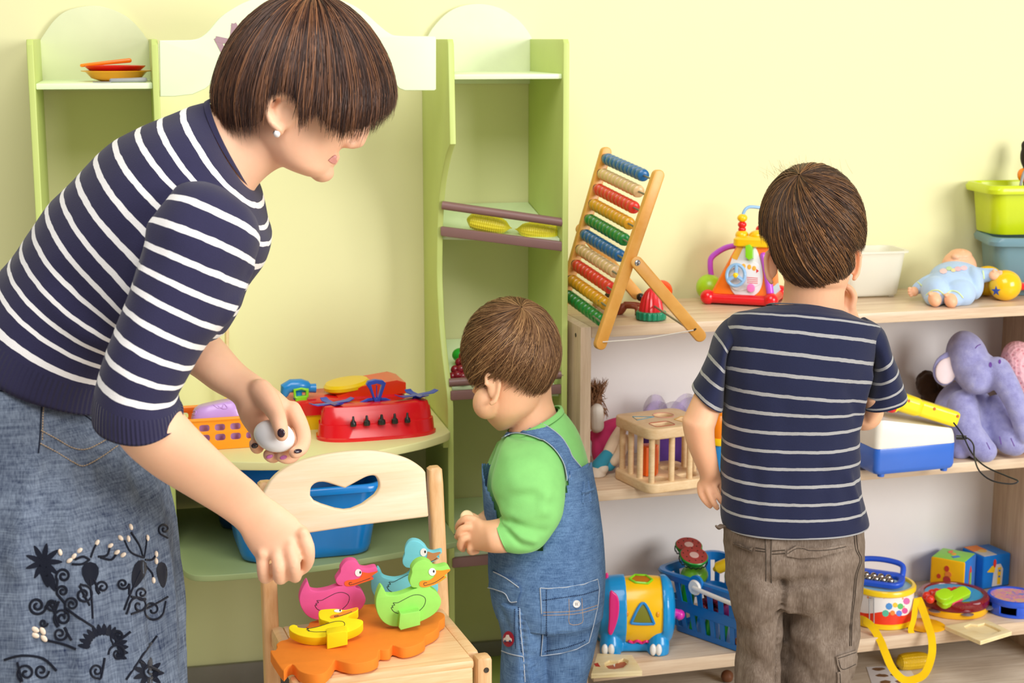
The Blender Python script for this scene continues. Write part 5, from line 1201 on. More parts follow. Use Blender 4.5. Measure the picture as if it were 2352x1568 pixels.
# orange basket
def hole_plate(w_, h_, cols, rows, hw2, hh2, th, y0=.0, x0=0):
    hs = []
    for r_ in range(rows):
        for c in range(cols):
            cx = -w_/2+w_*(c+.5)/cols; cy = y0+(r_+.5)*(h_-y0*1.4)/rows*.92+.002
            hs.append([(cx+x, cy+y) for x, y in rrect(hw2, hh2, min(hw2, hh2)*.38, 3)])
    return plate2d([[(-w_/2, 0), (w_/2, 0), (w_/2, h_), (-w_/2, h_)]]+hs, th, .0006)
bk0 = PZ(498, 1032, CTZ); BX = placed((bk0.x+.007, bk0.y, CTZ+.0005), R(3)); bkw, bkd, bkh = .144, .112, .058
ob = thing('plastic_basket', 'orange perforated plastic basket of toys at the left of the counter', 'basket', (bk0.x, bk0.y, CTZ), R(3))
fm_ = Matrix(((1, 0, 0, 0), (0, 0, -1, 0), (0, 1, 0, 0), (0, 0, 0, 1))); sm2 = Matrix(((0, 0, 1, 0), (1, 0, 0, 0), (0, 1, 0, 0), (0, 0, 0, 1)))
ORB = plastic('basket_orange', '#fb9a12', .35); ORD = plastic('basket_deep_orange', '#f9791a', .35)
obj('wall_panel', hole_plate(bkw, bkh, 5, 2, .019, .0125, .0025, .012).xf(BX @ fm_), ORB, ob); obj('wall_panel', hole_plate(bkw, bkh, 5, 2, .019, .0125, .0025, .012).xf(BX @ T(0, bkd, 0) @ fm_), ORD, ob)
for s in (-1, 1): obj('wall_panel', hole_plate(bkd, bkh, 4, 2, .018, .0125, .0025, .012).xf(BX @ T(s*(bkw/2-.0013), bkd/2, 0) @ sm2), ORD, ob)
obj('bottom', box((0, bkd/2, .002), (bkw, bkd, .004), bev=.001).xf(BX), ORD, ob)
rim = [BX @ V((x, y+bkd/2, bkh)) for x, y in rrect(bkw+.004, bkd+.004, .008, 4)]
obj('rim', tube(rim+[rim[0]], .0036, 8), ORB, ob)
pu = BX @ V((.012, bkd*.34, .006))
pb_ = thing('toy_handbag', 'lilac toy bag with raised swirls lying in the orange basket', 'toy bag', tuple(pu))
lb = [[BX @ V((x, y, z)) for x, y in [(a*w_+.012, b*d_+bkd*.34) for a, b in rrect(1, 1, .3, 5)]] for w_, d_, z in ((.106, .048, .006), (.110, .052, .03), (.102, .050, .062), (.085, .042, .078), (.07, .034, .082))]
obj('bag_body', loft(lb).xf(T(*(BX @ V((.012, .038, 0)))) @ Matrix.Rotation(R(-9), 4, 'Y') @ T(*(-(BX @ V((.012, .038, 0)))))), PUR, pb_)
dbg = Drape(M().join(loft(lb)).xf(T(*(BX @ V((.012, .038, 0)))) @ Matrix.Rotation(R(-9), 4, 'Y') @ T(*(-(BX @ V((.012, .038, 0)))))))
sw_ = M()
for pl in ([(437, 958), (440, 946), (450, 944), (448, 952), (441, 950)], [(500, 932), (512, 938), (522, 936), (514, 928), (510, 938)], [(490, 930), (500, 936), (510, 934)]): sw_.join(dbg.line(pl, .0010, .0004))
obj('swirl', sw_, PUR, pb_)
rs = BX @ V((.034, bkd*.76, .004)); tt2 = thing('ring_stacker', 'blue and yellow stacking rings at the back of the orange basket', 'stacking toy', tuple(rs))
for i, (r_, mt) in enumerate(((.021, YEL), (.022, SKY), (.0235, BLU), (.0235, BLU), (.021, YEL))):
    m = M(); z = .010+i*.014
    m.join(lathe([(.008, -.006), (r_-.005, -.007), (r_, 0), (r_-.005, .007), (.008, .006)], 24, c=rs+V((0, 0, z)))); obj('ring', m, mt, tt2)
tag(obj('wooden_rod', tube([PY(521, 800, -.05)*1.0, PY(521, 735, -.05)], .0042, 10).join(tube([V((PY(521, 800, -.05).x, -.05, CTZ)), PY(521, 800, -.05)], .0042, 10)), wood('rod_beech', '#e3c58f', '#f0d9ac')), 'thin pale wooden rod standing upright at the back of the counter', 'rod')
# tubs under the counter
def tub(name, label, cat_, c, w_, d_, h_, mt, rz=0, taper=.86, rim_=.012, corner=.05, th=.003, rimh=.014):
    X = placed(c, rz); t = thing(name, label, cat_, c, rz)
    def rr(k, z, g=0): return [X @ V((x, y, z)) for x, y in rrect(w_*k+g, d_*k+g, corner*k, 6)]
    rs_ = [rr(taper*.90, 0), rr(taper*.97, .004), rr(taper, .016), rr(.985, h_-rimh), rr(1, h_-rimh), rr(1, h_-rimh, rim_*2), rr(1, h_-rimh*.3, rim_*2.2), rr(1, h_, rim_*1.4), rr(1, h_, 0), rr(.985, h_-.004, -th), rr(taper, .02, -th*2), rr(taper*.9, .004, -th*2)]
    o = obj('tub_body', loft(rs_), mt, t, angle=50); return t, X
bt0 = PZ(700, 1290, .34); bcx = PY(695, 1250, -.335)
t1, _ = tub('storage_tub', 'bright blue plastic tub on the low shelf behind the chair', 'tub', (bcx.x, -.325, .3405), .288, .20, .143, plastic('bright_blue_plastic', '#0a86dd', .25), R(3), .86, .008, .045)
t2, _ = tub('storage_tub', 'dark navy plastic tub under the counter behind the bright blue tub', 'tub', (bcx.x-.01, -.118, .3405), .30, .17, .176, plastic('navy_plastic', '#06335e', .3), R(0), .92, .006, .03)
# ---- left top shelf
zl_ = ZLS+.0056
bp_ = PY(268, 187, -.15); bp_.z = zl_
b1 = thing('toy_bowl', 'yellow toy bowl on the top left shelf of the stand', 'bowl', tuple(bp_))
kb = kd(depth(bp_))
obj('bowl', lathe([(0, .0005), (.030, .0005), (.046, .006), (.056, .017), (.064, .0185), (.0645, .020), (.055, .0195), (.045, .009), (.030, .004), (0, .004)], 36, c=bp_), plastic('amber_plastic', '#fbac10', .28), b1)
tag(obj('toy_plate', lathe([(0, .012), (.040, .012), (.055, .0235), (.0565, .026), (.050, .026), (.040, .016), (0, .016)], 32, c=bp_-V((.002, 0, -.003))), RED), 'red toy plate lying in the yellow bowl', 'plate')
tag(obj('toy_spatula', tube([bp_+V((-.062, -.01, .0295)), bp_+V((-.02, -.012, .034)), bp_+V((.025, -.012, .0385))], [.003, .0035, .0042], 10, True, True, .6), plastic('tangerine_plastic', '#fb8a0d', .3)), 'orange toy spatula lying across the red plate', 'toy utensil')
kn_ = thing('toy_knife', 'grey toy knife on the shelf edge in front of the yellow bowl', 'knife', (bp_.x, -.25, zl_))
ky = -.252; k0, k1, k2 = PY(213, 191, ky), PY(256, 190, ky), PY(333, 187, ky)
for p in (k0, k1, k2): p.z = zl_
obj('blade', loft([[p+V((0, -w_, .0004)), p+V((0, w_, .0004)), p+V((0, w_, .002)), p+V((0, -w_, .002))] for p, w_ in ((k0, .001), (k0.lerp(k1, .4), .008), (k1, .008))]), mat('knife_blade', '#c2c2c4', .3, metal=.6), kn_)
obj('handle', tube([k1+V((0, 0, .004)), k1.lerp(k2, .6)+V((0, 0, .0045)), k2+V((0, 0, .005))], [.0038, .004, .0045], 10, True, True), mat('grey_plastic', '#9a9b9e', .35), kn_)
# ---- corn cobs, grapes
def corn(p, d, L, r_, mt):
    """kernelled cob about p along d"""
    d = d.normalized(); a = V((0, 0, 1)); s1 = (a-d*a.dot(d)).normalized(); s2 = d.cross(s1); rings = []
    NR, NK = 15, 22
    for i in range(NK*4+1):
        t = i/(NK*4); pr = max(.06, (1-abs(2*t-.86)**3.2*.62)*min(1, (t*9)**.55)*min(1, ((1-t)*7)**.6)); rg_ = []
        for j in range(NR*5):
            ang = 2*math.pi*j/(NR*5); b = abs(math.sin(NR*ang/2))**.6*abs(math.sin(math.pi*NK*t+.0))**.6
            q = r_*pr*(.945+.075*b); rg_.append(p+d*(L*(t-.5))+s1*(q*math.cos(ang))+s2*(q*math.sin(ang)))
        rings.append(rg_)
    return loft(rings)
CY = plastic('corn_yellow', '#fff03a', .3)
a_, b_ = PY(1072, 503, -.165), PY(1176, 524, -.20); tag(obj('toy_corn_cob', corn((a_+b_)/2, b_-a_, (b_-a_).length, .0185, CY), CY), 'yellow toy corn cob at the left of the upper produce tray', 'toy corn')
a_, b_ = PY(1183, 526, -.205), PY(1288, 537, -.236); tag(obj('toy_corn_cob', corn((a_+b_)/2, a_-b_, (b_-a_).length, .0185, CY), CY), 'yellow toy corn cob at the right of the upper produce tray', 'toy corn')
gz = M(); rg2 = random.Random(3)
for px, py, y in ((1040, 865, -.20), (1052, 862, -.205), (1064, 865, -.208), (1046, 849, -.19), (1060, 848, -.20), (1056, 832, -.18), (1066, 830, -.19), (1068, 850, -.20), (1076, 842, -.19), (1082, 860, -.205), (1076, 826, -.18), (1090, 850, -.19), (1064, 818, -.17), (1092, 866, -.2)): gz.join(ell(PY(px, py, y), (.0098,)*3, 14, 9))
tag(obj('toy_grapes', gz, plastic('wine_red_plastic', '#8a1226', .25)), 'bunch of dark red toy grapes on the middle produce tray', 'toy grapes')
tag(obj('toy_pepper', fuse(M().join(ell(PY(1058, 815, -.13), (.018, .018, .015))).join(ell(PY(1072, 818, -.135), (.016, .016, .014))), .002, 4), GRE), 'green toy pepper behind the grapes on the middle tray', 'toy vegetable')
# ------------------------------------------------------------------ toys on the top board of the shelf unit
def E(px, py, d, rx, ry, rz_, rot=0):
    """ellipsoid about a picture point: rx, ry in picture px at that depth, rz_ in metres along the view"""
    k = kd(d); c, s = math.cos(R(rot)), math.sin(R(rot))
    return ell(P(px, py, d), ((RT*c+UP*s)*(rx*k), FH*rz_, (UP*c-RT*s)*(ry*k)), 24, 14)
def PT(pts, n=10, round_=True, k=4):
    """tube through (px,py,depth,radius px)"""
    q = cat(pts, k); return tube([P(a[0], a[1], a[2]) for a in q], [float(a[3])*kd(a[2]) for a in q], n, True, round_)
def gnd(px, py, z): return depth(PZ(px, py, z))
HON = wood('honey_wood', '#dc9434', '#f3b960', grain=(8, 8, 8), rough=.35)
# ---- abacus
N0, N1 = P(1511, 402, 3.0), P(1378, 790, 3.0); F0, F1 = P(1391, 349, 3.27), P(1287, 712, 3.27)
ab = thing('abacus', 'wooden bead abacus on folding legs at the left end of the shelf unit', 'abacus', tuple((N1+F1)/2))
rd = (F0-N0).normalized(); ad = (N1-N0).normalized(); nd_ = ad.cross(rd).normalized()
if nd_.dot(FW) > 0: nd_ = -nd_
def bar(a, b, w_, th, up_, ext=.010):
    d = (b-a).normalized(); s = (up_-d*up_.dot(d)).normalized(); q = d.cross(s)
    c = (a+b)/2; L = (b-a).length+2*ext
    o = plate2d([[(x, y) for x, y in rrect(L, w_, w_*.48, 5)]], th, .002).xf(T(0, 0, -th/2))
    return o.xf(Matrix(((d.x, q.x, s.x, c.x), (d.y, q.y, s.y, c.y), (d.z, q.z, s.z, c.z), (0, 0, 0, 1))))
obj('rail', bar(N0, N1, .0215, .016, rd), HON, ab); obj('rail', bar(F0, F1, .0215, .016, rd), HON, ab)
pn, pf = P(1462, 602, 2.985), P(1334, 525, 3.285); ln, lf = P(1608, 772, 2.985), P(1462, 676, 3.285)
obj('leg', bar(pn, ln, .0225, .013, rd), HON, ab); obj('leg', bar(pf, lf, .0225, .013, rd), HON, ab)
for p, q in ((pn, -rd), (pf, rd)):
    obj('pivot_screw', ell(p+q*.0065, (rd*.003, ad*.0062, nd_*.0062), 14, 10), mat('steel', '#c9c9cb', .22, metal=1), ab)
ROD = mat('rod_steel', '#8b8a78', .4, metal=.5)
obj('rod', tube([ln, lf], .0022, 8), ROD, ab); obj('stop_bead', ell(lf.lerp(ln, .07), (.0085,)*3, 14, 10), BLK, ab)
bq = ln.lerp(pn, .10)-rd*.0068; obj('leg_hole', lathe([(0, .0006), (.003, .0006), (.003, 0), (0, 0)], 12, mx=T(*bq) @ (-rd).to_track_quat('Z', 'Y').to_matrix().to_4x4()), mat('dark_hole', '#3a3128', .6), ab)
obj('cord', tube([N1.lerp(N0, .02)-rd*.009, P(1480, 778, 2.985), ln.lerp(pn, .10)-rd*.009+V((-.004, 0, 0))], .0011, 6), mat('white_cord', '#ece6dc', .8), ab)
ABC = [mat('bead_'+n, c, .32, var=.08, scale=70, coat=.2) for n, c in (('blue', '#12639c'), ('natural', '#e6c088'), ('red', '#e13320'), ('yellow', '#e2a417'), ('green', '#0c8433'))]
bead_me = []
dq_ = rd.to_track_quat('Z', 'Y').to_matrix().to_4x4()
for m_ in ABC:
    me = lathe([(.003, -.0108), (.0075, -.0106), (.0115, -.0075), (.0128, 0), (.0115, .0075), (.0075, .0106), (.003, .0108)], 20, mx=dq_).mesh('bead'); me.materials.append(m_); bead_me.append(me)
base_ = WM[ab.name].translation
for i in range(10):
    t = .035+i*.0955; a, b = N0.lerp(N1, t), F0.lerp(F1, t); L = (b-a).length
    obj('rod', tube([a, b], .0020, 8), ROD, ab)
    obj('stop_bead', lathe([(.003, -.004), (.009, -.003), (.009, .003), (.003, .004)], 14, mx=T(*(b-rd*.010)) @ dq_), BLK, ab)
    for j in range(10):
        o = bpy.data.objects.new('bead', bead_me[i % 5]); COL.objects.link(o); o.parent = ab; o.location = b-rd*(.026+j*.0214)-base_; WM[o.name] = WM[ab.name]
# ---- little things behind the abacus
d0 = gnd(1395, 722, TOPZ)
hd = thing('toy_hedgehog', 'wooden toy hedgehog with a pale face and dark felt back lying behind the abacus', 'toy animal', tuple(PZ(1395, 722, TOPZ)))
obj('body', E(1385, 702, d0, 26, 22, .02, 25), mat('pale_wood', '#e0bd90', .6, var=.1, scale=30), hd); obj('felt_back', fuse(M().join(E(1405, 694, d0, 17, 26, .022, 20)), .002, 2), cloth('moss_felt', '#5a4f35'), hd)
d1 = gnd(1450, 722, TOPZ)
jb = thing('jointed_figure', 'small reddish brown jointed wooden figure lying beside the red spinning top', 'toy figure', tuple(PZ(1440, 722, TOPZ)))
JB = mat('red_brown_wood', '#9c4b2b', .45, var=.1)
obj('body', PT([(1418, 722, d1, 9), (1428, 708, d1, 11), (1438, 700, d1, 7)]), JB, jb)
for l in ([(1436, 697, d1, 5), (1458, 699, d1, 6), (1475, 700, d1, 4)], [(1430, 704, d1, 5), (1450, 703, d1-.01, 6), (1462, 708, d1-.01, 5), (1462, 724, d1-.01, 4)]): obj('limb', PT(l), JB, jb)
d2 = gnd(1495, 738, TOPZ); tc = PZ(1495, 734, TOPZ); k2 = kd(d2)
tpp = thing('spinning_top', 'red ribbed cone toy with a green cogwheel base on the shelf board', 'toy', tuple(tc))
gear = [(math.cos(2*math.pi*i/72)*(34+(1.3 if i % 4 < 2 else -1.0))*k2, math.sin(2*math.pi*i/72)*(34+(1.3 if i % 4 < 2 else -1.0))*k2) for i in range(72)]
obj('gear_base', plate2d([gear], .017, .003).xf(T(tc.x, tc.y, tc.z+.001)), plastic('teal_plastic', '#0f8a63', .35), tpp)
cr_ = [[tc+V((math.cos(2*math.pi*j/64)*r_*k2*(1+.05*math.cos(j*2*math.pi/64*16)), math.sin(2*math.pi*j/64)*r_*k2*(1+.05*math.cos(j*2*math.pi/64*16)), z)) for j in range(64)] for r_, z in ((27, .018), (26.5, .024), (22, .042), (15, .055), (7, .063), (2, .065))]
obj('ribbed_cone', loft(cr_), plastic('scarlet_plastic', '#e2232b', .35), tpp)
obj('stalk', tube([tc+V((0, 0, .063)), tc+V((.003, 0, .070)), tc+V((-.003, 0, .075))], [.003, .0035, .001], 8), mat('cream_cloth', '#efe0cf', .8), tpp)
db_ = gnd(1524, 683, TOPZ)
tag(obj('ball', ell(PZ(1519, 693, TOPZ)+V((0, 0, .0235)), (.0235,)*3, 32, 20), plastic('orange_red_ball', '#ee4a17', .18)), 'shiny orange-red ball behind the legs of the abacus', 'ball')
tag(obj('ball', ell(PZ(1628, 689, TOPZ)+V((.0, 0, .028)), (.028,)*3, 32, 20), plastic('lime_ball', '#a9d91c', .35)), 'lime green ball half hidden behind the orange activity toy', 'ball')
# ---- activity toy
af = PZ(1625, 698, TOPZ); ag = PZ(1770, 706, TOPZ); av = ag-af; arz = math.atan2(av.y, av.x); AW = av.length
at_ = thing('activity_toy', 'orange activity pyramid toy with light blue steering wheel and purple handle', 'activity toy', tuple((af+ag)/2), arz)
AM = placed(af, arz); kA = kd(depth(af))
Wb, Db, Ht, Wt, Dt = AW, AW*.82, .122, AW*.56, AW*.5
def frus(wb, db, wt, dt, z0, z1, r_=.01):
    return [[AM @ V((x+AW/2, y+Db/2, z)) for x, y in [(u_+sh_, v_) for u_, v_ in rrect(w_, d_, min(r_, w_*.3), 4)]] for w_, d_, z, sh_ in ((wb, db, z0, 0), (wb+(wt-wb)*.5, db+(dt-db)*.5, (z0+z1)/2, AW*.085), (wt, dt, z1, AW*.17))]
OA = plastic('activity_orange', '#f9790f', .3)
obj('body', loft(frus(Wb, Db, Wt, Dt, .014, Ht)), OA, at_)
obj('cap', loft([[AM @ V((x+AW*.67, y+Db/2, z)) for x, y in rrect(w_, w_, .014, 5)] for w_, z in ((Wt*1.02, Ht), (Wt*1.14, Ht+.003), (Wt*1.14, Ht+.016), (Wt*1.02, Ht+.02), (Wt*.6, Ht+.022))]), plastic('sun_yellow', '#fcc80a', .28), at_)
obj('dome', ell(AM @ V((AW*.71, Db*.42, Ht+.022)), (.020, .020, .012)), plastic('sun_yellow', '#fcc80a', .28), at_)
for x, y in ((0, 0), (AW, 0), (0, Db), (AW, Db)): obj('foot', ell(AM @ V((x, y, .0155)), (.0158,)*3, 20, 14), RED, at_)
for a, b in (((0, 0), (AW, 0)), ((AW, 0), (AW, Db)), ((0, 0), (0, Db)), ((0, Db), (AW, Db))): obj('base_bar', tube([AM @ V((a[0], a[1], .0135)), AM @ V((b[0], b[1], .0135))], .0105, 12), RED, at_)
# front face
fn = ((AM @ V((0, 0, .014))-AM @ V((AW, 0, .014))).cross(AM @ V(((AW-Wt)/2+AW*.17, (Db-Dt)/2, Ht))-AM @ V((0, 0, .014)))).normalized()
if fn.dot(CAM-af) < 0: fn = -fn
fo = AM @ V((AW/2, 0, .014))+fn*.0006
def facepl(px, off=.0, th=.003, hol=(), sm=0): return cutout(px, fo+fn*off, fn, th, .0006, hol, sm)
obj('window_panel', facepl([(1702, 563), (1718, 560), (1735, 568), (1747, 600), (1752, 638), (1745, 666), (1728, 680), (1704, 683), (1685, 673), (1674, 652), (1671, 632), (1677, 605), (1688, 577)], .0012, .003, (), 4), plastic('pearl_white', '#e6e4e6', .3), at_)
obj('window_print', facepl([(1694, 566), (1710, 562), (1693, 597), (1684, 594), (1680, 590)], .0018, .0008), plastic('print_amber', '#f2b23a', .4), at_)
obj('dashboard', facepl([(1673, 612), (1690, 600), (1715, 597), (1736, 603), (1745, 612), (1747, 640), (1742, 655), (1700, 668), (1680, 660), (1672, 640)], .003, .002, (), 3), plastic('pearl_white', '#e6e4e6', .3), at_)
for (cx, cy) in ((1708, 611), (1721, 613), (1732, 616)): obj('dial', facepl([(cx+5*math.cos(a*.785), cy+6*math.sin(a*.785)) for a in range(8)], .0036, .001), plastic('print_amber', '#f2b23a', .4), at_)
for tri in ([(1684, 617), (1689, 613), (1688, 620)], [(1737, 617), (1743, 622), (1737, 627)]): obj('arrow_print', facepl(tri, .0036, .001), RED, at_)
for q in range(4): obj('stripe_print', facepl([(1716, 636+q*4), (1741, 638+q*4), (1740, 639.5+q*4), (1715, 637.5+q*4)], .0036, .001), RED, at_)
obj('knob', facepl([(1724+9*math.cos(a*.524), 661+10*math.sin(a*.524)) for a in range(12)], .009, .007), plastic('rose_plastic', '#f27cc0', .3), at_)
obj('lever', M().join(facepl([(1712, 564), (1722, 561), (1728, 568), (1728, 592), (1720, 597), (1712, 590)], .016, .014)), GRN, at_)
SB = plastic('light_blue_plastic', '#8fbbe6', .35)
wc = PP(1690, 632, fo+fn*.016, fn); e1 = V((0, 0, 1)).cross(fn).normalized(); e2 = fn.cross(e1)
ringw = [wc+e1*(.0192*math.cos(a*.2618))+e2*(.0225*math.sin(a*.2618)) for a in range(25)]
swh = obj('steering_wheel', tube(ringw, .0036, 10), SB, at_)
for a in (90, 210, 330): obj('spoke', tube([wc, wc+e1*(.0185*math.cos(R(a)))+e2*(.0215*math.sin(R(a)))], .0042, 8), SB, swh)
obj('hub', ell(wc+fn*.002, (e1*.006, e2*.006, fn*.004), 14, 10), YEL, swh)
PU = plastic('purple_plastic', '#c455dc', .3)
obj('handle', tube([AM @ V((x*AW, Db*.5, z)) for x, z in [tuple(q) for q in cat([(.38, Ht-.002), (.18, Ht-.008), (-.03, Ht-.028), (-.06, .075), (-.03, .045), (.01, .024)], 5)]], .0062, 12, True, True), PU, at_)
obj('corner_post', tube([AM @ V((AW*.99, .003, .024)), AM @ V((AW*.92, Db*.07, Ht*.60)), AM @ V((AW*.84, Db*.18, Ht*.86))], .008, 12, True, True), PU, at_)
obj('side_panel', loft([[AM @ V((AW+.004, Db*.15, .02)), AM @ V((AW+.004, Db*.9, .02)), AM @ V((AW*.88, Db*.62, .09)), AM @ V((AW*.88, Db*.35, .09))], [AM @ V((AW-.01, Db*.15, .02)), AM @ V((AW-.01, Db*.9, .02)), AM @ V((AW*.83, Db*.62, .09)), AM @ V((AW*.83, Db*.35, .09))]]), plastic('ice_blue', '#bfe0f4', .3), at_)
ap_ = AM @ V((AW*.45, Db*.42, Ht+.016)); 
obj('arch', tube([ap_+V((x, 0, z)) for x, z in [tuple(q) for q in cat([(0, 0), (0, .030), (.002, .052), (.012, .064), (.030, .064), (.052, .059), (.066, .045), (.068, .02), (.068, 0)], 4)]], .0036, 10), SB, at_)
for z, r_, mt in ((.006, .014, plastic('sun_yellow', '#fcc80a', .28)), (.018, .0085, RED), (.028, .0095, RED), (.042, .011, plastic('sun_yellow', '#fcc80a', .28))): obj('slide_bead', ell(ap_+V((0, 0, z)), (r_, r_, r_*.8), 16, 10), mt, at_)
obj('slide_bead', ell(ap_+V((.045, .004, .016)), (.012, .012, .010), 16, 10), RED, at_)
# ---- clear box
cb0 = PZ(2012, 686, TOPZ); cb0 = cb0+FH*.055
bxm = NT('clear_polypropylene'); bxm.b.inputs['Base Color'].default_value = lin('#f3f0e4'); bxm.set(Roughness=.35); bxm.b.inputs['Alpha'].default_value = .52; bxm.b.inputs['IOR'].default_value = 1.1
cbx = thing('clear_box', 'empty translucent plastic box standing on the shelf board beside the boy', 'box', (cb0.x, cb0.y, TOPZ), R(-2))
CX_ = placed((cb0.x-.012, cb0.y, TOPZ+.004), R(-2)); cw, cdp, chh = .150, .105, .098
def crr(k, z, g=0): return [CX_ @ V((x, y, z)) for x, y in rrect(cw*k+g, cdp*k+g, .022, 6)]
obj('box_body', loft([crr(.78, 0), crr(.82, .003), crr(.97, chh-.004), crr(.97, chh-.004, .012), crr(.97, chh, .012), crr(.97, chh, -.003), crr(.81, .006), crr(.77, .003)]), bxm.m, cbx)
for s in (-1, 1): obj('foot', box((s*.045, -.03, -.0015), (.012, .012, .004), bev=.001).xf(CX_), bxm.m, cbx); obj('foot', box((s*.045, .03, -.0015), (.012, .012, .004), bev=.001).xf(CX_), bxm.m, cbx)
# ---- baby doll
dd0 = gnd(2160, 703, TOPZ)+.015
bd = thing('baby_doll', 'baby doll in light blue pyjamas lying on its back with bare feet forward', 'doll', tuple(PZ(2190, 690, TOPZ)))
DSK = mat('doll_vinyl', '#f4ba93', .45, var=.04, sss=.1); DBL = cloth('baby_blue_velour', '#b6cff0', 700); DLM = cloth('pale_lime_trim', '#dcedb0')
suit = M()
for e in (E(2197, 640, dd0+.085, 62, 40, .06), E(2185, 655, dd0+.05, 58, 38, .05), E(2148, 668, dd0+.02, 32, 34, .045), E(2200, 672, dd0+.02, 40, 34, .045), E(2145, 685, dd0, 22, 19, .03), E(2188, 686, dd0, 24, 19, .03), E(2235, 650, dd0+.05, 22, 38, .04)): suit.join(e)
suit.join(PT([(2160, 640, dd0+.08, 20), (2130, 648, dd0+.06, 16), (2108, 662, dd0+.05, 14)])).join(PT([(2240, 632, dd0+.08, 20), (2262, 632, dd0+.06, 17), (2280, 630, dd0+.05, 15)]))
su_ = obj('pyjamas', fuse(suit, .0024, 5), DBL, bd, angle=180)
hdm = M().join(E(2203, 612, dd0+.12, 40, 38, .032)).join(E(2206, 585, dd0+.12, 26, 14, .028)).join(E(2211, 580, dd0+.105, 6, 7, .006)).join(E(2196, 588, dd0+.10, 12, 8, .01))
obj('head', fuse(hdm, .002, 3), DSK, bd, angle=180)
def foot(cx, cy, d, s):
    m = M().join(E(cx, cy, d, 15, 17, .016, 12*s)); 
    for i in range(5): m.join(E(cx-s*(10-i*5.0)-2, cy-14+abs(i-1)*1.3, d-.004, 3.6-.2*i, 4.2, .004))
    return fuse(m, .0013, 2)
obj('foot', foot(2147, 687, dd0-.03, 1), DSK, bd, angle=180); obj('foot', foot(2184, 690, dd0-.03, 1), DSK, bd, angle=180)
def hand(pts):
    m = M()
    for p in pts: m.join(E(*p))
    return fuse(m, .0013, 2)
obj('hand', hand([(2100, 669, dd0+.04, 10, 11, .01), (2090, 662, dd0+.035, 5, 3.6, .004), (2089, 668, dd0+.035, 5, 3.4, .004), (2090, 674, dd0+.035, 5, 3.2, .004), (2093, 679, dd0+.035, 4.5, 3, .004)]), DSK, bd, angle=180)
obj('hand', hand([(2284, 632, dd0+.04, 13, 12, .01), (2297, 624, dd0+.035, 6, 3.6, .004), (2299, 630, dd0+.035, 6, 3.4, .004), (2298, 636, dd0+.035, 5, 3.2, .004), (2283, 622, dd0+.035, 4, 5, .004)]), DSK, bd, angle=180)
for l in ([(2128, 678), (2140, 668), (2156, 667), (2168, 677)], [(2170, 678), (2184, 668), (2200, 671), (2212, 684)], [(2108, 648), (2118, 656)], [(2258, 622), (2260, 640)]):
    dsu = Drape(fuse(suit, .0024, 5)); obj('cuff_trim', dsu.line(l, .0016, .0006), DLM, su_)
dsu = Drape(fuse(suit, .0024, 5))
for px, py, r_, c in ((2167, 623, 9, '#f5cfd0'), (2180, 617, 7, '#c4dfa5'), (2200, 618, 8, '#f0b9c2'), (2214, 616, 8, '#f6c3c9'), (2190, 621, 6, '#f6dca0')):
    obj('applique', dsu.patch([(px+r_*math.cos(a*.785), py+r_*.7*math.sin(a*.785)) for a in range(8)], .001, 0, 5), cloth('applique_'+c[1:], c), su_)
# ---- maracas, ball, tubs
MY = plastic('maraca_yellow', '#f9c70c', .2)
def maraca(label, c, r_, star, ang, mt_h):
    t = thing('maraca', label, 'maraca', (c.x, c.y, TOPZ)); obj('head', ell(c, (r_*1.04, r_, r_), 32, 20), MY, t)
    dr_ = V((math.cos(ang), math.sin(ang), -.12)).normalized()
    obj('collar', tube([c+dr_*(r_*.92), c+dr_*(r_*1.28)], [.011, .009], 14, True, True), RED, t); obj('handle', tube([c+dr_*(r_*1.2), c+dr_*(r_*3.2)], .0075, 12, True, True), mt_h, t)
    if star:
        n = (CAM-c).normalized(); drp = Drape(ell(c, (r_*1.04, r_, r_), 48, 32)); pts = []
        for i in range(10):
            a = R(90+36*i); q = 11 if i % 2 == 0 else 4.6; pts.append((star[0]+q*math.cos(a), star[1]-q*1.1*math.sin(a)))
        obj('star_print', drp.patch(pts, .0006, 0, 3), plastic('print_blue', '#2b54b8', .4), t)
m1 = PZ(2307, 690, TOPZ); m1.z = TOPZ+.033
maraca('yellow ball-headed maraca with a blue star lying at the right of the doll', m1, .033, (2288, 668), R(10), RED)
m2 = m1+V((-.004, .067, 0)); maraca('yellow maraca lying behind the one with the blue star', m2, .033, None, R(-20), wood('maraca_handle', '#c98f55', '#e0b07a'))
tag(obj('ball', ell(PZ(2236, 669, TOPZ)+V((0, 0, .0265)), (.026,)*3, 28, 18), plastic('tangerine_ball', '#f77a12', .3)), 'orange ball behind the right shoulder of the baby doll', 'ball')
bgm = NT('smoky_blue_plastic'); bgm.b.inputs['Base Color'].default_value = lin('#7fa6b4'); bgm.set(Roughness=.3, Alpha=.72)
def bigtub(name, label, o, rz, w_, d_, h_, mt, k0=.86, rimh=.018):
    X = placed(o, rz); t = thing(name, label, 'tub', tuple(o), rz)
    def rr(k, z, g=0): return [X @ V((x+w_/2, y+d_/2, z)) for x, y in rrect(w_*k+g, d_*k+g, .03, 6)]
    obj('tub_body', loft([rr(k0, 0), rr(k0+.02, .003), rr(.985, h_-rimh), rr(1, h_-rimh, .022), rr(1, h_-rimh*.5, .026), rr(1, h_, .016), rr(1, h_, 0), rr(.975, h_-.004), rr(k0, .006), rr(k0-.03, .004)]), mt, t, angle=50)
    return t, X
bz1 = PY(2258, 640, -.155)
g1, X1 = bigtub('storage_tub', 'smoky blue translucent tub under the lime green tub on the top board', (bz1.x+.018, -.165, TOPZ+.001), R(-16), .185, .155, .127, bgm.m)
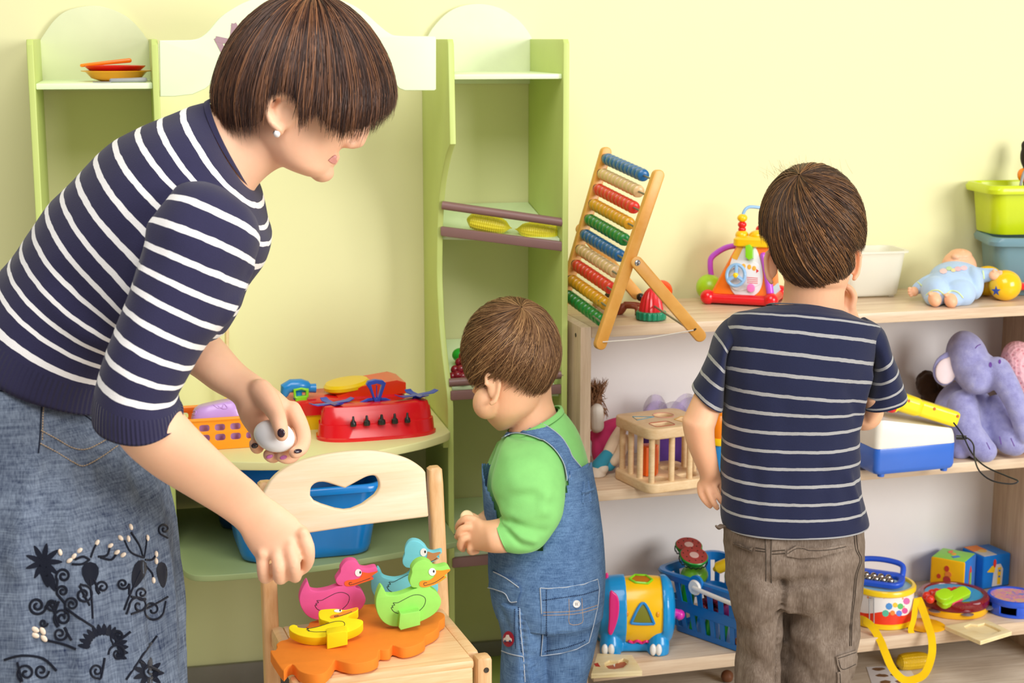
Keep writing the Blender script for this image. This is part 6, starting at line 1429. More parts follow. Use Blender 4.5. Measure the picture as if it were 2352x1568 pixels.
for x, y, r_, c in ((.055, .050, .027, '#8c6a86'), (.118, .052, .033, '#2f63b0'), (.060, .110, .024, '#3c8bd0'), (.125, .115, .026, '#c9b23a')):
    tag(obj('ball', ell(X1 @ V((x, y, .008+r_)), (r_,)*3, 20, 14), plastic('tub_ball_'+c[1:], c, .4)), {'#8c6a86': 'mauve', '#2f63b0': 'dark blue', '#3c8bd0': 'light blue', '#c9b23a': 'mustard'}[c]+' ball inside the smoky blue translucent tub', 'ball', 'balls in the smoky tub')
g2, X2 = bigtub('storage_tub', 'lime green tub standing in the smoky blue tub on the top board', (bz1.x+.022, -.142, TOPZ+.130), R(-5), .19, .13, .108, plastic('lime_tub', '#cbdc06', .35), .88)
for nm, lab, ca, m, mt in (('toy_shovel', 'orange plastic toy with a grey handle sticking out of the lime green tub', 'toy', M().join(PT([(2344, 425, depth(X2 @ V((.1, .05, .1))), 3), (2352, 398, depth(X2 @ V((.1, .05, .1))), 4), (2362, 385, depth(X2 @ V((.1, .05, .1))), 4)])), mat('grey_plastic', '#9a9b9e', .35)),):
    tv = thing(nm, lab, ca, tuple(X2 @ V((.1, .05, .02)))); obj('handle', m, mt, tv)
    obj('scoop', E(2350, 402, depth(X2 @ V((.11, .06, .1))), 13, 16, .012), plastic('tangerine_plastic', '#fb8a0d', .3), tv)
tag(obj('plush_toy', fuse(M().join(E(2360, 360, depth(X2 @ V((.12, .07, .1))), 16, 30, .02)).join(E(2358, 335, depth(X2 @ V((.12, .07, .1))), 12, 14, .015)).join(PT([(2362, 385, depth(X2 @ V((.12, .07, .1))), 12), (2362, 440, depth(X2 @ V((.12, .07, .06))), 12), (2362, 480, depth(X2 @ V((.12, .07, .06))), 12)])), .003, 3), cloth('dark_brown_plush', '#2c2119')), 'dark brown plush toy sticking up out of the lime green tub', 'plush toy')
tag(obj('toy_block', box(tuple(X2 @ V((.075, .05, .085))), (.03, .02, .022), (0, .3, .4), .003), RED), 'small red toy piece lying on top in the lime green tub', 'toy piece')
# ------------------------------------------------------------------ toys on the middle board
MZ = MIDZ
HW = FH
def ground(px, py, z): p = PZ(px, py, z); return p
# rag doll
g0 = depth(PZ(1380, 1105, MZ))
rg = thing('rag_doll', 'cloth rag doll with brown hair, pink dress and blue socks on the middle board', 'doll', tuple(PZ(1390, 1100, MZ)))
CRM = cloth('cream_cotton', '#efd9bd'); PKC = cloth('pink_velvet', '#e0457f'); TQ = cloth('turquoise_cotton', '#3fa2c2')
dR = g0+.06
obj('head', fuse(M().join(E(1366, 950, dR+.05, 24, 26, .02)).join(E(1370, 972, dR+.045, 17, 22, .017)), .0025, 4), CRM, rg, angle=180)
obj('neck_bandage', fuse(M().join(PT([(1371, 942, dR+.02, 16), (1373, 978, dR+.02, 15)])), .002, 2), cloth('white_gauze', '#e8e2d8'), rg, angle=180)
obj('dress', fuse(M().join(PT([(1368, 1000, dR+.06, 16), (1395, 985, dR+.055, 20), (1425, 972, dR+.05, 16), (1440, 975, dR+.05, 12)])).join(E(1372, 1030, dR+.055, 14, 34, .02)).join(E(1392, 1010, dR+.055, 26, 34, .022, 30)), .003, 5), PKC, rg, angle=180)
obj('leg', PT([(1428, 985, dR+.03, 13), (1414, 1008, dR+.015, 14), (1399, 1035, dR, 13), (1388, 1060, dR-.01, 11)], 14), CRM, rg, angle=180)
obj('leg', PT([(1435, 1010, dR+.01, 14), (1425, 1040, dR, 13), (1410, 1060, dR-.01, 11)], 14), CRM, rg, angle=180)
obj('sock', PT([(1394, 1045, dR-.005, 14), (1382, 1062, dR-.012, 17), (1376, 1070, dR-.014, 18)], 14), TQ, rg, angle=180); obj('sock', PT([(1412, 1052, dR, 13), (1400, 1068, dR-.005, 14)], 14), TQ, rg, angle=180)
obj('foot', fuse(M().join(E(1371, 1088, dR-.015, 21, 22, .022)).join(E(1382, 1075, dR-.014, 16, 14, .02)), .002, 4), cloth('cream_felt', '#f0e4d2'), rg, angle=180)
hm_ = M(); rh = random.Random(9)
hm_.join(E(1362, 915, dR+.055, 22, 26, .024))
for i in range(260):
    a = rh.uniform(-.9, 1.1); c0 = P(1362+rh.uniform(-14, 14), 915+rh.uniform(-22, 22), dR+.05+rh.uniform(-.03, .02))
    tip = P(1366+rh.uniform(-26, 32), 905+rh.choice([-30, -34, 10, 40, 50])+rh.uniform(-6, 10), dR+.045+rh.uniform(-.035, .02)); mid = (c0+tip)/2+RT*rh.uniform(-.004, .01)
    hm_.join(tube([c0, mid, tip], [.0011, .0010, .0003], 4))
obj('hair', hm_, mat('doll_hair', '#8f6440', .6, var=.15, scale=300), rg, angle=180)
# bead cage / shape sorter
q = [PZ(x, y, MZ) for x, y in ((1416, 1092), (1500, 1136), (1628, 1118))]
cgx = (q[2]-q[1]).normalized(); ang = math.atan2(cgx.y, cgx.x); cgo = q[1]; CWd, CDp, CHt = .150, .150, .132
CG = placed((cgo.x, cgo.y, MZ), ang) @ T(-.010, 0, 0)
cg = thing('shape_sorter_cage', 'pale wooden shape sorter cage with dowel bars on the middle board', 'shape sorter', (cgo.x, cgo.y, MZ), ang)
BEW = wood('cage_beech', '#d9b381', '#efd3a8', grain=(20, 20, 60)); 
cgs = .0
def cbd(z, th, holes): return plate2d([[(x+CWd/2, y+CDp/2) for x, y in rrect(CWd, CDp, .022, 6)]]+holes, th, .003).xf(CG @ T(0, 0, z))
def circ(cx, cy, r_, n=20): return [(cx+r_*math.cos(2*math.pi*i/n), cy+r_*math.sin(2*math.pi*i/n)) for i in range(n)]
holes = [[(.022, .085), (.028, .112), (.062, .094)], circ(.090, .098, .019), [(x+.048, y+.034) for x, y in rrect(.040, .030, .006, 3)], [(.098, .030), (.130, .028), (.138, .052), (.116, .070), (.092, .054)]]
obj('top_board', cbd(CHt-.022, .022, holes), BEW, cg); obj('bottom_board', cbd(.0005, .020, [circ(.045, .035, .018), circ(.105, .095, .018), [(x+.108, y+.035) for x, y in rrect(.035, .026, .005, 3)]]), BEW, cg)
for hs, c in zip(holes, ('#4f9fb8', '#d58a86', '#b5433b', '#d4a042')): 
    cx_ = sum(p[0] for p in hs)/len(hs); cy_ = sum(p[1] for p in hs)/len(hs); pts = [CG @ V((cx_+(p[0]-cx_)*1.13, cy_+(p[1]-cy_)*1.13, CHt+.0002)) for p in hs]
    obj('painted_outline', tube(pts+[pts[0]], .0007, 5), mat('paint_'+c[1:], c, .5), cg)
for x, y in [(.014, .014), (.058, .011), (.100, .011), (.137, .014), (.012, .056), (.012, .092), (.138, .056), (.138, .092), (.016, .134), (.060, .138), (.100, .138), (.134, .134)]:
    obj('bar', tube([CG @ V((x, y, .018)), CG @ V((x, y, CHt-.020))], .0062, 12), BEW, cg)
hx = CG @ V((.040, .070, .0)); hxm = plate2d([circ(0, 0, .021, 6)], .060, .002).xf(T(hx.x, hx.y, MZ+.0215))
tag(obj('shape_block', hxm, plastic('orange_block', '#f0650f', .4)), 'orange hexagonal block standing inside the wooden shape sorter cage', 'toy block')
# tulle
tul = NT('lilac_tulle'); tul.b.inputs['Base Color'].default_value = lin('#a98fce'); tul.set(Roughness=.8, Alpha=.42); tul.b.inputs['Sheen Weight'].default_value = .3
tl = thing('tulle_scarf', 'sheer lilac tulle scarf heaped behind the wooden cage', 'scarf', tuple(PZ(1545, 1075, MZ)))
dT = depth(PZ(1545, 1062, MZ))
def petal(cx, cy, w_, h_, lean, off, s):
    m = M(); n = 14; rw_ = []
    for i in range(n):
        t = i/(n-1); row = []
        for j in range(n):
            u = j/(n-1)*2-1; ww = w_*(.35+.65*math.sin(math.pi*min(1, .18+t*.72)))
            row.append(P(cx+u*ww+lean*t, cy-h_*t*(1-.10*u*u), dT+off+.018*math.sin(3*u+s)+.012*math.sin(5*t+s+u*2)))
        rw_.append(row)
    for r_ in rw_: m.v += r_; m.uv += [(0, 0)]*n
    for i in range(n-1):
        for j in range(n-1): m.f.append((i*n+j, i*n+j+1, i*n+n+j+1, i*n+n+j)); m.mi.append(0)
    return m
for i, a in enumerate(((1505, 965, 28, 60, 0, .0, 0), (1500, 970, 30, 50, 10, .015, 1), (1565, 965, 32, 62, 14, .0, 2), (1580, 965, 38, 54, 10, -.01, 3), (1548, 965, 30, 44, 0, .02, 4))): obj('fold', petal(*a), tul.m, tl, angle=180)
obj('gathered_cloth', fuse(M().join(E(1530, 1020, dT+.0, 60, 45, .03)).join(E(1500, 1042, dT, 34, 26, .025)).join(E(1570, 1040, dT, 40, 30, .03)), .004, 4), cloth('deep_violet_cloth', '#5b3a86'), tl, angle=180)
# toy behind the boy
dB = depth(PZ(1648, 1085, MZ))
bb1 = thing('toy_figure', 'orange, yellow and blue plastic toy half hidden behind the left arm of the boy', 'toy', tuple(PZ(1650, 1085, MZ)))
cB = PZ(1654, 1080, MZ); kB = kd(dB)
obj('lower_body', lathe([(0, .001), (.020, .001), (.026, .006), (.024, .050), (.020, .058), (0, .058)], 26, c=cB), SKY, bb1); obj('belt', lathe([(0, .058), (.024, .058), (.025, .061), (.025, .070), (.024, .073), (0, .073)], 26, c=cB), YEL, bb1)
obj('upper_body', lathe([(0, .073), (.022, .073), (.025, .082), (.022, .105), (.014, .119), (0, .124)], 26, c=cB), ORG, bb1)
# learning desk toy with yellow handset
e0, e1_ = PZ(2018, 1098, MZ), PZ(2186, 1082, MZ); ev = e1_-e0; era = math.atan2(ev.y, ev.x); eL = ev.length
EX = placed((e0.x, e0.y, MZ+.0065), era) @ T(0, 0, 0)
et = thing('toy_phone', 'blue and cream toy telephone base on the middle board beside the boy', 'toy phone', tuple((e0+e1_)/2), era)
eW, eD = eL*1.10, .135
def err(k, z0, g=0, dz=0): return [EX @ V((x+eL/2, y+eD/2, z0+dz*(0 if x < 0 else 1))) for x, y in rrect(eW*k, eD*k, .012, 5)]
BB = plastic('royal_blue_plastic', '#2f6ad0', .3); CRP = plastic('cream_plastic', '#f5f0e2', .35)
obj('base', loft([err(.95, 0), err(.98, .003), err(1, .010), err(1.0, .052), err(.99, .054)]), BB, et)
def slope(k, zl_, zr_): 
    o = []
    for x, y in rrect(eW*k, eD*k, .014, 5):
        t = (x/(eW*k)+.5); z = zl_+(zr_-zl_)*max(0, (t-.45)/.55)**1.0; o.append(EX @ V((x+eL/2, y+eD/2, z)))
    return o
obj('cover', loft([err(.995, .0545), slope(.99, .080, .070), slope(.965, .108, .078), slope(.945, .113, .082), slope(.86, .113, .082)]), CRP, et)
for x, y in ((.012, .012), (eL-.012, .012), (.012, eD-.012), (eL-.012, eD-.012)): obj('foot', lathe([(0, -.0065), (.007, -.0065), (.008, -.001), (.008, .002), (0, .002)], 16, mx=EX @ T(x, y, 0)), BB, et)
obj('sticker', box((0, 0, 0), (.03, .002, .03), bev=.0005).xf(EX @ T(-.0072*0+.0, eD/2, .078) @ Matrix.Rotation(R(90), 4, 'Z')), mat('sticker_green', '#c9cf9f', .5), et)
hsx = EX @ T(eL*.66, eD*.34, .108) @ Matrix.Scale(1.3, 4) @ Matrix.Rotation(R(19), 4, 'Y') @ Matrix.Rotation(R(-6), 4, 'Z')
hs = thing('toy_handset', 'yellow plastic handset lying on the toy telephone', 'toy handset', tuple(hsx.translation), rot=hsx.to_3x3().normalized())
def hrr(w_, d_, z, cx=0, cy=0): return [hsx @ V((x+cx, y+cy, z)) for x, y in rrect(w_, d_, .010, 4)]
YH = plastic('handset_yellow', '#fbe00f', .3)
obj('handset_body', fuse(M().join(box((.025, 0, .012), (.075, .046, .026), bev=.006).xf(hsx)).join(box((-.03, 0, .012), (.045, .058, .030), bev=.009).xf(hsx)).join(box((-.055, .0, .004), (.02, .055, .020), (0, .4, 0), .006).xf(hsx)), .0018, 3), YH, hs, angle=180)
for x, y in ((-.038, -.0285), (.012, -.0232), (.055, -.0232)): obj('screw_hole', lathe([(0, .0008), (.0022, .0008), (.0026, 0), (0, 0)], 10, mx=hsx @ T(x, y, .018) @ rotm('X', 90)), mat('hole_amber', '#c8641a', .5), hs)
obj('ear_cushion', tube([hsx @ V((-.058, -.02, .0)), hsx @ V((-.058, .02, .0))], .012, 14, True, True), RED, hs); obj('blue_button', box((-.062, 0, -.004), (.012, .03, .012), bev=.002).xf(hsx), plastic('ink_blue', '#26407c', .4), hs)
cbl = M(); cq = [P(*a) for a in ((2190, 970, 3.12), (2212, 1000, 3.11), (2232, 1040, 3.10), (2262, 1070, 3.07), (2310, 1092, 3.04), (2338, 1104, 3.02), (2322, 1111, 3.02), (2280, 1104, 3.03), (2250, 1082, 3.05), (2238, 1050, 3.08), (2236, 1022, 3.10), (2222, 1006, 3.11), (2196, 1003, 3.12))]
obj('cable', tube([V(p) for p in cat([tuple(x) for x in cq], 6)], .0016, 7), BLK, et); obj('cable_plug', tube([P(2196, 1004, 3.12), P(2220, 1005, 3.115)], .0045, 10), BLK, et)
# dark plush behind
dk = depth(PZ(2140, 1010, MZ))
tag(obj('plush_toy', wrinkle(fuse(M().join(E(2130, 882, dk, 26, 30, .03)).join(E(2150, 930, dk, 36, 50, .035)).join(E(2150, 985, dk, 34, 38, .035)), .003, 3), .004, 60, 3), cloth('dark_bear_plush', '#3b2717')), 'dark brown fuzzy plush toy in the shade behind the lavender elephant', 'plush toy')
# lavender elephant
eg0 = PZ(2262, 1050, MZ); dE = depth(eg0)+.03
el = thing('plush_elephant', 'seated lavender plush elephant with pale pink ears on the middle board', 'plush toy', tuple(eg0))
t_ = NT('lavender_plush'); c_ = t_.coord('Object'); n1 = t_.noise(c_, 60, 3); n2 = t_.noise(c_, 900, 2)
t_.l(t_.ramp(t_.math('ADD', t_.math('MULTIPLY', n1, .6), t_.math('MULTIPLY', n2, .4)), [(.3, lin('#8a87c2')), (.5, lin('#a3a3dc')), (.7, lin('#bdbde9'))]), t_.b.inputs['Base Color']); t_.set(Roughness=.95); t_.b.inputs['Sheen Weight'].default_value = .5; t_.bump(t_.math('ADD', n2, t_.math('MULTIPLY', n1, .6)), .7, .003); LAV = t_.m
eb = M()
for a in (E(2215, 955, dE+.05, 70, 80, .075), E(2220, 1000, dE+.04, 74, 52, .08)): eb.join(a)
for a in (E(2222, 825, dE, 48, 66, .055, 10), E(2245, 855, dE-.015, 52, 50, .055), E(2240, 875, dE-.035, 32, 28, .035), E(2288, 858, dE-.03, 34, 36, .04)): eb.join(a)
eb.join(PT([(2290, 850, dE-.04, 32), (2312, 885, dE-.065, 29), (2332, 925, dE-.075, 25), (2345, 965, dE-.075, 22), (2352, 1000, dE-.07, 19)], 18))
eb.join(PT([(2212, 930, dE-.0, 36), (2222, 985, dE-.035, 33), (2245, 1020, dE-.055, 32), (2262, 1035, dE-.065, 28)], 18)); eb.join(PT([(2290, 935, dE+.01, 30), (2305, 985, dE-.02, 31), (2318, 1010, dE-.04, 33), (2330, 1018, dE-.045, 30)], 18))
eb.join(PT([(2200, 1020, dE+.0, 30), (2205, 1032, dE-.03, 26)], 16))
ebm = fuse(eb, .003, 8, .6)
obj('body', ebm, LAV, el, angle=180)
EPK = cloth('pale_pink_plush', '#f1dfe4')
earm = M().join(E(2172, 848, dE-.01, 30, 38, .008, -15)).join(E(2182, 828, dE-.008, 24, 22, .008)); obj('ear', fuse(earm, .0022, 4), LAV, el, angle=180)
obj('ear_lining', fuse(M().join(E(2173, 852, dE-.0165, 25, 31, .005, -15)).join(E(2184, 838, dE-.0155, 18, 20, .005)), .0018, 3), EPK, el, angle=180, label='pale pink ear lining')
de_ = Drape(ebm); VI = mat('violet_thread', '#6a3f9e', .5)
for (cx, cy, rx, ry) in ((2275, 838, 4, 6), (2296, 831, 3, 5)): obj('eye', de_.patch([(cx+rx*math.cos(a*.628), cy+ry*math.sin(a*.628)) for a in range(10)], .0012, 0, 3), VI, el)
for l in ([(2240, 800), (2245, 794), (2252, 791)], [(2266, 1016), (2274, 1032)], [(2322, 1006), (2330, 1024)], [(2296, 1002), (2300, 1020)]): obj('stitched_line', de_.line(l, .0010, .0004), VI, el)
# pink knitted toy at the edge
dP = dE+.03
t_ = NT('pink_knit'); c_ = t_.coord('Object'); vo = t_.n('ShaderNodeTexVoronoi'); vo.inputs['Scale'].default_value = 110; t_.l(c_, vo.inputs['Vector']); t_.l(t_.ramp(vo.outputs['Distance'], [(.15, lin('#d98a97')), (.4, lin('#f4bcc4'))]), t_.b.inputs['Base Color']); t_.set(Roughness=.9); t_.bump(vo.outputs['Distance'], .8, .003)
tag(obj('knitted_toy', fuse(M().join(E(2350, 850, dP, 48, 70, .05, 20)).join(E(2370, 920, dP, 50, 70, .05)).join(E(2370, 1000, dP, 50, 60, .05)), .004, 6), t_.m), 'pale pink knitted toy behind the trunk of the lavender elephant', 'knitted toy')
# ------------------------------------------------------------------ toys on the low board
LZ = LOWZ
f0, f1_ = PZ(1388, 1508, LZ), PZ(1535, 1506, LZ); fv = f1_-f0; fr_ = math.atan2(fv.y, fv.x); fL = fv.length
FX = placed((f0.x, f0.y, LZ+.001), fr_)
es = thing('elephant_sorter', 'blue and yellow plastic elephant shape sorter on the low board beside the toddler', 'shape sorter', tuple((f0+f1_)/2), fr_)
EB = plastic('elephant_blue', '#0e93d6', .28); EYE_ = plastic('drum_yellow', '#fdc40c', .28); MAG = plastic('magenta_plastic', '#e5217f', .3)
kf = kd(depth(f0)); fD = .115
def FPt(px, py, y): return PP(px, py, FX @ V((0, y, 0)), FX.to_3x3() @ V((0, -1, 0)))
def xloc(p): return (FX.inverted() @ p)
cz_ = xloc(FPt(1475, 1400, fD/2)); xa, xb = xloc(FPt(1431, 1400, fD/2)).x, xloc(FPt(1517, 1400, fD/2)).x; rz2 = (xloc(FPt(1475, 1325, fD/2)).z-xloc(FPt(1475, 1480, fD/2)).z)/2
cen = FX @ V((0, fD/2, cz_.z)); ydr = .060
def barrel(rad, x0, x1, bulge, n=36, seg=8, e=1.0):
    rings = []
    for i in range(seg+1):
        t = i/seg; x = x0+(x1-x0)*t; r_ = rad*(1-bulge*(2*t-1)**2)
        rings.append([FX @ V((x, fD/2+r_*ydr/rz2*math.cos(2*math.pi*j/n), cz_.z+r_*math.sin(2*math.pi*j/n))) for j in range(n)])
    return loft(rings)
obj('drum', barrel(rz2, xa, xb, .04), EYE_, es)
# rump and head
rump = M()
rings = []
xr = xloc(FPt(1548, 1400, fD/2)).x
for x, r_ in ((xb-.002, 1.04), (xb+.008, 1.04), (xb+(xr-xb)*.45, 1.0), (xb+(xr-xb)*.75, .86), (xb+(xr-xb)*.93, .62), (xr, .25)): rings.append([FX @ V((x, fD/2+rz2*r_*ydr/rz2*math.cos(2*math.pi*j/36), cz_.z+rz2*r_*.97*math.sin(2*math.pi*j/36))) for j in range(36)])
rump.join(loft(rings)); xh = xloc(FPt(1362, 1400, fD/2)).x
rings = []
for x, r_ in ((xa+.002, 1.03), (xa-.008, 1.03), (xa+(xh-xa)*.5, 1.0), (xa+(xh-xa)*.8, .84), (xa+(xh-xa)*.97, .5), (xh, .2)): rings.append([FX @ V((x, fD/2+rz2*r_*ydr/rz2*math.cos(2*math.pi*j/36), cz_.z+rz2*r_*.97*math.sin(2*math.pi*j/36)+.002)) for j in range(36)])
head_ = loft(rings)
body = M().join(rump)
for px in (1402, 1512):
    lx = xloc(FPt(px, 1480, .02)).x
    for y in (.018, fD-.018): body.join(tube([FX @ V((lx, y, .002)), FX @ V((lx, y, .018)), FX @ V((lx, y*.8+fD*.1, .05))], [.022, .023, .018], 18, True, True))
body.join(box((( xloc(FPt(1458, 1490, .02)).x), fD/2, .012), (.085, fD*.7, .022), bev=.006).xf(FX)); body.join(head_)
cut = []
bf = fuse(body, .0022, 3)
bf.v = [V((p.x, p.y, max(p.z, LZ+.0008))) for p in bf.v]
obj('body', bf, EB, es, angle=180)
for px in (1389, 1404, 1500, 1513):
    c = FPt(px, 1494, -.004); obj('toe', ell(c+V((0, 0, .002)), (.0068, .006, .0125), 14, 10), plastic('toe_white', '#e9e7e2', .35), es)
for s, y in ((0, -.004), (1, fD+.004)):
    ear_o = FX @ V((0, -.006 if s == 0 else fD+.006, 0)); en = FX.to_3x3() @ V((0, -1, 0))
    obj('ear', cutout([(1401, 1361), (1412, 1362), (1420, 1372), (1423, 1392), (1420, 1420), (1411, 1448), (1404, 1459), (1397, 1452), (1399, 1420)], ear_o, en, .008, .003, (), 3), MAG, es)
obj('tail', M().join(tube([FPt(1545, 1405, fD/2), FPt(1556, 1408, fD/2)], .009, 12)).join(ell(FPt(1561, 1411, fD/2), (.011, .011, .011))), plastic('tail_pink', '#e42bb0', .3), es)
obj('trunk_tip', tube([FPt(1394, 1342, fD/2), FPt(1394, 1318, fD/2)], [.006, .003], 10, True, True), MAG, es)
dd_ = Drape(barrel(rz2, xa, xb, .04, 72, 20))
tri = [(1477, 1384), (1500, 1426), (1496, 1432), (1456, 1431), (1452, 1424)]
obj('triangle_hole', dd_.patch(tri, .0006, 0, 4), mat('sorter_inside', '#7a7a14', .5), es)
tp2 = [dd_(x, y, .001) for x, y in cat(tri, 5, True)]; tp2 = [p for p in tp2 if p]; obj('triangle_frame', tube(tp2+[tp2[0]], .0030, 8), SKY, es)
hxp = [(1446, 1330), (1458, 1321), (1484, 1322), (1498, 1332), (1488, 1340), (1460, 1338)]
obj('hexagon_hole', dd_.patch(hxp, .0006, 0, 4), mat('sorter_inside_amber', '#c07010', .5), es)
hp2 = [dd_(x, y, .001) for x, y in cat([(hxp[i//4][0]+(hxp[(i//4+1) % 6][0]-hxp[i//4][0])*(i % 4)/4, hxp[i//4][1]+(hxp[(i//4+1) % 6][1]-hxp[i//4][1])*(i % 4)/4) for i in range(24)], 1, True)]; hp2 = [p for p in hp2 if p]; obj('hexagon_frame', tube(hp2+[hp2[0]], .0026, 8), GRN, es)
for x, y in ((1441, 1409), (1511, 1411)):
    p = dd_(x, y, 0); obj('dimple', ell(p, (.004, .002, .006), 12, 8), plastic('dimple_amber', '#e59a08', .35), es)
wv = [dd_(x, y, .001) for x, y in cat([(1444, 1470), (1454, 1474), (1464, 1470), (1474, 1475), (1484, 1471), (1492, 1475)], 4)]; wv = [p for p in wv if p]
if len(wv) > 1: obj('wavy_hole_edge', tube(wv, .003, 8), MAG, es)
# puzzle board with animals
pbq = [PZ(x, y, LZ+.011) for x, y in ((1358, 1546), (1475, 1540), (1452, 1503), (1372, 1500))]
pz = thing('puzzle_tray', 'pale wooden inset puzzle board with a printed walrus under the elephant sorter', 'puzzle', tuple(V((sum(p.x for p in pbq)/4, sum(p.y for p in pbq)/4, LZ))))
BPW = wood('puzzle_ply', '#ead08f', '#f7e7bd', grain=(4, 40, 40))
bq = [(p.x, p.y) for p in pbq]
ins = lambda l: [(PZ(x, y, LZ+.011).x, PZ(x, y, LZ+.011).y) for x, y in l]
obj('board', plate2d([bq, ins([(1388, 1522), (1400, 1515), (1420, 1517), (1432, 1511), (1444, 1516), (1442, 1526), (1430, 1536), (1404, 1537), (1390, 1532)])], .006, .0008).xf(T(0, 0, LZ+.005)), BPW, pz)
obj('board_back', plate2d([bq], .0048, .0008).xf(T(0, 0, LZ+.0001)), BPW, pz)
for nm, l, c in (('walrus_print', [(1392, 1529), (1406, 1527), (1420, 1522), (1434, 1519), (1440, 1524), (1432, 1532), (1412, 1536), (1398, 1535)], '#b8623a'), ('tusk_print', [(1408, 1526), (1413, 1524), (1412, 1532)], '#f4eee0')):
    obj(nm, plate2d([[(PZ(x, y, LZ+.0052).x, PZ(x, y, LZ+.0052).y) for x, y in l]], .0004).xf(T(0, 0, LZ+.0049+(.0004 if 'tusk' in nm else 0))), mat(nm, c, .5), pz)
obj('bird_print', plate2d([ins([(1364, 1524), (1373, 1522), (1379, 1531), (1368, 1530)])], .0004).xf(T(0, 0, LZ+.011)), mat('bird_print', '#c8321f', .5), pz)
# shopping basket
s0, s1 = PZ(1546, 1446, LZ), PZ(1700, 1500, LZ); sv = s1-s0; sa = math.atan2(sv.y, sv.x)
BK = placed((s0.x, s0.y, LZ+.001), sa); bL, bDp, bH, flare = .225, .130, .138, .024
sbk = thing('shopping_basket', 'blue slatted plastic shopping basket full of toy food on the low board', 'basket', (s0.x, s0.y, LZ), sa)
BKB = plastic('basket_blue', '#0b78c9', .32)
def bring(k, z, g=0.0):
    f = flare*k; return [BK @ V((x+bL/2, y+bDp/2, z)) for x, y in rrect(bL+2*f+g, bDp+2*f+g, .018+f*.5, 5)]
nrg = 24
# solid bands and slats
def band(z0, z1): 
    k0, k1 = z0/bH, z1/bH; a, b, c, d = bring(k0, z0), bring(k1, z1), bring(k1, z1, -.005), bring(k0, z0, -.005); return loft([a, b, c, d, a], False, False)
obj('band', band(.001, .014), BKB, sbk); obj('band', band(.052, .076), BKB, sbk); obj('bottom', loft([bring(0, .001, -.004), bring(0.02, .004, -.004)]), BKB, sbk)
obj('rim', loft([bring(1, bH-.018), bring(1, bH-.018, .008), bring(1.05, bH-.004, .016), bring(1.05, bH, .012), bring(1, bH, -.002), bring(1, bH-.018, -.004), bring(1, bH-.018)], False, False), BKB, sbk)
def slats(side, n, z0, z1):
    for i in range(n):
        t = (i+.5)/n; w_ = .0055
        def pt(z, tt, o):
            f = flare*z/bH; 
            if side == 'f': return BK @ V((-f+(bL+2*f)*tt, -f+o, z))
            if side == 'b': return BK @ V((-f+(bL+2*f)*tt, bDp+f-o, z))
            if side == 'l': return BK @ V((-f+o, -f+(bDp+2*f)*tt, z))
            return BK @ V((bL+f-o, -f+(bDp+2*f)*tt, z))
        Ls = bL if side in 'fb' else bDp; dt_ = w_/Ls
        rings = [[pt(z, t-dt_, 0), pt(z, t+dt_, 0), pt(z, t+dt_, .0026), pt(z, t-dt_, .0026)] for z in (z0, z1)]
        obj('slat', loft(rings), BKB, sbk)
for sd, n in (('f', 9), ('b', 9), ('l', 5), ('r', 5)): slats(sd, n, .013, .053); slats(sd, n, .075, bH-.016)
hp = BK @ V((.115-.025, -flare-.008, bH-.012)); hx_ = BK.to_3x3() @ V((1, 0, 0)); hy_ = BK.to_3x3() @ V((0, -1, 0))
obj('handle_lug', lathe([(0, .0), (.017, .0), (.017, .006), (0, .006)], 24, mx=T(*(hp+V((0, 0, .008))-hy_*.002)) @ hy_.to_track_quat('Z', 'Y').to_matrix().to_4x4()), BKB, sbk)
obj('handle', M().join(lathe([(0, 0), (.0155, 0), (.0165, .002), (.014, .006), (0, .006)], 24, mx=T(*(hp+hy_*.004)) @ hy_.to_track_quat('Z', 'Y').to_matrix().to_4x4())).join(tube([hp+hy_*.010, hp+hx_*.10+hy_*.012-V((0, 0, .006)), hp+hx_*.175+hy_*.004-V((0, 0, .004)), hp+hx_*.185-hy_*.03], .0048, 10, True, True)), WHT, sbk, label='white folding handle')
# food in the basket (basket coordinates)
def inb(x, y, z): return BK @ V((x, y, z))
FR = 'toy food in the shopping basket'
def half_melon(label, c, n_, r_=.036):
    n_ = n_.normalized(); X = T(*c) @ n_.to_track_quat('Z', 'Y').to_matrix().to_4x4(); t = thing('toy_watermelon_half', label, 'toy fruit', tuple(c), rot=X.to_3x3(), group='watermelon halves on the basket')
    obj('rind', lathe([(0, -r_*.86), (r_*.4, -r_*.78), (r_*.75, -r_*.5), (r_*.95, -r_*.18), (r_, 0), (r_*.95, .0015), (0, .0015)], 32, mx=X), plastic('rind_green', '#17962c', .35), t)
    obj('flesh', lathe([(0, .0022), (r_*.93, .0022), (r_*.94, .001), (0, .001)], 32, mx=X), mat('melon_flesh', '#a8413c', .6, var=.06, scale=200), t)
    obj('core', lathe([(0, .0028), (r_*.32, .0028), (r_*.33, .002), (0, .002)], 20, mx=X), mat('melon_core', '#dcb6ae', .6), t)
    for i in range(10):
        a = i*.628+.2; q = .58 if i % 2 else .76; obj('seed', ell(X @ V((r_*q*math.cos(a), r_*q*math.sin(a), .0024)), (.0015, .0022, .001), 8, 6), mat('melon_seed', '#3c2a20', .5), t)
    zz = [X @ V((r_*.985*math.cos(i*.0873), r_*.985*math.sin(i*.0873), -.009-(.003 if i % 4 < 2 else 0))) for i in range(73)]
    obj('rind_stripe', tube(zz, .0014, 5), mat('rind_dark', '#0d2a12', .4), t)
dM = depth(inb(.07, .06, bH)); 
half_melon('toy watermelon half at the front of the basket heap, cut face up', P(1594, 1276, dM-.01), V((0, -.38, 1)), .0305)
half_melon('toy watermelon half behind the front one, cut face up', P(1582, 1252, dM+.05), V((-.03, -.30, 1)), .0295)
def food(name, label, m, mt, cat_='toy food'): return tag(obj(name, m, mt), label, cat_, FR)
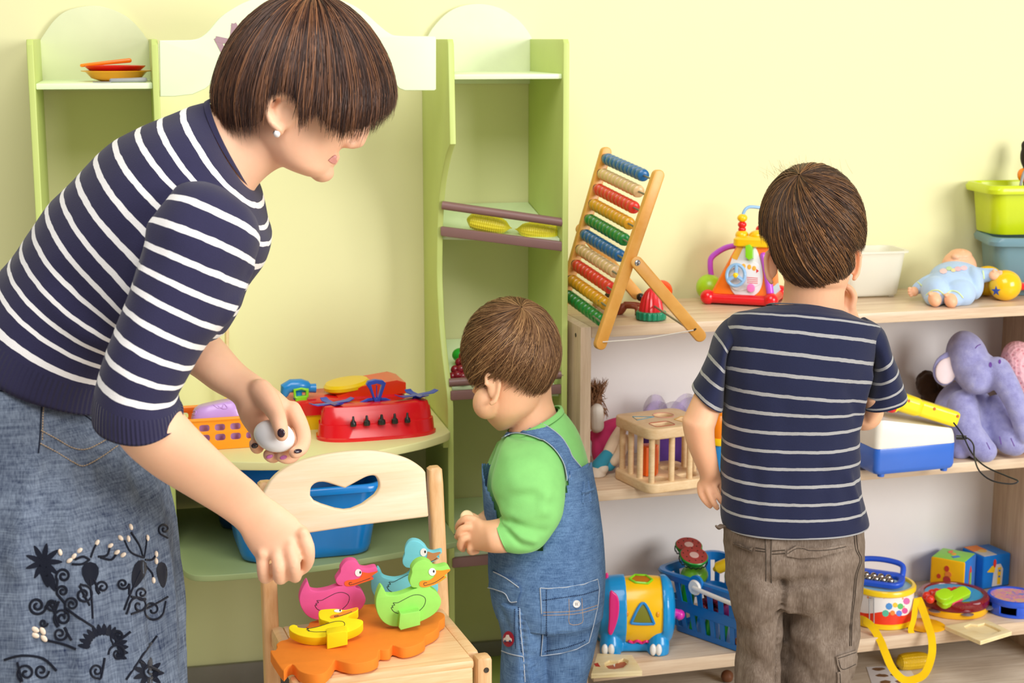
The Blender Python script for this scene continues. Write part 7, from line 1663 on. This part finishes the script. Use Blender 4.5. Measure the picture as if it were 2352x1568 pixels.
food('toy_pear', 'lime green toy pear to the right of the watermelon halves', fuse(M().join(ell(inb(.105, .085, .125), (.030,)*3)).join(ell(inb(.122, .095, .150), (.018,)*3)), .0022, 4), plastic('pear_green', '#93d322', .3), 'toy fruit')
food('toy_lime', 'pale green toy fruit at the left corner of the basket', ell(inb(.022, .040, .118), (.030, .026, .024)), plastic('lime_fruit', '#7cc832', .3), 'toy fruit')
food('toy_tomato', 'shiny red toy tomato at the top right of the basket', ell(inb(.165, .055, .128), (.034,)*3), plastic('tomato_red', '#d91222', .18), 'toy vegetable')
food('toy_apple', 'red toy apple lower at the right of the basket', ell(inb(.200, .040, .105), (.030,)*3), plastic('apple_red', '#d4121c', .2), 'toy fruit')
food('toy_banana', 'yellow toy banana lying across the top of the basket', tube([V(p) for p in cat([tuple(inb(.088, .030, .150)), tuple(inb(.130, .045, .174)), tuple(inb(.175, .075, .184)), tuple(inb(.215, .115, .172))], 5)], [.006]+[.013]*14+[.007], 12, True, True), plastic('banana_yellow', '#f7cf12', .35), 'toy fruit')
food('toy_cucumber', 'green toy cucumber behind the slats at the left of the basket', tube([inb(.020, .018, .060), inb(.024, .02, .100)], .016, 14, True, True), GRE, 'toy vegetable')
gz2 = M(); rg3 = random.Random(8)
for i in range(26): gz2.join(ell(inb(.062+rg3.uniform(0, .048), .012+rg3.uniform(0, .03), .045+rg3.uniform(0, .058)), (.0095,)*3, 12, 8))
food('toy_grapes', 'dark red toy grapes behind the middle slats of the basket', gz2, plastic('wine_red_plastic', '#8a1226', .25), 'toy fruit')
food('toy_aubergine', 'magenta toy aubergine behind the right slats of the basket', tube([inb(.125, .018, .060), inb(.155, .02, .075), inb(.190, .022, .085)], [.018, .025, .020], 16, True, True), plastic('aubergine_magenta', '#c43590', .3), 'toy vegetable')
for i, (x, c, nm) in enumerate(((.045, '#2aa836', 'toy_pea_pod'), (.085, '#2aa836', 'toy_pea_pod'), (.128, '#35b53a', 'toy_pea_pod'))): food(nm, 'green toy pea pod low in the basket, %s from the left corner' % ('first', 'second', 'third')[i], tube([inb(x, .010, .010), inb(x+.004, .012, .045)], .0075, 12, True, True), plastic('pea_'+c[1:], c, .3), 'toy vegetable')
food('toy_carrot', 'orange toy carrot low in the right half of the basket', tube([inb(.165, .014, .014), inb(.185, .014, .022), inb(.210, .014, .026)], [.010, .013, .012], 14, True, True), plastic('carrot_orange', '#ef7a15', .35), 'toy vegetable')
# drum with strap and bell tambourine
dr0 = PZ(2040, 1446, LZ); kD = kd(depth(dr0)); dc = dr0+FH*.062; dR_ = .066
dm = thing('toy_drum', 'white and red toy drum with yellow rims and a yellow strap on the low board', 'toy drum', (dc.x, dc.y, LZ))
def cyl(prof): return lathe(prof, 48, c=(dc.x, dc.y, LZ))
t_ = NT('drum_shell'); c_ = t_.coord('Object'); sp = t_.t.nodes.new('ShaderNodeSeparateXYZ'); t_.l(c_, sp.inputs[0]); z = sp.outputs[2]; wob = t_.math('MULTIPLY', t_.math('SINE', t_.math('MULTIPLY', sp.outputs[0], 70)), .006)
mk = t_.math('LESS_THAN', t_.math('ADD', z, wob), .036); vo = t_.n('ShaderNodeTexVoronoi'); vo.inputs['Scale'].default_value = 55; t_.l(c_, vo.inputs['Vector'])
spk = t_.math('LESS_THAN', vo.outputs['Distance'], .16); t_.l(t_.mix(mk, t_.mix(spk, lin('#f3efec'), lin('#e7a37c')), lin('#ee3a1c')), t_.b.inputs['Base Color']); t_.set(Roughness=.35)
shell_m = cyl([(dR_*.985, .010), (dR_, .011), (dR_, .074), (dR_*.985, .075)])
obj('shell', shell_m, t_.m, dm)
obj('rim', cyl([(0, .0008), (dR_*1.02, .0008), (dR_*1.05, .003), (dR_*1.05, .011), (dR_*1.01, .0125), (0, .0125)]), YEL, dm)
obj('rim', cyl([(dR_*.9, .074), (dR_*1.01, .072), (dR_*1.06, .075), (dR_*1.06, .082), (dR_*1.02, .0855), (dR_*.93, .0855), (dR_*.90, .081), (dR_*.9, .074)]), YEL, dm)
obj('drumhead', cyl([(0, .079), (dR_*.91, .079), (dR_*.91, .077), (0, .077)]), plastic('drumhead_sky', '#8fc6df', .4), dm)
dsh_ = Drape(shell_m)
for px, py, r_, c in ((2042, 1392, 8, '#4f95dd'), (2056, 1389, 6, '#f0c93a'), (2068, 1392, 7, '#5fbf6e'), (2082, 1380, 8, '#e06fb4'), (2034, 1408, 8, '#5ac0a0'), (2050, 1407, 6, '#f08a3a'), (2065, 1408, 7, '#6a86e0'), (2078, 1402, 7, '#e4569a')):
    obj('spot_print', dsh_.patch([(px+r_*math.cos(a*.785), py+r_*math.sin(a*.785)) for a in range(8)], .0004, 0, 4), mat('drum_spot_'+c[1:], c, .4), dm)
for px in (2003, 2100):
    pts = [dsh_(px-5, 1372, .003), dsh_(px-5, 1430, .003), dsh_(px+5, 1430, .003), dsh_(px+5, 1372, .003)]; pts = [p for p in pts if p]
    if len(pts) > 2: obj('clip', tube(pts+[pts[0]], .0013, 6), mat('clip_grey', '#a5a5a8', .35, metal=.6), dm)
def ribbon(name, pts, w_, mt, parent, up_=None):
    q = cat(pts, 6); c = [P(a[0], a[1], a[2]) for a in q]; m = M(); L, Rr = [], []
    for i, p in enumerate(c):
        t = (c[min(i+1, len(c)-1)]-c[max(i-1, 0)]).normalized(); a = q[i][3]; s = t.cross(FW).normalized(); s = (s*math.cos(a)+FH*math.sin(a)).normalized(); L.append(p+s*w_/2); Rr.append(p-s*w_/2)
    return obj(name, loft([[l, r_, r_+FW*.0012, l+FW*.0012] for l, r_ in zip(L, Rr)]), mt, parent, angle=60)
STP = cloth('yellow_webbing', '#f8c60c')
d3 = depth(dr0)-.012
ribbon('strap', [(1972, 1420, d3+.02, .9), (1985, 1424, d3, .5), (2004, 1440, d3-.02, .1), (2022, 1470, d3-.035, 0), (2034, 1500, d3-.05, 0), (2050, 1535, d3-.05, .1), (2075, 1560, d3-.05, .3), (2100, 1560, d3-.05, .3), (2125, 1545, d3-.05, .1), (2140, 1505, d3-.045, 0), (2140, 1465, d3-.035, 0), (2130, 1430, d3-.01, 0), (2118, 1395, d3+.02, .1), (2108, 1372, d3+.035, .3)], .0165, STP, dm)
ribbon('strap', [(2106, 1375, d3+.03, .2), (2102, 1400, d3+.02, 0), (2098, 1425, d3+.0, .3), (2092, 1445, d3-.005, .2), (2096, 1458, d3-.008, .2)], .013, STP, dm)
# bell tambourine lying on the drum
tbx = T(dc.x-.012, dc.y+.006, LZ+.0875) @ Matrix.Rotation(R(-38), 4, 'Z') @ Matrix.Rotation(R(9), 4, 'X')
tbm = thing('bell_shaker', 'blue hand shaker with silver bells lying on top of the toy drum', 'shaker', tuple(tbx.translation), rot=tbx.to_3x3())
UB = plastic('ultramarine_plastic', '#2458d6', .3)
def tl_(x, y, z): return tbx @ V((x, y, z))
obj('frame', plate2d([[(x, y) for x, y in rrect(.118, .062, .026, 8)], [(x, y-.004) for x, y in rrect(.092, .034, .014, 6)]], .012, .003).xf(tbx), UB, tbm)
obj('handle', tube([tl_(*p) for p in [tuple(q) for q in cat([(-.05, .022, .008), (-.046, .042, .022), (-.02, .050, .026), (.02, .050, .026), (.046, .042, .022), (.05, .022, .008)], 5)]], .0062, 12, True, True), UB, tbm)
SV = mat('bell_nickel', '#cfc6ba', .16, metal=1)
for i in range(9):
    c = tl_(-.032+.016*(i % 5)+(.008 if i > 4 else 0), -.012+(.014 if i > 4 else 0), .010)
    b_ = obj('bell', ell(c, (.0075,)*3, 18, 12), SV, tbm); obj('bell_slot', box(tuple(c+V((0, -.004, .0052))), (.008, .0014, .003), (.5, 0, .6)), mat('bell_dark', '#1c1a18', .5), b_)
# yellow toy plate and disc by the drum
y0 = PZ(2130, 1440, LZ); tag(obj('toy_cymbal', lathe([(0, .0008), (.040, .0008), (.043, .0025), (.040, .0045), (.012, .006), (0, .009)], 36, c=(y0.x-.002, y0.y+.005, LZ)), plastic('cymbal_yellow', '#f9b60d', .35)), 'flat yellow plastic disc lying beside the drum', 'toy')
# tambourine
tm = PZ(2206, 1420, LZ)+FH*.062; tr_ = .075
tb1 = thing('tambourine', 'red and yellow tambourine with a sky blue face lying on the low board', 'tambourine', (tm.x, tm.y, LZ))
tX = T(tm.x, tm.y, LZ+.001)
def tl2(prof, n=48): return lathe(prof, n, mx=tX)
RG = NT('red_glitter'); c_ = RG.coord('Object'); RG.l(RG.mix(RG.math('GREATER_THAN', RG.noise(c_, 700, 2), .66), lin('#7d0e1c'), lin('#c33a3f')), RG.b.inputs['Base Color']); RG.set(Roughness=.22); RG.b.inputs['Coat Weight'].default_value = .4
obj('lower_ring', tl2([(0, 0), (tr_*.97, 0), (tr_, .003), (tr_, .014), (tr_*.97, .016), (0, .016)]), plastic('tambourine_yellow', '#fdbf0a', .3), tb1)
obj('upper_ring', tl2([(tr_*.82, .016), (tr_*1.0, .016), (tr_*1.03, .020), (tr_*1.03, .033), (tr_*.96, .038), (tr_*.86, .038), (tr_*.82, .034), (tr_*.82, .016)]), RG.m, tb1)
obj('face', tl2([(0, .035), (tr_*.84, .035), (tr_*.84, .031), (0, .031)]), plastic('face_sky', '#2fa3d6', .35), tb1)
for a in (-150, -95, -40, 20, 80, 140): 
    j = obj('jingle', lathe([(0, .0), (.014, .0), (.015, .0015), (.006, .003), (0, .003)], 20, mx=tX @ Matrix.Rotation(R(a), 4, 'Z') @ T(tr_*.965, 0, .0125)), mat('jingle_grey', '#b3b3b6', .3, metal=.7), tb1)
def on_face(px, py, r_, nm, c): 
    p = PZ(px, py, LZ+.036); obj(nm, lathe([(0, .0008), (r_, .0008), (r_, 0), (0, 0)], 18, c=(p.x, p.y, LZ+.036)), mat(nm+c[1:], c, .4), tb1)
on_face(2240, 1384, .011, 'face_print', '#cfa3b0'); on_face(2206, 1386, .006, 'face_stud', '#6d8a86')
ca = thing('castanet', 'lime green clapper toy with a pink stripe lying on the tambourine', 'clapper', tuple(PZ(2185, 1375, LZ+.037)))
cX = T(*(PZ(2190, 1374, LZ+.042))) @ Matrix.Rotation(R(18), 4, 'Z') @ Matrix.Rotation(R(-10), 4, 'Y') @ Matrix.Rotation(R(22), 4, 'X')
LG = plastic('clapper_lime', '#a8dc1c', .3)
obj('body', plate2d([[(x, y) for x, y in rrect(.086, .028, .010, 5)]], .014, .002).xf(cX @ T(0, 0, -.004)), LG, ca); obj('grip', plate2d([[(x-.028, y+.006) for x, y in rrect(.040, .030, .013, 5)]], .013, .002).xf(cX @ T(0, 0, .0095)), LG, ca)
obj('pink_stripe', box((-.004, -.0145, .003), (.032, .002, .007), bev=.0005).xf(cX), plastic('stripe_rose', '#ef4f6f', .4), ca); obj('blue_end', box((.043, 0, .003), (.010, .018, .009), bev=.001).xf(cX), SKY, ca)
rbd = M()
rc = PZ(2160, 1368, LZ+.036)
for i, (x, y) in enumerate(((2136, 1372), (2140, 1358), (2150, 1356), (2160, 1357), (2170, 1356), (2180, 1354), (2192, 1353), (2204, 1352), (2148, 1364), (2128, 1364))): rbd.join(ell(PZ(x, y+14, LZ+.038)+V((0, 0, .010)), (.0095,)*3, 14, 10))
tag(obj('bead_string', rbd, plastic('bead_red', '#b3121f', .2)), 'string of shiny red beads lying at the back of the tambourine', 'toy beads')
# blue tambourine at the edge
b0 = PZ(2341, 1418, LZ)+FH*.045; tb2 = thing('tambourine', 'blue tambourine with oval openings at the right end of the low board', 'tambourine', (b0.x, b0.y, LZ))
bX = T(b0.x, b0.y, LZ+.001)
obj('ring', lathe([(.052, 0), (.056, 0), (.056, .006), (.052, .006), (.052, 0)], 48, mx=bX), UB, tb2); obj('ring', lathe([(.050, .024), (.056, .023), (.058, .028), (.056, .036), (.050, .036), (.050, .024)], 48, mx=bX), UB, tb2)
for a in range(6): obj('post', box((.0535, 0, .015), (.005, .022, .020), bev=.001).xf(bX @ Matrix.Rotation(R(60*a+18), 4, 'Z')), UB, tb2)
t_ = NT('swirl_print'); c_ = t_.coord('Object'); t_.l(t_.ramp(t_.noise(c_, 45, 3, .6, 1.5), [(.3, lin('#4c8fd0')), (.45, lin('#d98ab8')), (.58, lin('#e9b07a')), (.7, lin('#8fc9b0'))]), t_.b.inputs['Base Color']); t_.set(Roughness=.4)
obj('face', lathe([(0, .033), (.050, .033), (.050, .030), (0, .030)], 40, mx=bX), t_.m, tb2)
# soft cubes
def soft_cube(label, c0, c1, s, zb, cols, rz=None):
    """c0 -> c1: bottom front edge of the right-hand face"""
    v = (c1-c0); rz = math.atan2(v.y, v.x) if rz is None else rz
    X = placed((c0.x, c0.y, zb), rz) @ T(s/2, s/2, s/2)
    t = thing('soft_cube', label, 'soft cube', (X.translation.x, X.translation.y, zb), rz, group='soft picture cubes')
    m = box((0, 0, 0), (s, s, s), bev=s*.055, seg=3)
    fm = []
    for f in m.f:
        c = sum((m.v[i] for i in f), V())/len(f); a = max(range(3), key=lambda i: abs(c[i])); fm.append({(0, 1): 1, (0, -1): 0, (1, -1): 1, (1, 1): 1, (2, 1): 2, (2, -1): 1}.get((a, 1 if c[a] > 0 else -1), 1))
    m.mi = fm; obj('cube_body', m.xf(X), [cloth('felt_'+q[1:], q) for q in cols], t)
    return t, X
q0, q1 = PZ(2215, 1362, LZ), PZ(2262, 1348, LZ)
cs = .080
tcu, XA = soft_cube('soft cube with a yellow side and green top on the low board', PZ(2213, 1370, LZ), PZ(2266, 1344, LZ), cs, LZ+.001, ('#f7b90c', '#1479d6', '#8fd94b'), R(43))
tcb, XB = soft_cube('blue soft cube with a tall bird print behind the yellow and green cube', PZ(2256, 1355, LZ), PZ(2330, 1335, LZ), .078, LZ+.001, ('#1479d6', '#1479d6', '#1479d6'), R(10))
def cubepatch(t, X, s, face, pts, c, nm, off=.0004):
    F = {'x-': Matrix(((0, 0, -1, -s/2), (-1, 0, 0, 0), (0, 1, 0, 0), (0, 0, 0, 1))), 'y-': Matrix(((1, 0, 0, 0), (0, 0, -1, -s/2), (0, 1, 0, 0), (0, 0, 0, 1))), 'z+': Matrix(((1, 0, 0, 0), (0, 1, 0, 0), (0, 0, 1, s/2), (0, 0, 0, 1)))}[face]
    obj(nm, plate2d([[(a*s, b*s) for a, b in pts]], .0012).xf(X @ F @ T(0, 0, off-.0006)), cloth('print_'+c[1:], c), t)
def ov(cx, cy, rx, ry, n=14): return [(cx+rx*math.cos(2*math.pi*i/n), cy+ry*math.sin(2*math.pi*i/n)) for i in range(n)]
for a in (('x-', ov(-.02, .22, .07, .09), '#c7402b', 'flower_print'), ('x-', ov(.03, .06, .10, .09), '#e9853a', 'flower_print'), ('x-', ov(.0, -.10, .11, .11), '#b23a3a', 'flower_print'), ('x-', [(-.02, -.38), (.03, -.38), (.02, -.2), (-.01, -.2)], '#4a4f8a', 'stem_print'), ('x-', ov(-.24, -.04, .06, .07), '#c7402b', 'flower_print'),
          ('y-', [(-.10, -.36), (.10, -.36), (.10, .10), (-.10, .10)], '#e23c2a', 'rocket_print'), ('y-', [(-.06, -.30), (.06, -.30), (.06, .06), (-.06, .06)], '#78c840', 'rocket_window', .001), ('y-', [(-.10, .11), (.10, .11), (0, .26)], '#e23c2a', 'rocket_tip'),
          ('z+', [(-.3, -.1), (-.1, -.22), (-.02, -.14), (-.22, .0)], '#3b7bd8', 'bird_print'), ('z+', ov(.05, .02, .10, .07), '#f0a32a', 'bird_print'), ('z+', ov(.2, .16, .13, .06), '#ee7a4a', 'bird_print')): cubepatch(tcu, XA, cs, a[0], a[1], a[2], a[3], *(a[4:]))
for a in (('y-', [(-.16, -.44), (.20, -.44), (.22, .05), (.12, .22), (-.06, .22), (-.12, .0)], '#d7d4d2', 'bird_print'), ('y-', [(.02, -.40), (.14, -.40), (.14, .12), (.02, .12)], '#f5c51a', 'bird_stripe', .001), ('y-', [(-.36, .02), (-.10, -.02), (-.06, .22), (-.20, .18)], '#f7c61c', 'bird_beak', .0006), ('y-', ov(-.10, .26, .05, .13), '#e33a2c', 'bird_crest', .001), ('y-', ov(.08, .02, .035, .035), '#3d78c8', 'dot_print', .0016), ('y-', ov(.08, -.16, .035, .035), '#3d78c8', 'dot_print', .0016),
          ('z+', [(-.46, -.46), (.0, -.46), (.0, .46), (-.46, .46)], '#c9c8c6', 'picture_print'), ('z+', [(-.46, .0), (.0, .0), (.0, .46), (-.46, .46)], '#f58a2e', 'picture_print', .0008), ('z+', ov(-.2, -.05, .14, .12), '#e9c05a', 'picture_print', .0012)): cubepatch(tcb, XB, .078, a[0], a[1], a[2], a[3], *(a[4:]))
# wooden tray at the edge of the low board
wt_ = [PZ(x, y, LZ+.009) for x, y in ((2170, 1437), (2252, 1472), (2324, 1450), (2262, 1420))]
tw = thing('puzzle_tray', 'empty pale wooden puzzle tray overhanging the front edge of the low board', 'puzzle', tuple(V((sum(p.x for p in wt_)/4, sum(p.y for p in wt_)/4, LZ))))
tq = [(p.x, p.y) for p in wt_]; ih = [(PZ(x, y, LZ+.009).x, PZ(x, y, LZ+.009).y) for x, y in ((2214, 1438), (2228, 1432), (2246, 1434), (2262, 1430), (2286, 1440), (2300, 1448), (2280, 1456), (2256, 1454), (2240, 1448), (2222, 1446))]
obj('tray_frame', plate2d([tq, ih], .005, .0008).xf(T(0, 0, LZ+.0042)), BPW, tw); obj('tray_back', plate2d([tq], .004, .0008).xf(T(0, 0, LZ+.0002)), BPW, tw)
# ------------------------------------------------------------------ on the floor
c0, c1 = PZ(2060, 1540, FZ), PZ(2140, 1532, FZ); cc = (c0+c1)/2; kc = kd(depth(cc))
tag(obj('toy_corn_cob', corn(V((cc.x, cc.y, FZ+.0195)), c1-c0, 92*kc, .0195, CY), plastic('corn_gold', '#eec40a', .4)), 'yellow toy corn cob lying on the floor under the low board', 'toy corn')
pq = [PZ(x, y, FZ+.001) for x, y in ((1990, 1531), (2086, 1528), (2130, 1600), (2014, 1605))]
pp = thing('picture_sheet', 'white paper sheet printed with small brown pictures lying on the floor', 'paper', tuple(V((sum(p.x for p in pq)/4, sum(p.y for p in pq)/4, FZ))))
obj('sheet', plate2d([[(p.x, p.y) for p in pq]], .0006).xf(T(0, 0, FZ+.0003)), mat('white_paper', '#e9e7ea', .7, var=.01), pp)
rp = random.Random(6)
for cx, cy in ((2018, 1538), (2052, 1536), (2026, 1553), (2060, 1551), (2034, 1568), (2070, 1567), (2046, 1586), (2082, 1584)):
    pts = []
    for i in range(12):
        a = 2*math.pi*i/12; q_ = PZ(cx+17*math.cos(a)*rp.uniform(.6, 1.05), cy-2+4.2*math.sin(a)*rp.uniform(.6, 1.1), FZ+.001); pts.append((q_.x, q_.y))
    obj('picture_print', plate2d([pts], .0003).xf(T(0, 0, FZ+.00095)), mat('print_brown', '#8a6442', .6, var=.25, scale=120), pp)
wn = PZ(1670, 1566, FZ); wl = ell((wn.x, wn.y, FZ+.0135), (.0135, .0135, .0135), 28, 18); wrinkle(wl, .0012, 130, 2)
tag(obj('walnut', wl, mat('walnut_shell', '#7a4a2c', .6, var=.15, scale=90)), 'brown walnut lying on the floor in front of the shelf unit', 'walnut')

# nothing sinks into the board it stands on
def settle(names, z):
    for o in list(COL.objects):
        p = o
        while p.parent: p = p.parent
        if o.type == 'MESH' and p.name.split('.')[0] in names and not (o.parent and o.parent.type == 'MESH' and False):
            mz = WM[o.name].translation.z if o.parent is None else WM[p.name].translation.z
            if abs(mz-z) > .03: continue
            for v in o.data.vertices:
                if o.name.startswith(('strap', 'cable')): break
                q = WM[p.name] @ v.co
                if z-.03 < q.z < z+.0004: v.co.z += (z+.0004-q.z)
settle({'rag_doll', 'plush_elephant', 'knitted_toy', 'tulle_scarf', 'plush_toy'}, MIDZ)
settle({'baby_doll', 'toy_hedgehog', 'jointed_figure'}, TOPZ)
settle({'toy_handbag'}, CTZ+.0045)
